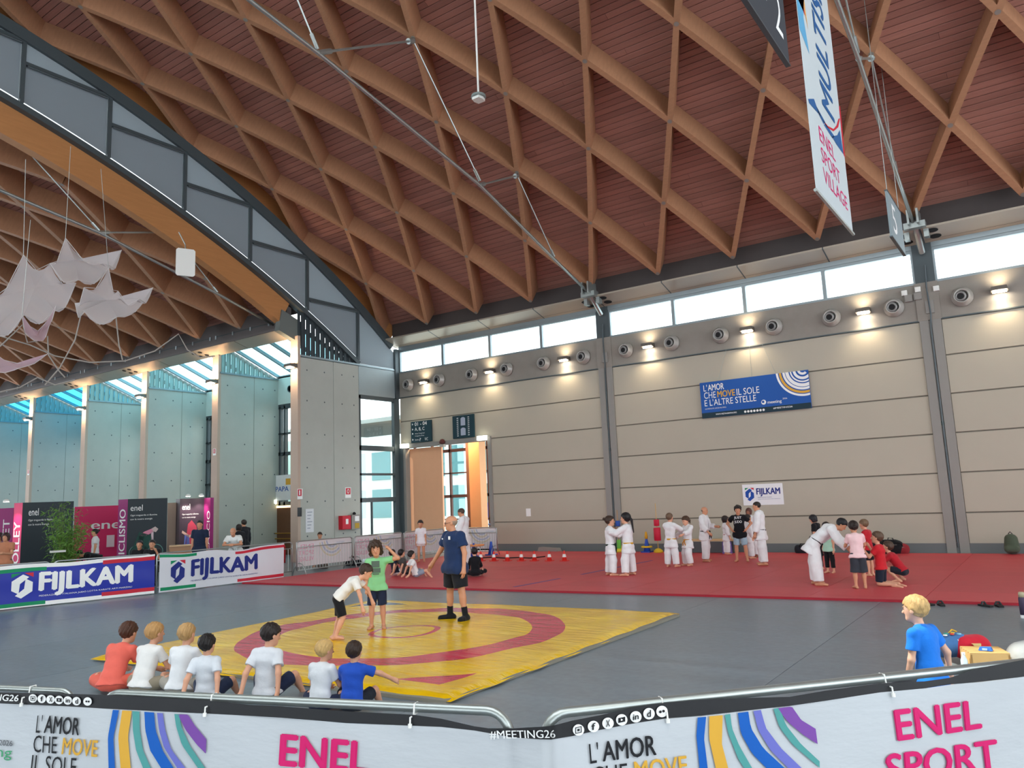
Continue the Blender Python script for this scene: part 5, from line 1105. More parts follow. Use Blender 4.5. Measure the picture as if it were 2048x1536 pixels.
def fabric(h, rough=.8): return M('fabric_'+h, h, rough, var=.10, vscale=9, bump=.5, bscale=11, spec=.2, sheen=.1)
def skin_m(h): return M('skin_'+h, h, .5, var=.06, vscale=14, spec=.35)
def hair_m(h): return M('hair_'+h, h, .5, var=.35, vscale=40, stretch=(1, 1, .25), bump=.5, bscale=60, spec=.35)
SK1, SK2, SK3, SKD = 'd9a184', 'c98f6f', 'e0b095', '8a5a44'
R3 = lambda ax, ang: np.array(Matrix.Rotation(ang, 3, Vector(ax)))
def view_yaw(x, y, phi): return math.atan2(-x, y)+math.radians(phi)
def top_z(x, y, ytop):
    lo, hi = 0., 4.
    for _ in range(40):
        m = (lo+hi)/2
        if proj((x, y, m))[1] > ytop: lo = m
        else: hi = m
    return lo
DOWN = (0, 0, -1)
def person(label, pos, phi, H, z0=0., skin=SK1, hair=None, top=None, bottom=None, feet=None, torso=(0, 0, 1), bend=None, twist=0, head=(0, 0, 0), aR=((.12, 0, -1), (.05, .15, -1)), aL=((-.12, 0, -1), (-.05, .15, -1)), lR=((.04, .0, -1), (.02, -.02, -1)), lL=((-.04, .0, -1), (-.02, -.02, -1)), fR=(.2, 1, 0), fL=(-.2, 1, 0), pelvis=None, child=False, b=1.0, belt=None, group=None, res=None, curl=.5, extra=None, yaw=None, sink=0., lean=None):
    x, y = pos; D = math.hypot(x, y); h = res or min(max(.0052, D*.00062), .018)
    yw = view_yaw(x, y, phi) if yaw is None else yaw
    t = empty('person', (x, y, z0), yw); tag(t, label, 'person', group)
    hh = (.168 if child else .135)*H; TH, SHN = ((.225, .222) if child else (.245, .24)); lb = (.94 if child else 1.)
    sw = (.108 if child else .118)*H; lsp = .30*H
    up = nrm(torso); up2 = nrm(bend) if bend is not None else up
    X0 = np.array([1., 0, 0]); lat = nrm(X0-up*(X0@up)); fwd = np.cross(up, lat)
    hw = .052*H; hipR0, hipL0 = lat*hw, -lat*hw
    X1 = np.array([math.cos(math.radians(twist)), math.sin(math.radians(twist)), 0]); lat2 = nrm(X1-up2*(X1@up2)); fwd2 = np.cross(up2, lat2)
    ank = .038*H
    def leg(hip, d):
        k = hip+nrm(d[0])*TH*H; a = k+nrm(d[1])*SHN*H; return k, a
    kR, aR_ = leg(hipR0, lR); kL, aL_ = leg(hipL0, lL)
    if pelvis is None: pz = -min(aR_[2], aL_[2])+ank
    else: pz = pelvis*H
    P = np.array([0, 0, pz-sink])
    if lean is not None: P = P+np.array([lean[0], lean[1], 0])
    hipR, hipL = hipR0+P, hipL0+P; kR, kL, aR_, aL_ = kR+P, kL+P, aR_+P, aL_+P
    mid = P+up*lsp*.5; ch = mid+up2*lsp*.34; nb = mid+up2*lsp*.56
    sR, sL = mid+up2*lsp*.47+lat2*sw*.86, mid+up2*lsp*.47-lat2*sw*.86
    def arm(s, d):
        e = s+nrm(d[0])*.170*H; w = e+nrm(d[1])*.145*H; hd = nrm(d[2]) if len(d) > 2 else nrm(d[1]); return e, w, hd
    eR, wR, hR = arm(sR, aR); eL, wL, hL = arm(sL, aL)
    # head frame
    hy, hp, hr = [math.radians(v) for v in head]
    Rh = R3((0, 0, 1), hy+math.radians(twist)) @ R3((1, 0, 0), hp) @ R3((0, 1, 0), hr)
    hx, hyv, hz = Rh[:, 0], Rh[:, 1], Rh[:, 2]
    hb = nb+up2*.045*H*.9+hyv*.02*H      # base of skull / chin level
    def hpnt(a, c, d): return hb+(hx*a+hyv*c+hz*d)*hh
    HA = [hx, hyv, hz]
    sk = Field(h); q = H*lb
    sk.cap(P, ch, .060*H*b, .066*H*b, .03, (lat, .74)); sk.cap(sR, sL, .034*q, k=.03); sk.cap(hipR, hipL, .055*q*b, k=.03)
    sk.cap(nb-up2*.03*H, hb+hz*hh*.15, .036*q if not child else .034*q, k=.015)
    sk.ell(hpnt(0, -.05, .60), HA, np.array([.375, .46, .41])*hh, .02*hh/.2); sk.ell(hpnt(0, .12, .33), HA, np.array([.28, .29, .33])*hh, .03*hh/.2)
    sk.cap(hpnt(0, .40, .48), hpnt(0, .50, .36), .045*hh, .06*hh, .02*hh/.2); sk.ell(hpnt(0, .30, .10), HA, np.array([.14, .12, .10])*hh, .03*hh/.2)
    for s_ in (-1, 1): sk.ell(hpnt(.385*s_, -.02, .45), HA, np.array([.045, .09, .125])*hh, .006)
    def limb(a, m, e, r1, r2, r3, bulge):
        sk.cap(a, m, r1, r2, .02); sk.cap(m, e, r2, r3, .02); 
        if bulge: d = nrm(e-m); c = m+d*np.linalg.norm(e-m)*.3; sk.ell(c, [d, lat, np.cross(d, lat)], np.array([.085*H, r2*1.06, r2*1.06]), .015)
    limb(hipR, kR, aR_, .050*q*b, .034*q, .022*q, True); limb(hipL, kL, aL_, .050*q*b, .034*q, .022*q, True)
    limb(sR, eR, wR, .030*q*b, .0245*q, .018*q, False); limb(sL, eL, wL, .030*q*b, .0245*q, .018*q, False)
    fl_ = .148*H; foot = {}
    for nm, an, fd in (('R', aR_, fR), ('L', aL_, fL)):
        f = nrm(fd); heel = an-f*.035*H; toe = an+f*.095*H; heel = heel+np.array([0, 0, -.020*H]) if abs(f[2]) < .5 else heel; toe = toe+np.array([0, 0, -.024*H]) if abs(f[2]) < .5 else toe
        foot[nm] = (an, heel, toe); sk.cap(an, heel, .022*q, .02*q, .02); sk.cap(heel, toe, .019*q, .016*q, .02, None); sd = nrm(np.cross(f, (0, 0, 1)) if abs(f[2]) < .9 else lat)
        for o_ in (-.014, .012): sk.cap(an+(toe-an)*.4+sd*o_*H*.6, toe+sd*o_*H, .014*q, .012*q, .015)
    for s_, w, hd, e in ((1, wR, hR, eR), (-1, wL, hL, eL)):
        pn = nrm(np.cross(hd, np.cross(lat2*s_*-1, hd))+1e-6)      # palm turned to the body
        ac = nrm(np.cross(hd, pn)); hl = .105*H*(.95 if child else 1); fr = max(.0048*H, .62*h)
        k0 = w+hd*hl*.45
        sk.cap(w, k0, .016*q, .020*q, .012, (ac, .72))
        for j in range(4):
            o_ = (j-1.5)*.0118*H; L1 = hl*(.30, .33, .31, .25)[j]; a0 = k0+ac*o_; d1 = nrm(hd+pn*curl*.45); a1 = a0+d1*L1; d2 = nrm(hd*(1-curl*.6)+pn*curl*1.2); sk.cap(a0-hd*hl*.06, a1, fr, fr*.95, .004); sk.cap(a1, a1+d2*L1*.75, fr*.95, fr*.85, .004)
        td = nrm(hd*.75+ac*-.55*(1 if ac@fwd2 < 0 else -1)+pn*.35); ta = w+hd*hl*.12; sk.cap(ta, ta+td*hl*.38, fr*1.25, fr*1.05, .008); sk.cap(ta+td*hl*.38, ta+td*hl*.38+nrm(td+hd)*hl*.2, fr*1.05, fr*.9, .005)
    bo = field_obj('body', sk, skin_m(skin), t)
    # face details
    eb = MB(); mb_ = MB(); 
    def blob(mb, c, r, ax=HA):
        n1, n2 = 6, 8; vs = []; fs = []
        for i in range(n1+1):
            for j in range(n2):
                th = PI*i/n1; ph = 2*PI*j/n2; vs.append(c+(ax[0]*math.sin(th)*math.cos(ph)*r[0]+ax[1]*math.sin(th)*math.sin(ph)*r[1]+ax[2]*math.cos(th)*r[2]))
        for i in range(n1):
            for j in range(n2): fs.append((i*n2+j, i*n2+(j+1) % n2, (i+1)*n2+(j+1) % n2, (i+1)*n2+j))
        mb.add(vs, fs)
    for s_ in (-1, 1):
        e_ = MB(); blob(e_, hpnt(.135*s_, .385, .50), np.array([.05, .03, .028])*hh); e_.build('eye', ink('3a2a24', .3), bo, True)
        e_ = MB(); blob(e_, hpnt(.14*s_, .395, .60), np.array([.085, .03, .018])*hh); e_.build('eyebrow', hair_m((hair or {}).get('c', '3a2c22')), bo, True)
    blob(mb_, hpnt(0, .405, .21), np.array([.10, .03, .025])*hh); mb_.build('mouth', ink('a8574f', .5), bo, True)
    # hair
    if hair:
        st = hair.get('s', 'short'); inf = {'short': .055, 'buzz': .02, 'curly': .13, 'long': .07, 'bun': .05, 'fringe': .012, 'shaggy': .12, 'bob': .09}[st]
        hf = Field(h*.8 if D < 12 else h*.9); hf.ell(hpnt(0, -.06, .61), HA, np.array([.375+inf, .46+inf, .41+inf*1.1])*hh, 0.)
        if st in ('shaggy', 'bob'):
            for s_ in (-1, 1): hf.cap(hpnt(.30*s_, -.05, .5), hpnt(.34*s_, .0, .12), .17*hh, .15*hh, .05)
            hf.cap(hpnt(0, -.25, .5), hpnt(0, -.28, .1), .3*hh, .24*hh, .05)
        if st == 'curly': 
            rr = random.Random(int(abs(x*100)))
            for _ in range(26): th = rr.uniform(0, 2*PI); zz = rr.uniform(.1, 1); rad = math.sqrt(1-zz*zz); hf.ell(hpnt(.44*rad*math.cos(th), -.06+.52*rad*math.sin(th), .62+.46*zz), HA, np.array([.11]*3)*hh, .03)
        def hp_(Dv, ax_, hb=hb, st=st):
            Xg = ax_[0][:, None, None]-hb[0]; Yg = ax_[1][None, :, None]-hb[1]; Zg = ax_[2][None, None, :]-hb[2]
            yl = (Xg*hyv[0]+Yg*hyv[1]+Zg*hyv[2])/hh; zl = (Xg*hz[0]+Yg*hz[1]+Zg*hz[2])/hh; xl = np.abs(Xg*hx[0]+Yg*hx[1]+Zg*hx[2])/hh
            if st == 'fringe': f = np.interp(yl, [-.6, -.25, .02, .06], [.2, .22, .45, 2.]); up_ = .62; return np.maximum(np.maximum(Dv, (f-zl)*hh*.7), (zl-up_)*hh)
            if st in ('shaggy', 'bob'):
                f = np.interp(yl, [-.6, .10, .16, .34, .5], [-.05, -.02, .35, .66, .70])
                if st == 'shaggy':
                    xq = (Xg*hx[0]+Yg*hx[1]+Zg*hx[2])/hh; f = f+.07*np.sin(24*xq+7*yl); Dv = Dv+.035*hh*(np.sin(17*xq+9*zl)*np.sin(14*zl-13*yl)+.6*np.sin(31*xq-21*zl+8*yl))
            else: f = np.interp(yl, [-.6, -.30, -.16, -.02, .06, .14, .26, .40, .6], [.0, .04, .16, .36, .46, .60, .68, .73, .74])
            xs_ = (Xg*hx[0]+Yg*hx[1]+Zg*hx[2])/hh; sd_ = x*3.7+y; w_ = np.sin(26*xs_+9*yl+sd_)*np.sin(15*yl-11*zl+sd_*2)+.6*np.sin(41*xs_-17*zl+sd_)*np.sin(23*yl+13*xs_)
            Dv = Dv+(.0 if st == 'buzz' else .016)*hh*w_
            return np.maximum(Dv, (f+.03*np.sin(37*xs_+19*yl)-zl)*hh*.75)
        field_obj('hair', hf, hair_m(hair['c']), t, hp_)
        if st in ('long', 'bun'):
            pf = Field(h*.9)
            if st == 'bun': pf.ell(hpnt(0, -.62, .72), HA, np.array([.16, .15, .16])*hh, 0)
            else:
                base = hpnt(0, -.48, .62); dn = hair.get('tail', 1.15); sw_ = hair.get('swing', (0, -.25)); p1 = base+np.array([0, 0, -.3*hh])+hyv*-.18*hh; p2 = base+(hx*sw_[0]+hyv*sw_[1])*hh+np.array([0, 0, -dn*hh])
                pf.cap(base, p1, .10*hh, .13*hh, .02); pf.cap(p1, p2, .13*hh, .06*hh, .02)
            field_obj('ponytail' if st == 'long' else 'hair_bun', pf, hair_m(hair['c']), t)
    # clothes
    if top:
        kind, col = top[0], top[1]; m_ = fabric(col); tf = Field(h)
        hem = top[2] if len(top) > 2 else (.02 if kind == 'tee' else .10)
        if kind in ('tee', 'tank'):
            i_ = .010*H/1.5; c_hem = P-up*hem*H
            tf.cap(P-up*(hem+.03)*H, P+up*lsp*.22, (.064*b+.004)*H+i_, .062*H*b+i_, .03, (lat, .72), cuts=((c_hem, -up),)); tf.cap(P+up*lsp*.2, ch, .062*H*b+i_, .068*H*b+i_, .03, (lat2, .74)); tf.cap(ch, mid+up2*lsp*.50, .064*H*b+i_, .045*H+i_, .03, (lat2, .70))
            tf.cap(sR, sL, .036*q+i_, k=.03); tf.cap(hipR-up*.03*H, hipL-up*.03*H, .075*q*b+i_*1.2, k=.03, cuts=((c_hem, -up),))
            if kind == 'tee':
                for s0, e0, r in ((sR, eR, 1), (sL, eL, 1)):
                    d = nrm(e0-s0); c = s0+d*np.linalg.norm(e0-s0)*.62; tf.cap(s0, e0, .036*q*b+i_, .036*q*b+i_*1.6, .02, None, ((c, d),))
        elif kind in ('gi', 'long'):
            i_ = (.018 if kind == 'gi' else .010)*H/1.5; hemz = hem; c_hem = P-up*hemz*H
            tf.cap(P-up*(hemz+.04)*H, P+up*lsp*.15, (.070*b+.014)*H+i_, .060*H*b+i_, .03, (lat, .76), ((c_hem, -up),)); tf.cap(P+up*lsp*.12, ch, .060*H*b+i_, .068*H*b+i_, .03, (lat2, .74)); tf.cap(ch, mid+up2*lsp*.52, .064*H*b+i_, .045*H+i_, .03, (lat2, .70)); tf.cap(sR, sL, .037*q+i_, k=.03); tf.cap(hipR-up*.02*H, hipL-up*.02*H, .066*q*b+i_*1.2, k=.03, cuts=((c_hem, -up),)); tf.cap(hipR-up*hemz*.9*H, hipL-up*hemz*.9*H, .074*q*b+i_*1.6, k=.04, cuts=((c_hem, -up),))
            for s0, e0, w0 in ((sR, eR, wR), (sL, eL, wL)):
                d = nrm(w0-e0); c = e0+d*np.linalg.norm(w0-e0)*(.78 if kind == 'gi' else .95); rr = (.046 if kind == 'gi' else .032)*q+i_*.6; tf.cap(s0, e0, rr*1.05, rr, .02); tf.cap(e0, w0, rr, rr*.98 if kind == 'gi' else rr*.8, .015, None, ((c, d),))
        def fold(Dv, ax_, seed=x*7.3+y*3.1):
            Xg = ax_[0][:, None, None]; Yg = ax_[1][None, :, None]; Zg = ax_[2][None, None, :]; f1 = 38/H*1.4; am = (.007 if kind in ('gi', 'long') else .0058)*H/1.4
            return Dv+am*(np.sin(f1*(.6*Xg+.35*Yg+.5*Zg)+seed)*np.sin(f1*.55*(Zg-.7*Xg+.4*Yg)+seed*1.7))
        o = field_obj('jacket' if kind == 'gi' else 'shirt', tf, m_, t, fold)
        if kind == 'gi':      # crossed lapel
            lp = MB(); 
            for s_ in (-1, 1):
                pts = [nb+lat2*s_*.035*H+fwd2*.0*H+up2*.0*H, nb+lat2*s_*.03*H+fwd2*.045*H*b-up2*.02*H, ch+lat2*s_*.012*H+fwd2*(.082*H*b+.012), P+up*lsp*.22-lat2*s_*.012*H+fwd2*(.078*H*b+.016)]
                lp.tube(pts, .013*H, 6)
            lp.build('lapel', m_, o, True)
        if belt:
            zc = P+up*lsp*(.12 if kind == 'gi' else 0.05); bf = Field(h*.8); i2 = .024*H/1.5; bf.cap(zc-up*.1*H, zc+up*.1*H, .061*H*b+i2+.004*H, k=0, flat=(lat, .755), cuts=((zc+up*.017*H, up), (zc-up*.017*H, -up)))
            be_ = field_obj('belt', bf, fabric(belt), t, relax=0)
            kn = MB(); kc = zc+fwd*(.072*H*b+i2); kn.tube([kc-lat*.02*H, kc+lat*.02*H], .014*H, 8); kn.build('belt_knot', fabric(belt), be_, True)
            for s_ in (-1, 1): MB().tube([kc, kc+lat*s_*.03*H+fwd*.015*H-up*.06*H, kc+lat*s_*.05*H+fwd*.0*H-np.array([0, 0, .14*H])], [.010*H, .011*H, .009*H], 6).build('belt_end', fabric(belt), be_, True)
    if bottom:
        kind, col = bottom[0], bottom[1]; bf = Field(h); i_ = .012*H/1.5; tc_ = bottom[2] if len(bottom) > 2 else .8
        c_top = P+up*.055*H
        bf.cap(hipR, hipL, .056*q*b+i_*.5, k=.03, cuts=((c_top, up),)); bf.cap(P, P+up*.08*H, .062*H*b+i_*.4, k=.03, flat=(lat, .76), cuts=((c_top, up),))
        for hp0, k0, a0 in ((hipR, kR, aR_), (hipL, kL, aL_)):
            d = nrm(k0-hp0); c = hp0+d*np.linalg.norm(k0-hp0)*tc_
            if kind == 'shorts': bf.cap(hp0, k0, .054*q*b+i_, .046*q*b+i_*1.5, .02, None, ((c, d),))
            elif kind == 'culotte': bf.cap(hp0, k0+d*.05*H, .056*q*b+i_, .060*q*b+i_*1.5, .03, None, ((k0+d*.02*H, d),))
            else:
                w_ = 1.62 if kind == 'gi' else 1.0; d2 = nrm(a0-k0); c2 = k0+d2*np.linalg.norm(a0-k0)*tc_; bf.cap(hp0, k0, .053*q*b+i_, .040*q*w_+i_, .02); bf.cap(k0, a0, .040*q*w_+i_, .034*q*w_+i_, .02, None, ((c2, d2),))
        def fold2(Dv, ax_, seed=x*5.3+y*2.1):
            Xg = ax_[0][:, None, None]; Yg = ax_[1][None, :, None]; Zg = ax_[2][None, None, :]; f1 = 30/H*1.4; return Dv+.0045*H/1.4*np.sin(f1*(.8*Xg+.5*Yg+.25*Zg)+seed)*np.sin(f1*.5*(Zg+.5*Xg)+seed)
        field_obj({'shorts': 'shorts', 'culotte': 'culottes'}.get(kind, 'trousers'), bf, fabric(col), t, fold2)
    if feet:
        for nm in ('R', 'L'):
            an, heel, toe = foot[nm]; ff = Field(h); sh_h = feet[1] if len(feet) > 1 else .0
            ff.cap(heel, toe, .029*q, .026*q, .01); ff.cap(an+(heel-an)*.5, toe*.5+heel*.5, .031*q, .028*q, .02); ff.cap(toe*.7+heel*.3-np.array([.012*H, 0, 0]), toe+np.array([.01*H, 0, 0])*0, .026*q, .023*q, .02); ff.cap(toe*.7+heel*.3+np.array([.012*H, 0, 0]), toe, .026*q, .023*q, .02)
            if sh_h: d = nrm((kR if nm == 'R' else kL)-an); ff.cap(an, an+d*sh_h*H, .029*q, .031*q, .02, None, ((an+d*sh_h*.9*H, d),))
            else: ff.cap(an, an, .027*q, k=.01)
            field_obj('shoe', ff, fabric(feet[0]), t)
    t['_j'] = 0
    del t['_j']
    return t, dict(P=P, up=up, fwd=fwd, lat=lat, ch=ch, fwd2=fwd2, lat2=lat2, up2=up2, hb=hb, hx=hx, hy=hyv, hz=hz, hh=hh, H=H, kR=kR, kL=kL, hipR=hipR, hipL=hipL, b=b, wR=wR, wL=wL)
def chest_print(t, j, rows, col, zoff=0., name='shirt_print', back=False):
    """flat print on the chest: rows of (text or None, u0, u1, v0, v1) in metres around the breastbone"""
    s = -1 if back else 1
    o = j['ch']+j['fwd2']*s*(.068*j['H']*j['b']+.022*j['H']/1.5)+j['up2']*zoff
    S = Surf(o, j['lat2']*-s, j['up2'], n=tuple(j['fwd2']*s))
    for tx, a0, a1, b0, b1 in rows:
        if tx: v, f, mx = text_geo(tx, .02); v = v/mx; v = np.c_[a0+v[:, 0]*(a1-a0), b0+v[:, 1]*(b1-b0)]
        else: v = np.array([(a0, b0), (a1, b0), (a1, b1), (a0, b1)]); f = [(0, 1, 2, 3)]
        me = bpy.data.meshes.new(name); me.from_pydata([tuple(S.P(a, b_, .004-a*a*.9)) for a, b_ in v], [], f); me.materials.append(ink(col)); me.update()
        ob = bpy.data.objects.new(name, me); COL.objects.link(ob); ob.parent = t
# ================================================================== things on and beside the red mat
m_cone = M('cone_orange_red', 'e0352c', .45); m_cone_b = M('cone_blue', '2a52b8', .5)
def cone(pos, h, label, mats, group, band=True, z0=MZ):
    t = empty('traffic_cone', (pos[0], pos[1], z0)); tag(t, label, 'cone', group); r = h*.30
    MB().box((-r*1.15, -r*1.15, 0), (r*1.15, r*1.15, h*.07)).build('base', mats, t); MB().lathe([(r*.86, h*.07), (r*.22, h*.97), (r*.12, h)], 16).build('body', mats, t, True)
    if band: MB().lathe([(r*.66, h*.38), (r*.665, h*.385), (r*.455, h*.68), (r*.44, h*.68)], 16).build('white_band', W_, t, True)
for i, (px, nm) in enumerate(((962, 'first'), (988, 'second'), (1015, 'third'), (1043, 'fourth'), (1069, 'fifth'), (1099, 'sixth'), (1129, 'seventh'))):
    q = onZ(px, 1122, MZ); cone((q[0], q[1]), .34, '%s red and white cone from the left in the row on the red mat' % nm, m_cone, 'red and white cones in a row')
for px, lb in (((948, 1114), 'blue cone behind the man in judo suit, left one'), ((983, 1110), 'blue cone at the right side of the doorway')):
    q = onZ(*px, MZ); cone((q[0], q[1]), .52, lb, m_cone_b, 'blue cones by the doorway', False)
P = [Vector(onZ(x, y, MZ+.02)) for x, y in ((958, 1116), (985, 1114.5), (1010, 1116), (1035, 1114.8), (1060, 1116), (1090, 1113))]
tag(MB().tube(P, .02, 6).build('black_rope', m_black), 'black rope lying on the red mat behind the row of cones', 'strap')  # thin rope on the mat behind the cones
q = onZ(955, 1113, MZ); t = empty('round_stool', (q[0], q[1]-.1, MZ)); tag(t, 'round orange topped stool beside the blue cones', 'stool'); MB().lathe([(.02, .40), (.33, .40), (.34, .43), (.33, .46), (.02, .46)], 20).build('seat', ink('d99562'), t)
for k in range(3): a = 2*PI*k/3; MB().tube([(.2*math.cos(a), .2*math.sin(a), .4), (.26*math.cos(a), .26*math.sin(a), 0)], .018, 6).build('leg', m_steel, t)
q = onZ(1100, 1102, MZ); tag(MB().prism([(-.5, 0), (.5, 0), (.42, .16), (-.42, .2)], 'y', -.15, .15).build('grey_wedge', m_colm, None, loc=(q[0], 26.5, 0)), 'low grey wedge on the floor against the right wall', 'wedge')
# training poles
def pole(px, label, pads, base_c, pole_c, h):
    q = onZ(*px, MZ); t = empty('training_pole', (q[0], min(q[1], 26.2), MZ)); tag(t, label, 'pole')
    MB().lathe([(.17, 0), (.16, .07), (.09, .13), (.03, .15)], 16).build('base', ink(base_c), t, True); MB().tube([(0, 0, .1), (0, 0, h)], .014, 8).build('rod', ink(pole_c), t)
    for z0, z1, r, c in pads: MB().lathe([(r*.9, z0), (r, z0+.015), (r, z1-.015), (r*.9, z1)], 16).build('pad', ink(c), t, True)
pole((1317, 1105), 'tall yellow rod with two red foam pads by the wall', [(.42, .88, .125, 'c8203f'), (.94, 1.17, .10, 'c8203f')], 'd9b62a', 'c9a66a', 1.75)
pole((1240, 1104), 'rod with blue foam pad and green base behind the two girls', [(.95, 1.15, .09, '2a52a8'), (.05, .45, .08, '6abf4a')], 'd3c23a', 'b08a5a', 1.55)
q = onZ(1297, 1104, MZ); t = empty('traffic_cone', (q[0], 26.2, MZ)); tag(t, 'blue cone with yellow tip and yellow ring left of the red pads', 'cone')
MB().box((-.17, -.17, 0), (.17, .17, .04)).build('base', m_cone_b, t); MB().lathe([(.13, .04), (.03, .52), (.02, .54)], 14).build('body', m_cone_b, t, True); MB().lathe([(.045, .48), (.06, .56), (.035, .72), (.01, .74)], 12).build('tip', ink('d9a52a'), t, True); MB().lathe([(.1, .16), (.2, .17), (.2, .22), (.1, .23)], 16).build('ring', ink('d9b62a'), t, True)
# bench
t = empty('gym_bench', (-10.2, 26.25, 0)); tag(t, 'low bench with pale wooden top and dark sides against the wall', 'bench')
MB().box((-.85, -.2, .44), (1.0, .2, .5)).build('seat', M('bench_wood', 'c9a678', .5, var=.1, stretch=(.4, 5, 5)), t)
for xx in (-.75, .85): MB().box((xx-.05, -.18, 0), (xx+.05, .18, .44)).build('leg', ink('4a4d50'), t)
MB().box((-.7, -.16, .05), (.8, -.12, .42)).build('front_panel', ink('55585b'), t)
tag(MB().prism([(-.14, 0), (.14, 0), (.12, .38), (-.12, .40)], 'y', -.1, .1).build('purple_bag', ink('6b5a9a'), None, loc=(-9.45, 25.9, MZ)), 'purple cloth bag hanging at the right end of the bench', 'bag')
# bags
def bag(px, w, h, d, col, label, strap=True, Y=None, z0=MZ):
    q = onZ(*px, z0); pos = (q[0], Y or min(q[1], 26.3), z0); t = empty('sports_bag', pos); tag(t, label, 'bag')
    f = Field(.018); f.cap((-w*.32, 0, h*.38), (w*.32, 0, h*.36), h*.36, h*.33, .05, ((0, 0, 1), .78)); f.cap((-w*.1, 0, h*.5), (w*.15, .03, h*.6), h*.28, h*.22, .06); f.cap((-w*.38, 0, .05), (w*.38, 0, .05), .05, .05, .05)
    field_obj('body', f, fabric(col), t)
    if strap: MB().tube([(-w*.2, -d*.3, h*.6), (-w*.1, -d*.5, h*.95), (w*.12, -d*.5, h*.93), (w*.2, -d*.3, h*.6)], .016, 6).build('strap', m_black, t, True)
    MB().tube([(-w*.3, -h*.3, h*.55), (w*.3, -h*.3, h*.53)], .008, 5).build('zip', m_steel, t)
    return t
bag((1609, 1106), .60, .32, .3, '22262e', 'black sports bag by the wall left of the bowing group'); bag((1768, 1106), .62, .44, .3, '1b1e26', 'dark bag behind the kneeling boy, left of the pile'); bag((1787, 1106), .55, .50, .3, '17181c', 'tall black bag in the middle of the pile behind the red shirts'); bag((1803, 1106), .46, .36, .3, '8a2a30', 'dark red bag at the right of the pile behind the red shirts')
q = onZ(2027, 1106, MZ); t = empty('backpack', (q[0], 26.3, MZ)); tag(t, 'olive green backpack leaning on the wall at the right edge', 'backpack')
f = Field(.018); f.cap((0, 0, .16), (0, .03, .42), .17, .14, .05, ((1, 0, 0), .85)); f.cap((-.1, -.12, .14), (.1, -.12, .14), .09, .09, .04); field_obj('body', f, fabric('4a5546'), t); MB().tube([(-.05, 0, .56), (0, -.02, .62), (.05, 0, .56)], .012, 6).build('handle', m_black, t)
for s_ in (-1, 1): MB().tube([(.1*s_, .1, .5), (.14*s_, .16, .3), (.12*s_, .12, .08)], .018, 6).build('strap', m_black, t)
bag((706, 1131), .8, .40, .3, '191a20', 'black bags lying behind the foot of the far barrier', z0=0.); bag((645, 1137), .55, .25, .3, '5a5048', 'brown bag on the floor under the far barrier', z0=0.)
# sandals along the front edge of the mat
for i, ((px, py), lb) in enumerate((((1855, 1210), 'black sandal nearest the blond boy, left of its pair'), ((1882, 1211), 'black sandal nearest the blond boy, right of its pair'), ((1971, 1213), 'black sandal by the right edge of the mat, left of its pair'), ((1998, 1213), 'black sandal by the right edge of the mat, right of its pair'))):
    q = onZ(px, py, 0); t = empty('sandal', (q[0], q[1], 0), .9-.5*(i % 2)); tag(t, lb, 'sandal', 'black sandals by the red mat')
    MB().prism([(-.045, -.13), (.03, -.14), (.05, -.02), (.05, .1), (.02, .14), (-.03, .13), (-.05, .03)], 'z', 0, .03).build('sole', m_black, t); MB().tube([(-.05, .03, .02), (-.02, .04, .07), (.025, .04, .07), (.05, .03, .02)], .018, 6).build('strap', ink('2b2d30'), t)
q = onZ(2046, 1236, 0); t = empty('drink_flask', (q[0]+.02, q[1], 0)); tag(t, 'striped drink flask with beige cap cut by the right edge', 'flask')
MB().lathe([(.05, 0), (.052, .02), (.052, .05)], 14).build('foot', W_, t); MB().lathe([(.052, .05), (.052, .30), (.045, .32)], 14).build('body', ink('4a3f56'), t, True); MB().lathe([(.045, .32), (.045, .38), (.03, .40)], 14).build('cap', ink('b5a98c'), t, True)

# ================================================================== picnic things by the boy in blue
q = onZ(1974, 1346); t = empty('wooden_crate', (q[0], q[1], 0), .35); tag(t, 'pale wooden crate with slatted lid beside the blond boy', 'crate'); m_cr = M('crate_wood', 'd9b070', .6, var=.15, stretch=(1, 6, 1))
for k in range(5): MB().box((-.20, -.20+.083*k, .24), (.20, -.138+.083*k, .258)).build('slat', m_cr, t)
for sx in (-1, 1): MB().box((.18*sx, -.2, 0), (.20*sx, .21, .24)).build('side_panel', m_cr, t)
MB().box((-.20, -.2, 0), (.20, -.185, .24)).build('front_panel', m_cr, t); MB().box((-.20, .195, 0), (.20, .21, .24)).build('back_panel', m_cr, t)
cr = Vector((q[0], q[1], 0))
t = empty('snack_packet', tuple(cr+Vector((.02, -.05, .262)))); tag(t, 'small blue snack packet lying on the wooden crate', 'packet'); MB().hexa([(-.07, -.05, 0), (.07, -.05, 0), (.07, .05, 0), (-.07, .05, 0), (-.055, -.035, .035), (.055, -.035, .03), (.055, .035, .035), (-.055, .035, .03)]).build('wrapper', ink('2f6bc4'), t); MB().box((-.03, -.052, .005), (.02, -.045, .028)).build('label_patch', ink('a9cdea'), t)
q = onZ(1932, 1352); t = empty('water_bottle', (q[0], q[1], 0)); tag(t, 'clear water bottle standing in front of the crate', 'bottle'); MB().lathe([(.035, 0), (.037, .02), (.037, .17), (.02, .22), (.018, .23)], 14).build('body', M('bottle_plastic', 'cfe0e4', .15, spec=.6), t, True); MB().lathe([(.02, .23), (.02, .255), (.018, .257)], 12).build('cap', W_, t)
q = onZ(1925, 1327); t = empty('school_backpack', (q[0], q[1], 0), .5); tag(t, 'red and blue patterned school backpack lying behind the crate', 'backpack')
f = Field(.010); f.cap((-.20, .02, .2), (-.02, .02, .22), .13, .14, .05, ((0, 1, 0), .75)); field_obj('body', f, fabric('4a78b0'), t)
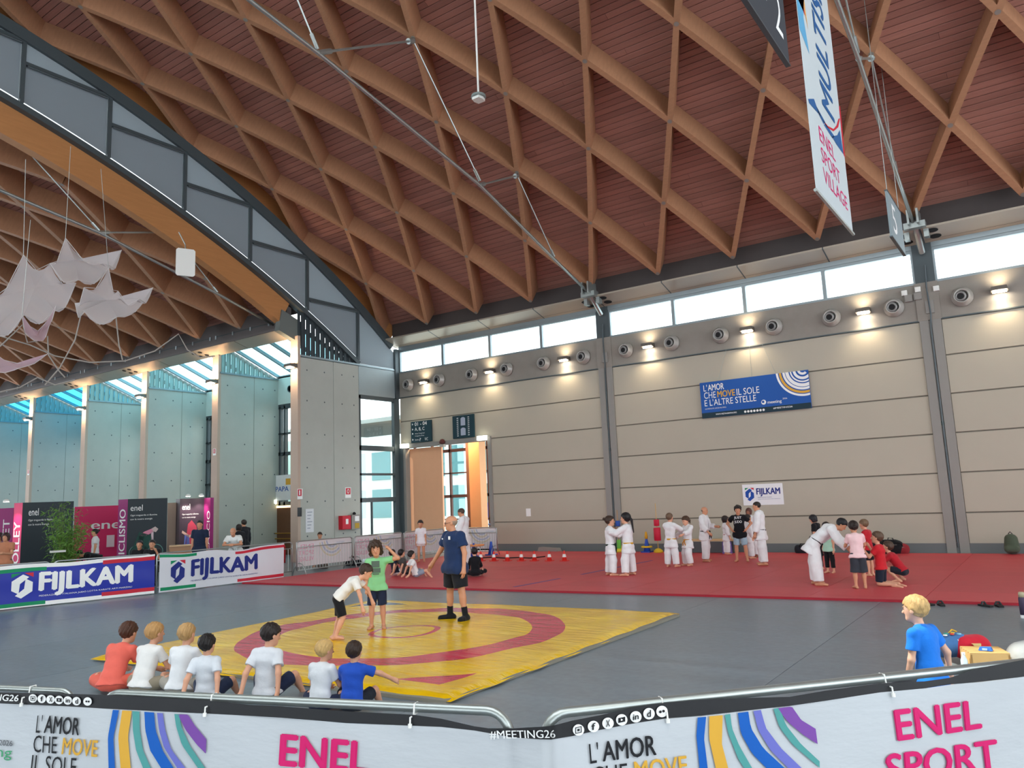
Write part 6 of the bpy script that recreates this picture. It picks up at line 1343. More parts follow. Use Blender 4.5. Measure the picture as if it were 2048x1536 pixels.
f = Field(.010); f.cap((-.0, -.05, .20), (.19, -.02, .20), .135, .14, .05, ((0, 1, 0), .85)); field_obj('front_pocket', f, fabric('d0263a'), t)
MB().tube([(-.07, -.12, .30), (-.05, -.19, .2), (-.06, -.16, .1)], .008, 6).build('white_piping', W_, t, True); MB().prism([(-.05, .04), (.05, .04), (.04, -.06)], 'y', -.232, -.205).build('yellow_triangle', ink('f0d890'), t).location = (.09, .0, .23)
for k, c in enumerate(('e8b83a', 'd94a6a', 'f2f2ee', '4ab0a0', 'd94a3a', 'f2d24a', '8fd0e8')): MB().lathe([(.026, 0), (.024, .012), (.005, .015)], 10, (-.26+.04*k, -.05+.07*(k % 2), .325+.012*min(2, k/2))).build('patch', ink(c), t)
MB().tube([(-.10, .06, .34), (-.06, .04, .39), (.0, .06, .36)], .010, 6).build('handle', ink('e8b83a'), t, True)
q = onZ(1900, 1346); t = empty('grey_jacket', (q[0], q[1], 0)); tag(t, 'crumpled grey jacket on the floor between boy and crate', 'jacket'); f = Field(.012); rj = random.Random(9)
for _ in range(9): a = rj.uniform(-.26, .26); c_ = rj.uniform(-.16, .16); f.cap((a, c_, .04), (a+rj.uniform(-.18, .18), c_+rj.uniform(-.12, .12), .05), .05, .04, .03)
field_obj('cloth', f, fabric('6a7478'), t)
q = onZ(1875, 1384); tag(MB().hexa([(-.2, -.1, 0), (.2, -.1, 0), (.2, .1, 0), (-.2, .1, 0), (-.18, -.09, .012), (.19, -.09, .012), (.19, .09, .01), (-.18, .09, .012)]).build('paper_bag', ink('ead58e'), None, loc=(q[0], q[1], 0)), 'flat pale yellow paper bag on the floor behind the right barrier', 'paper bag')
q = onZ(2052, 1345); f = Field(.02); f.cap((0, 0, .16), (.15, .05, .22), .18, .16, .05); t = empty('cloth_sack', (q[0], q[1], 0)); tag(t, 'pale grey sack cut by the right edge', 'sack'); field_obj('cloth', f, fabric('b9bdbb'), t)

# ================================================================== sponsor booths on the left
def panel_between(p0, p1, ztop, th, mat, name, parent=None, z0=0.):
    a = Vector((p0[0], p0[1], 0)); b = Vector((p1[0], p1[1], 0)); d = (b-a); L = d.length; d.normalize(); n = Vector((d.y, -d.x, 0))
    o = MB().hexa([tuple(a+Vector((0, 0, z0))), tuple(b+Vector((0, 0, z0))), tuple(b-n*th+Vector((0, 0, z0))), tuple(a-n*th+Vector((0, 0, z0))), tuple(a+Vector((0, 0, ztop))), tuple(b+Vector((0, 0, ztop))), tuple(b-n*th+Vector((0, 0, ztop))), tuple(a-n*th+Vector((0, 0, ztop)))]).build(name, mat)
    if parent is not None: keep(o, parent); SHEET[parent.name] = o
    return o, Surf(a, d, (0, 0, 1), n=n), L
BDK = M('booth_dark_print', '1d2b33', .5); BMG = M('booth_magenta', 'c2205f', .5); BMG2 = M('booth_purple_pink', '9a2a72', .5)
def pt(x, D): q = atD(x, 1000, D); return (q[0], q[1])
def zt(x, y, D): return float(atD(x, y, D)[2])
def spot_head(p, target, e, parent, col=(1, .85, .75)):
    keep(MB().lathe([(.03, .1), (.09, .06), (.1, 0)], 12, p).build('spot_housing', m_white), parent); keep(MB().lathe([(.095, -.004), (.06, -.012), (.01, -.014)], 12, p).build('spot_lens', m_glow), parent)
    ld = bpy.data.lights.new('booth_spot', 'SPOT'); ld.energy = e; ld.spot_size = math.radians(80); ld.spot_blend = .8; ld.color = col; ld.shadow_soft_size = .05
    l = bpy.data.objects.new('booth_spot', ld); COL.objects.link(l); l.location = Vector(p)+Vector((0, 0, -.05)); l.rotation_euler = (Vector(target)-Vector(p)).to_track_quat('-Z', 'Y').to_euler(); keep(l, parent)
Z0 = 2.78
t = empty('sponsor_booth', (*pt(90, 34), 0)); tag(t, 'black and pink booth with VOLLEY on its narrow end, behind the bamboo', 'booth')
o, S, L = panel_between(pt(46, 33.6), pt(148, 34), Z0, 1.2, BDK, 'long_panel', t)
text_on(S, 'enel', (.12*L, 2.30, .31*L, 2.56), W_, t); text_on(S, 'Ogni traguardo si illumina', (.12*L, 2.08, .62*L, 2.17), W_, t); text_on(S, 'con la nostra energia', (.12*L, 1.92, .52*L, 2.01), W_, t)
o, S, L = panel_between(pt(29, 34), pt(45.8, 33.6), Z0, .15, BMG, 'end_panel', t); text_on(S, 'VOLLEY', (.1*L, .25, .85*L, 2.1), W_, t, .02, rot=True); p_ = S.P(L*.5, Z0+.05, .45); spot_head(tuple(p_), tuple(S.P(L*.5, .8, 0)), 60, t, (1, .75, .8))
t = empty('sponsor_booth', (*pt(17, 36), 0)); tag(t, 'pink panel with white vertical letters at the far left edge', 'booth'); o, S, L = panel_between(pt(-12, 36.5), pt(28, 36), zt(18, 1016, 36), .15, BMG2, 'end_panel', t); text_on(S, 'BASKET', (.52*L, .3, .85*L, 2.2), W_, t, .01, rot=True)
t = empty('sponsor_wall', (*pt(200, 38), 0)); tag(t, 'bright magenta wall with large white lettering between the dark booths', 'booth'); o, S, L = panel_between(pt(150, 38), pt(240, 38), zt(200, 1012, 38), .2, M('magenta_wall', 'd81f62', .5), 'wall_panel', t); text_on(S, 'enel', (.37*L, 1.62, 1.12*L, 2.0), W_, t, .015)
keep(panel_between(pt(216, 37.8), pt(231.5, 37.8), 1.35, .02, ink('f0d5dc'), 'white_notice', None, .85)[0], t)
t = empty('sponsor_booth', (*pt(296, 34), 0)); tag(t, 'black and pink booth with CICLISMO and a cyclist picture', 'booth')
o, S, L = panel_between(pt(256, 33.6), pt(335, 34), Z0, 1.2, BDK, 'long_panel', t)
text_on(S, 'enel', (.07*L, 2.32, .37*L, 2.55), W_, t); text_on(S, 'Ogni traguardo si illumina', (.07*L, 2.1, .74*L, 2.18), W_, t); text_on(S, 'con la nostra energia', (.07*L, 1.95, .62*L, 2.03), W_, t)
def bp_(pts, c): poly_on(S, [(a*L, z) for a, z in pts], ink(c), t, .006, name='picture_shape')
bp_([(.1, .75), (.3, 1.5), (.6, 1.35), (.75, .8), (.5, .5), (.2, .5)], '1c4a42'); bp_([(.30, 1.35), (.42, 1.50), (.60, 1.60), (.66, 1.48), (.45, 1.32)], 'd98aa4'); bp_([(.60, 1.60), (.70, 1.68), (.78, 1.58), (.72, 1.46), (.64, 1.5)], 'c9b7b4'); bp_([(.60, 1.5), (.66, 1.48), (.66, 1.1), (.6, 1.1)], 'd9c4cc'); bp_([(.29, 1.36), (.42, 1.30), (.40, 1.05), (.52, .85), (.46, .80), (.30, 1.02)], '3a5a58')
for c_ in ((.25, .72), (.72, .72)): ring_on(S, (c_[0]*L, c_[1]), .26, .29, 0, 2*PI, ink('5f8a84'), t, .006, 20)
o, S, L = panel_between(pt(237, 34), pt(255.8, 33.6), Z0, .15, BMG2, 'end_panel', t); text_on(S, 'CICLISMO', (.18*L, .35, .82*L, 2.4), W_, t, .015, rot=True)
t = empty('sponsor_booth', (*pt(385, 35), 0)); tag(t, 'lit booth with red and blue athlete picture beside the second pier', 'booth')
o, S, L = panel_between(pt(360, 34.8), pt(408, 35), 2.74, .8, M('booth_plum', '3a2a38', .5), 'long_panel', t)
text_on(S, 'enel', (.1*L, 2.28, .42*L, 2.52), W_, t); text_on(S, 'Ogni traguardo si illumina', (.1*L, 2.06, .78*L, 2.13), W_, t); text_on(S, 'con la nostra energia', (.1*L, 1.93, .66*L, 2.0), W_, t)
bp_([(.25, .9), (.35, 1.7), (.5, 1.85), (.7, 1.6), (.8, 1.0), (.6, .7)], 'b03a50'); bp_([(.18, .6), (.22, 1.3), (.4, 1.25), (.45, .7)], '5a6ab0'); bp_([(.1, 1.35), (.12, 1.45), (.4, 1.25), (.6, 1.3), (.8, 1.42), (.82, 1.34), (.6, 1.18), (.4, 1.15)], 'c9a89a'); bp_([(.48, 1.2), (.48, 1.4), (.6, 1.4), (.6, 1.2)], 'd9c4b8')
for u_ in (.25, .8): p_ = S.P(L*u_, 2.82, .35); spot_head(tuple(p_), tuple(S.P(L*u_, 1.6, 0)), 45, t)
o, S, L = panel_between(pt(408.2, 35), pt(421, 34.6), 2.74, .15, BMG2, 'end_panel', t); text_on(S, 'CALCIO', (.5*L, .5, .95*L, 2.2), W_, t, .01, rot=True)
tag(panel_between(pt(335.5, 35.5), pt(359.5, 35.5), 2.6, .1, M('booth_beige', 'c4ab98', .6), 'booth_partition')[0], 'plain beige partition between the two booths', 'partition')
t = empty('display_counter', (*pt(362, 30.5), 0)); tag(t, 'brown counter with pink front before the lit booth', 'counter'); o, S, L = panel_between(pt(341, 30.5), pt(386, 30.5), .98, .5, M('counter_brown', 'b58a6a', .5), 'body', t); keep(panel_between(pt(340.5, 30.46), pt(386.5, 30.46), 1.03, .56, M('counter_top', 'd9b48c', .5), 'counter_top', None, .985)[0], t); poly_on(S, [(0.02, .1), (L-.02, .1), (L-.02, .6), (.02, .6)], ink('d0385a'), t)
# bamboo in a planter
pq = pt(132, 30.5); t = empty('potted_bamboo', (*pq, 0)); tag(t, 'tall bushy green bamboo in a planter between the left booths', 'plant')
MB().hexa([(-.35, -.35, 0), (.35, -.35, 0), (.35, .35, 0), (-.35, .35, 0), (-.42, -.42, .55), (.42, -.42, .55), (.42, .42, .55), (-.42, .42, .55)]).build('planter', ink('3a3c3c'), t); MB().box((-.4, -.4, .5), (.4, .4, .53)).build('soil', ink('3a2c20'), t)
rb = random.Random(4); lf = MB(); 
for k in range(26):
    a = rb.uniform(0, 2*PI); r0 = rb.uniform(0, .3); r1 = r0+rb.uniform(.15, .5); hgt = rb.uniform(1.6, 2.65); b0 = Vector((r0*math.cos(a), r0*math.sin(a), .52)); b1 = Vector((r1*math.cos(a), r1*math.sin(a), hgt)); md = b0*.5+b1*.5-Vector((math.cos(a), math.sin(a), 0))*.08
    MB().tube([b0, md, b1], [.012, .010, .004], 5).build('cane', ink('6b7a3a'), t)
    for _ in range(95):
        s_ = rb.uniform(.12, 1.02); c_ = b0+(b1-b0)*s_+Vector((rb.uniform(-.22, .22), rb.uniform(-.22, .22), rb.uniform(-.12, .12))); d_ = Vector((rb.uniform(-1, 1), rb.uniform(-1, 1), rb.uniform(-.9, .5))).normalized(); w_ = d_.cross(Vector((rb.uniform(-1, 1), rb.uniform(-1, 1), rb.uniform(-1, 1)))).normalized()*rb.uniform(.010, .018); ll = rb.uniform(.12, .22)
        lf.add([c_, c_+d_*ll*.45+w_, c_+d_*ll, c_+d_*ll*.45-w_], [(0, 1, 2, 3)])
o = lf.build('foliage', M('bamboo_leaf', '5f8a34', .5, var=.35, vscale=2.5), t, fix=False); o['kind'] = 'stuff'
tag(panel_between(pt(104, 29.8), pt(136, 29.8), 1.12, .3, ink('d9d9d4'), 'white_shelf', None, 1.06)[0], 'white shelf board in front of the bamboo planter', 'shelf')

# chairs for the people sitting behind the banners
def chair(pos, yaw, hs, label):
    t = empty('folding_chair', (pos[0], pos[1], 0), yaw); tag(t, label, 'chair', 'plain chairs behind the barriers')
    MB().box((-.2, -.2, hs-.03), (.2, .22, hs)).build('seat', ink('3a3c40'), t); MB().box((-.2, -.24, hs+.2), (.2, -.21, hs+.42)).build('backrest', ink('3a3c40'), t)
    for sx in (-.18, .18):
        for sy in (-.22, .2): MB().tube([(sx, sy, 0), (sx, sy, hs-.03 if sy > 0 else hs+.4)], .012, 6).build('leg', m_steel, t)
# ---------------------------------------------------------------- wrestlers and their coach
def fp(x, y, z=0.): q = onZ(x, y, z); return (q[0], q[1])
BLK, NAV = '15161b', '1c2a44'
pos = fp(913, 1241, .05); H = top_z(*pos, 1036)-.05
t, j = person('bald coach in navy T-shirt and black shorts standing on the yellow mat', pos, 128, H, 0.066, SK2, {'s': 'fringe', 'c': '94806f'}, ('tee', '1d3157', .07), ('shorts', '191b22', .86), ('17181b', .10), head=(-35, -6, 0), b=1.30,
    aR=((.55, .15, -.85), (.45, .35, -.8)), aL=((-.30, -.05, -1), (-.10, .18, -1)), lR=((.12, .02, -1), (.06, .0, -1)), lL=((-.16, -.02, -1), (-.12, -.06, -1)), fR=(.5, 1, 0), fL=(-.35, 1, 0), curl=.4)
chest_print(t, j, [(None, .07, .12, .02, .08), (None, -.14, -.09, .02, .045)], 'e9e9ea')
o = j['hipL']+(j['kL']-j['hipL'])*.5; d = nrm(j['kL']-j['hipL']); n = nrm(j['fwd']*.62-j['lat']*.78); S = Surf(o+n*.103, -d, np.cross(n, -d)*1, n=tuple(n))
v, f, mx = text_geo('FILA', .03); v = v/mx
me = bpy.data.meshes.new('shorts_print'); me.from_pydata([tuple(S.P(-.12+a*.22, -.035+b_*.075, .006-((b_-.5)*.075)**2*5)) for a, b_ in v], [], f); me.materials.append(W_); ob = bpy.data.objects.new('shorts_print', me); COL.objects.link(ob); ob.parent = t
gl = MB()
for s_ in (-1, 1): gl.tube([j['hb']+(j['hx']*(.15*s_+.10*math.cos(a))+j['hy']*.45+j['hz']*(.50+.075*math.sin(a)))*j['hh'] for a in [2*PI*k/10 for k in range(11)]], .004, 5); gl.tube([j['hb']+(j['hx']*.25*s_+j['hy']*.44+j['hz']*.52)*j['hh'], j['hb']+(j['hx']*.39*s_+j['hy']*.0+j['hz']*.54)*j['hh']], .003, 5)
o = gl.build('glasses', ink('2b2b30'), t)
pos = fp(690, 1281, .05)
person('boy in white T-shirt and black shorts bending forward on the yellow mat', pos, -98, 1.36, 0.066, SK1, {'s': 'short', 'c': '3a2a20'}, ('tee', 'e4e2dc', .0), ('shorts', BLK, .92), child=True, torso=(0, .62, .75), bend=(0, .9, .62), head=(10, -32, 0),
    aR=((.2, .35, -.95), (.05, .2, -1)), aL=((-.15, .75, -.7), (0, .35, -1)), lR=((.1, .28, -1), (.05, -.42, -1)), lL=((-.1, .0, -1), (-.05, -.30, -1)), lean=(0, -.1))
pos = fp(755, 1259, .05); H = top_z(*pos, 1086)-.05
t, j = person('boy in green T-shirt with long dark curls scratching his head', pos, 172, H, 0.066, SK2, {'s': 'shaggy', 'c': '3b2a1f'}, ('tee', '86c78c', .04), ('shorts', '1e2740', .95), child=True, head=(10, -6, 8),
    aL=((-.9, .1, .15), (.75, -.15, .75)), aR=((.15, .05, -1), (.0, .15, -1)), lR=((.05, 0, -1), (.03, 0, -1)), lL=((-.06, 0, -1), (-.03, 0, -1)))
chest_print(t, j, [(None, -.07, .07, -.02, .09), (None, -.085, .085, -.11, -.03), (None, -.05, .06, -.14, -.12)], '55665a', -.02)
# ---------------------------------------------------------------- judo groups
GI = 'e6e6e8'
def judo(label, fpx, phi, ytop, belt, hair, **kw):
    pos = fp(*fpx, MZ); H = kw.pop('H', None) or top_z(*pos, ytop)-MZ
    kw.setdefault('bottom', ('gi', GI, .93)); kw.setdefault('lR', ((.1, .02, -1), (.06, -.04, -1))); kw.setdefault('lL', ((-.1, -.02, -1), (-.06, -.02, -1)))
    return person(label, pos, phi, H, MZ, kw.pop('skin', SK1), hair, kw.pop('top', ('gi', GI, .12)), kw.pop('bottom'), belt=belt, group=None, **kw)
grip = dict(aR=((.3, .8, -.45), (-.1, 1, .35)), aL=((-.3, .8, -.5), (.1, 1, .15)))
judo('girl in judo suit with dark belt and hair bun gripping her partner', (1224, 1151), -82, 1033, '223a30', {'s': 'bun', 'c': '3b2a20'}, child=True, **grip, lR=((.1, .12, -1), (.05, -.1, -1)), lL=((-.1, -.1, -1), (-.05, -.1, -1)))
judo('girl in judo suit with yellow belt and long dark ponytail gripping her partner', (1260, 1151), 62, 1027, 'd9a531', {'s': 'long', 'c': '1d1a1c', 'tail': 1.5, 'swing': (.15, -.25)}, child=True, **grip, lR=((.16, .02, -1), (.12, -.04, -1)), lL=((-.16, .12, -1), (-.1, -.02, -1)))
judo('child in judo suit with yellow belt seen from behind in the middle pair', (1345, 1134), -28, 1027, 'd9a531', {'s': 'buzz', 'c': '6a5442'}, child=True, aR=((.3, .8, -.45), (-.1, 1, -.25)), aL=((-.3, .85, -.3), (.25, 1, -.1)))
judo('child in judo suit with orange belt leaning back in the middle pair', (1379, 1132), 128, 1032, 'c98a34', {'s': 'long', 'c': '4a3425', 'tail': .7}, child=True, torso=(.05, -.12, 1), head=(0, -18, 0), aR=((.5, .4, -.7), (.2, .8, -.5)), aL=((-.4, .7, -.5), (.0, 1, -.3)), lR=((.18, .1, -1), (.16, -.15, -1)), lL=((-.12, .3, -1), (-.06, -.15, -1)))
judo('bald man in judo suit with black belt talking with his hands', (1414, 1123), -112, 1015, '17171a', {'s': 'fringe', 'c': '7a6a5c'}, skin=SK2, b=1.1, aR=((.25, .2, -1), (.1, .75, -.75)), aL=((-.3, .25, -1), (.1, 1, -.1)), head=(0, -8, 0), lR=((.1, .12, -1), (.05, -.1, -1)), lL=((-.1, -.08, -1), (-.05, -.14, -1)))
judo('small child in judo suit with red belt by the bench', (1455, 1109), -75, 1033, 'b03a44', {'s': 'bob', 'c': '2a2220'}, child=True, aR=((.2, .1, -1), (.1, .3, -1)), aL=((-.2, .1, -1), (-.1, .3, -1)))
pos = fp(1484, 1123, MZ); H = top_z(*pos, 1014)-MZ
t, j = person('curly haired boy in black T-shirt with white print and pale blue shorts, hands on hips', pos, 172, H, MZ, SK2, {'s': 'curly', 'c': '241c1a'}, ('tee', '14151a', .10), ('shorts', '9db4c2', .9), aR=((.75, -.3, -.75), (-.55, .55, -.7)), aL=((-.75, -.3, -.75), (.55, .55, -.7)), head=(8, -4, 0), lR=((.10, 0, -1), (.05, -.02, -1)), lL=((-.12, 0, -1), (-.08, -.02, -1)))
chest_print(t, j, [('JUST', -.11, .11, .0, .09), ('JUDO', -.11, .11, -.13, -.03)], 'e9e9ea', .0)
judo('dark skinned man with long hair in judo suit behind the boy in black', (1506, 1114), 150, 1018, '17171a', {'s': 'bob', 'c': '5a3a34'}, skin=SKD)
judo('child in judo suit with yellow belt between the boy in black and the tall man', (1501, 1117), -60, 1030, 'd9a531', {'s': 'short', 'c': '2a2220'}, child=True)
judo('tall bearded man in judo suit at the right end of the standing group', (1527, 1130), 78, 1005, '3a2a34', {'s': 'buzz', 'c': '2a221f'}, skin=SK2, b=1.05, aR=((.2, .15, -1), (.05, .35, -1)), aL=((-.2, .1, -1), (-.05, .3, -1)), head=(10, -8, 0), lR=((.1, .1, -1), (.05, -.02, -1)), lL=((-.12, -.1, -1), (-.06, -.06, -1)), fR=(.1, 1, 0))
# bowing group
judo('man in judo suit with black belt bowing towards the girl in pink', (1648, 1170), -92, 0, '1b1b1f', {'s': 'short', 'c': '17161a'}, H=1.74, skin=SK2, torso=(0, .55, .82), bend=(0, .95, .32), head=(0, -48, 0), aR=((.1, .5, -.9), (.05, .6, -.6)), aL=((-.1, .5, -.9), (-.05, .7, -.5)), lR=((.1, .02, -1), (.06, .06, -1)), lL=((-.1, -.1, -1), (-.06, -.02, -1)), lean=(0, -.12), top=('gi', GI, .14))
pos = fp(1722, 1177, MZ)
person('girl in pale pink blouse and dark culottes seen from behind', pos, 12, top_z(*pos, 1043)-MZ, MZ, SK2, {'s': 'long', 'c': '2a1f1c', 'tail': .55, 'swing': (.0, -.1)}, ('tee', 'ecc6c8', .03), ('culotte', '33363e'), child=True, head=(0, -18, 0), aR=((.25, .5, -.8), (.0, .9, -.3)), aL=((-.25, .5, -.8), (.1, .9, -.2)), torso=(0, .1, 1))
pos = fp(1742, 1152, MZ)
person('boy in red T-shirt standing behind the girl in pink', pos, 62, top_z(*pos, 1040)-MZ, MZ, SK1, {'s': 'short', 'c': '6f5741'}, ('tee', 'b8202c', .02), ('shorts', BLK, .9), child=True, head=(0, -10, 0), group=None)
pos = fp(1766, 1172, MZ)
person('boy in red T-shirt kneeling upright beside the girl in pink', pos, 72, 1.42, MZ, SK1, {'s': 'short', 'c': '5a4434'}, ('tee', 'c2202a', .02), ('shorts', '1a2130', .9), child=True, head=(8, 6, 0), pelvis=.265, lR=((.12, .10, -1), (.0, -1, -.04)), lL=((-.12, .10, -1), (.0, -1, -.04)), fR=(0, -1, -.1), fL=(0, -1, -.1), aR=((.2, .6, -.7), (.0, .5, .9)), aL=((-.2, .6, -.7), (.1, .6, .8)))
pos = fp(1800, 1163, MZ)
person('boy in red T-shirt squatting at the right of the bowing group', pos, 75, 1.36, MZ, SK1, {'s': 'short', 'c': '4a382c'}, ('tee', 'b01f2b', .0), ('shorts', '20242e', .8), child=True, head=(5, 8, 0), torso=(0, .55, .85), lR=((.25, 1, .22), (.0, -.75, -.8)), lL=((-.25, 1, .18), (.0, -.75, -.8)), aR=((.15, .75, -.65), (-.35, .6, -.6)), aL=((-.15, .75, -.65), (.35, .6, -.6)), fR=(.1, 1, 0), fL=(-.1, 1, 0), lean=(0, -.1))
pos = fp(1640, 1140, MZ)
person('dark haired woman in black top behind the bowing man', pos, 70, top_z(*pos, 1031)-MZ, MZ, SK1, {'s': 'bob', 'c': '1a181d'}, ('tee', BLK, .05), ('trousers', '1a1a1e', .95), head=(0, -20, 0))
pos = fp(1662, 1146, MZ)
person('child in pale green shirt and black leggings hidden behind the bowing man', pos, 150, top_z(*pos, 1046)-MZ, MZ, SK1, {'s': 'bob', 'c': '241d1c'}, ('tee', 'a9d3bd', .05), ('trousers', '17171b', .7), child=True)
# ---------------------------------------------------------------- near the doorway
judo('shaven headed man in judo suit looking down beside the doorway', (931, 1137), 70, 1017, GI, {'s': 'buzz', 'c': '4a3a30'}, skin=SK2, head=(0, -25, 0), aR=((.2, .3, -1), (-.3, .85, -.1)), aL=((-.2, .3, -1), (.3, .85, -.2)))
pos = fp(843, 1124, MZ)
person('child in white T-shirt and white shorts standing by the far barriers', pos, 172, top_z(*pos, 1041)-MZ, MZ, SK2, {'s': 'short', 'c': '2e2520'}, ('tee', 'e9e6ea', .05), ('shorts', 'e4dcd8', .45), child=True, head=(0, -12, 0))
SIT = dict(pelvis=.085, lR=((.45, .85, .35), (.1, .6, -.8)), lL=((-.45, .85, .35), (-.1, .6, -.8)))
CROSS = dict(pelvis=.085, lR=((.80, .62, .10), (-.75, .45, -.22)), lL=((-.80, .62, .10), (.75, .55, -.22)), fR=(-.9, .3, 0), fL=(.9, .3, 0))
BACKH = dict(aR=((.3, -.55, -.9), (.1, -.35, -1), (.1, -.6, -.4)), aL=((-.3, -.55, -.9), (-.1, -.35, -1), (-.1, -.6, -.4)))
for i, (px, phi, tc, bc, hc, lb, kw) in enumerate((((792, 1151), -50, '1b2135', 'd9d9dc', '241d1c', 'seated child in navy T-shirt, leftmost of the three on the red mat', BACKH), ((811, 1151), -60, '4a4644', '2a2a2e', '1f1a1a', 'seated child in dark grey T-shirt, middle of the three on the red mat', BACKH), ((832, 1156), -70, 'e6e3e2', '8a94a4', '2a2220', 'seated child in white T-shirt leaning back on both hands on the red mat', BACKH))):
    person(lb, fp(*px, MZ), phi, 1.30, MZ, SK1, {'s': 'short', 'c': hc}, ('tee', tc, .0), ('shorts', bc, .8), child=True, torso=(0, -.3, 1), head=(0, 5, 0), **SIT, **kw)
person('child dressed in black sitting cross-legged with back to the camera', fp(951, 1154, MZ), 8, 1.32, MZ, SK1, {'s': 'short', 'c': '1c191a'}, ('long', '111217', .0), ('trousers', '12131a', .95), child=True, head=(0, -12, 0), aR=((.25, .35, -.9), (-.2, .9, -.3)), aL=((-.25, .35, -.9), (.2, .9, -.3)), **CROSS)
person('woman in beige sleeveless top sitting behind the far barriers', (-22.6, 19.6), 175, 1.62, .305, SK2, {'s': 'bun', 'c': '3a2a22'}, ('tank', 'c9b6a4', .0), ('trousers', '4a4038', .95), head=(0, -10, 0), pelvis=.09, lR=((.2, 1, .05), (0, .1, -1)), lL=((-.2, 1, .05), (0, .1, -1)), aL=((-.6, .3, -.6), (-.5, .7, -.1)), aR=((.3, .4, -.8), (-.3, .5, .8)))
# ---------------------------------------------------------------- people on the left, behind the banners
def atdist(px, D):
    q = atD(px, 1000, D); return (q[0], q[1])
pos = atdist(468, 27.0)
person('grey haired man in white T-shirt leaning on the barrier behind the white banner', pos, 168, 1.72, 0, SK2, {'s': 'fringe', 'c': 'cfc9c2'}, ('tee', 'dfe2e0', .06), ('trousers', '3a4250', .95), ('2a2a2e',), torso=(0, .45, .9), bend=(0, .7, .75), head=(0, -5, 0), aR=((.35, .6, -.75), (-.75, .6, .0)), aL=((-.35, .6, -.75), (.75, .6, .0)), lean=(0, -.3), b=1.12)
person('person in dark suit walking in front of the second pier', atdist(489, 31.5), 30, 1.78, 0, SK2, {'s': 'short', 'c': '2a2421'}, ('long', '22252b', .08), ('trousers', '1d2026', .97), ('16171a',))
person('dark haired person in black beside the one in dark suit', atdist(479, 31.0), 30, 1.62, 0, SK2, {'s': 'bob', 'c': '221d1c'}, ('long', '1d1f25', .08), ('trousers', '1d2026', .97), ('16171a',))
pos = atdist(401, 28.3); person('man in navy T-shirt and cap standing by the lit pink booth', pos, 165, top_z(*pos, 1043), 0, SK2, {'s': 'short', 'c': '2a2628'}, ('tee', '1d2840', .08), ('trousers', '23262e', .97), ('16171a',), b=1.1)
for px, dx, lb, hc in ((284, 27.6, 'man in black T-shirt and cap seated in front of the cyclist panel, left one', '23262e'), (309, 27.2, 'man in black T-shirt, hand at chin, seated before the cyclist panel', '2a2220')):
    kw = dict(aL=((-.3, .6, -.7), (.35, .3, .9))) if px > 300 else {}
    person(lb, atdist(px, dx), 165, 1.76, .345, SK2, {'s': 'short', 'c': hc}, ('tee', '17181d', .02), ('trousers', '22242b', .97), ('16171a',), pelvis=.09, torso=(0, .15, 1), lR=((.25, 1, .03), (0, .1, -1)), lL=((-.25, 1, .03), (0, .1, -1)), b=1.1, **kw)
pos = atdist(194, 32.5); person('woman in white T-shirt walking in front of the pink wall', pos, 90, top_z(*pos, 1058), 0, SK2, {'s': 'bun', 'c': '2a2120'}, ('tee', 'dcdcde', .02), ('shorts', '23242a', .8), lR=((.05, .3, -1), (.0, -.2, -1)), lL=((-.05, -.3, -1), (0, -.45, -1)))
pos = atdist(186, 31.0); person('person in black bending down in front of the pink wall', pos, 120, 1.6, 0, SK2, {'s': 'short', 'c': '1d1a1c'}, ('tee', '15161a', .03), ('trousers', '1a1b20', .97), ('8a8f96',), torso=(0, .9, .4), bend=(0, 1, .1), head=(0, -40, 0), aR=((.1, .4, -1), (0, .3, -1)), aL=((-.1, .4, -1), (0, .3, -1)), lR=((.1, .5, -.9), (0, -.5, -.9)), lL=((-.1, .5, -.9), (0, -.5, -.9)), lean=(0, -.25))
for px, D, lb, tc in ((4, 29.5, 'woman in grey top at the far left edge, left one', '6d6672'), (17, 29.0, 'woman in orange brown top at the far left edge, right one', 'b87a5c')):
    pos = atdist(px, D); person(lb, pos, 150, top_z(*pos, 1068), 0, SK2, {'s': 'bob', 'c': '3a2424'}, ('tee', tc, .1), ('culotte', '7a5a58'), aR=((.2, .3, -.9), (-.3, .8, .1)), aL=((-.2, .3, -.9), (.3, .8, .1)))
# ---------------------------------------------------------------- boys seated behind the foreground barrier
def sit(label, px, phi, ytop, hair, topc, botc, skin=SK1, head=(0, 0, 0), torso=(0, .1, 1), bend=None, arms=None, legs=None, **kw):
    pos = fp(*px, 0.); H = kw.pop('H', 1.36); a = dict(aR=((.3, .35, -.85), (-.35, .85, -.3)), aL=((-.3, .35, -.85), (.35, .85, -.3))); a.update(arms or {})
    g = dict(CROSS); g.update(legs or {})
    return person(label, pos, phi, H, 0, skin, hair, ('tee', topc, .02), ('shorts', botc, .85), child=True, head=head, torso=torso, bend=bend, **a, **g, **kw)
sit('boy in coral T-shirt sitting hunched, leftmost of the row behind the foreground barrier', (222, 1388), -28, 0, {'s': 'short', 'c': '4a2c1e'}, 'e2685a', 'd8604f', head=(-15, -14, 0), torso=(0, .38, 1), bend=(.1, .62, .9), H=1.46)
sit('fair haired boy in white T-shirt and camouflage shorts next to the coral boy', (282, 1390), -42, 0, {'s': 'short', 'c': 'b58a56'}, 'e3e2e0', '8f8674', head=(-18, -2, 0), torso=(0, .30, 1), bend=(0, .42, 1), H=1.40)
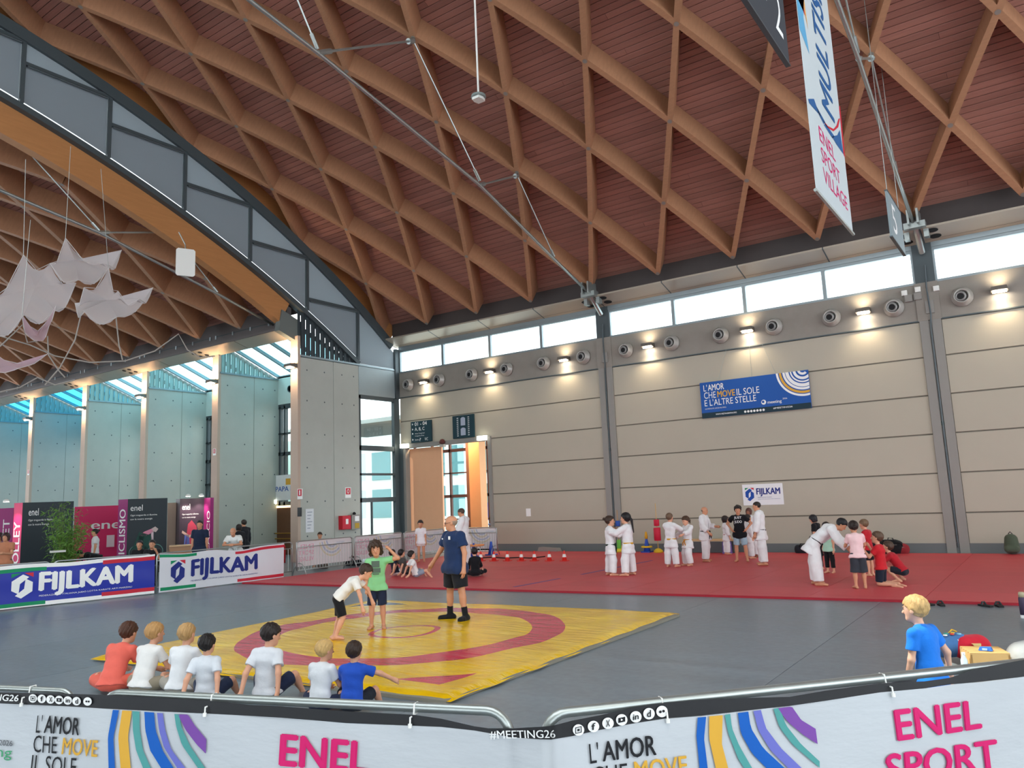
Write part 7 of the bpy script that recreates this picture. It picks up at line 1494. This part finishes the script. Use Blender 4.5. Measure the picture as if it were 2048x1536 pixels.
sit('fair haired boy in white T-shirt with longer hair, third from left in the row', (358, 1394), -30, 0, {'s': 'short', 'c': 'b48e5c'}, 'e1e3e6', '9a958c', head=(-10, 0, 0), torso=(0, .25, 1), H=1.38)
sit('boy with black hair in white T-shirt propped on his hands, fourth from left', (414, 1408), -22, 0, {'s': 'short', 'c': '191514'}, 'd6dbe2', '26304a', head=(-12, 0, 0), torso=(0, -.12, 1), arms=BACKH, legs=dict(SIT), H=1.28)
sit('boy with dark hair in white T-shirt glancing right, fifth from left', (535, 1402), -25, 0, {'s': 'short', 'c': '231a18'}, 'd9dce2', '1f2a48', head=(-38, -14, 0), torso=(0, -.06, 1), arms=BACKH, legs=dict(SIT), H=1.42)
sit('small blond boy in white T-shirt, second from right in the row', (640, 1426), -35, 0, {'s': 'short', 'c': 'c9a468'}, 'dadde2', '1f2640', head=(-25, -4, 0), torso=(0, .12, 1), H=1.22)
sit('small boy in royal blue T-shirt with arm stretched over his knees, rightmost in the row', (704, 1428), -20, 0, {'s': 'short', 'c': '33241c'}, '2350b8', '20242e', head=(-8, 0, 0), torso=(0, .15, 1), arms=dict(aR=((.75, .55, -.35), (.55, .6, -.45)), aL=((-.3, .5, -.8), (.35, .8, -.2))), legs=dict(SIT), H=1.20)
pos = atdist(1822, 9.1)
person('blond boy in bright blue T-shirt kneeling by the picnic things at right', pos, 55, 1.50, 0, SK3, {'s': 'short', 'c': 'c2a06a'}, ('tee', '1f7ae0', .05), ('trousers', '3f4146', .92), ('26282c',), child=True, head=(12, -4, 0), torso=(.0, .10, 1), pelvis=.16, lR=((.25, .9, -.5), (-.05, -1, -.02)), lL=((-.30, .9, -.45), (.05, -1, -.06)), fR=(0, -1, -.1), fL=(0, -1, -.1), aR=((.45, -.30, -.9), (.25, .15, -1)), aL=((-.18, .1, -1), (.1, .4, -.9)))

chair((-22.6, 19.6), view_yaw(-22.6, 19.6, 175), .35, 'dark chair under the woman in beige')
for px, dx, lb in ((284, 27.6, 'dark chair under the man with cap'), (309, 27.2, 'dark chair under the man with hand at chin')):
    c_ = atdist(px, dx); chair(c_, view_yaw(*c_, 165), .40, lb)
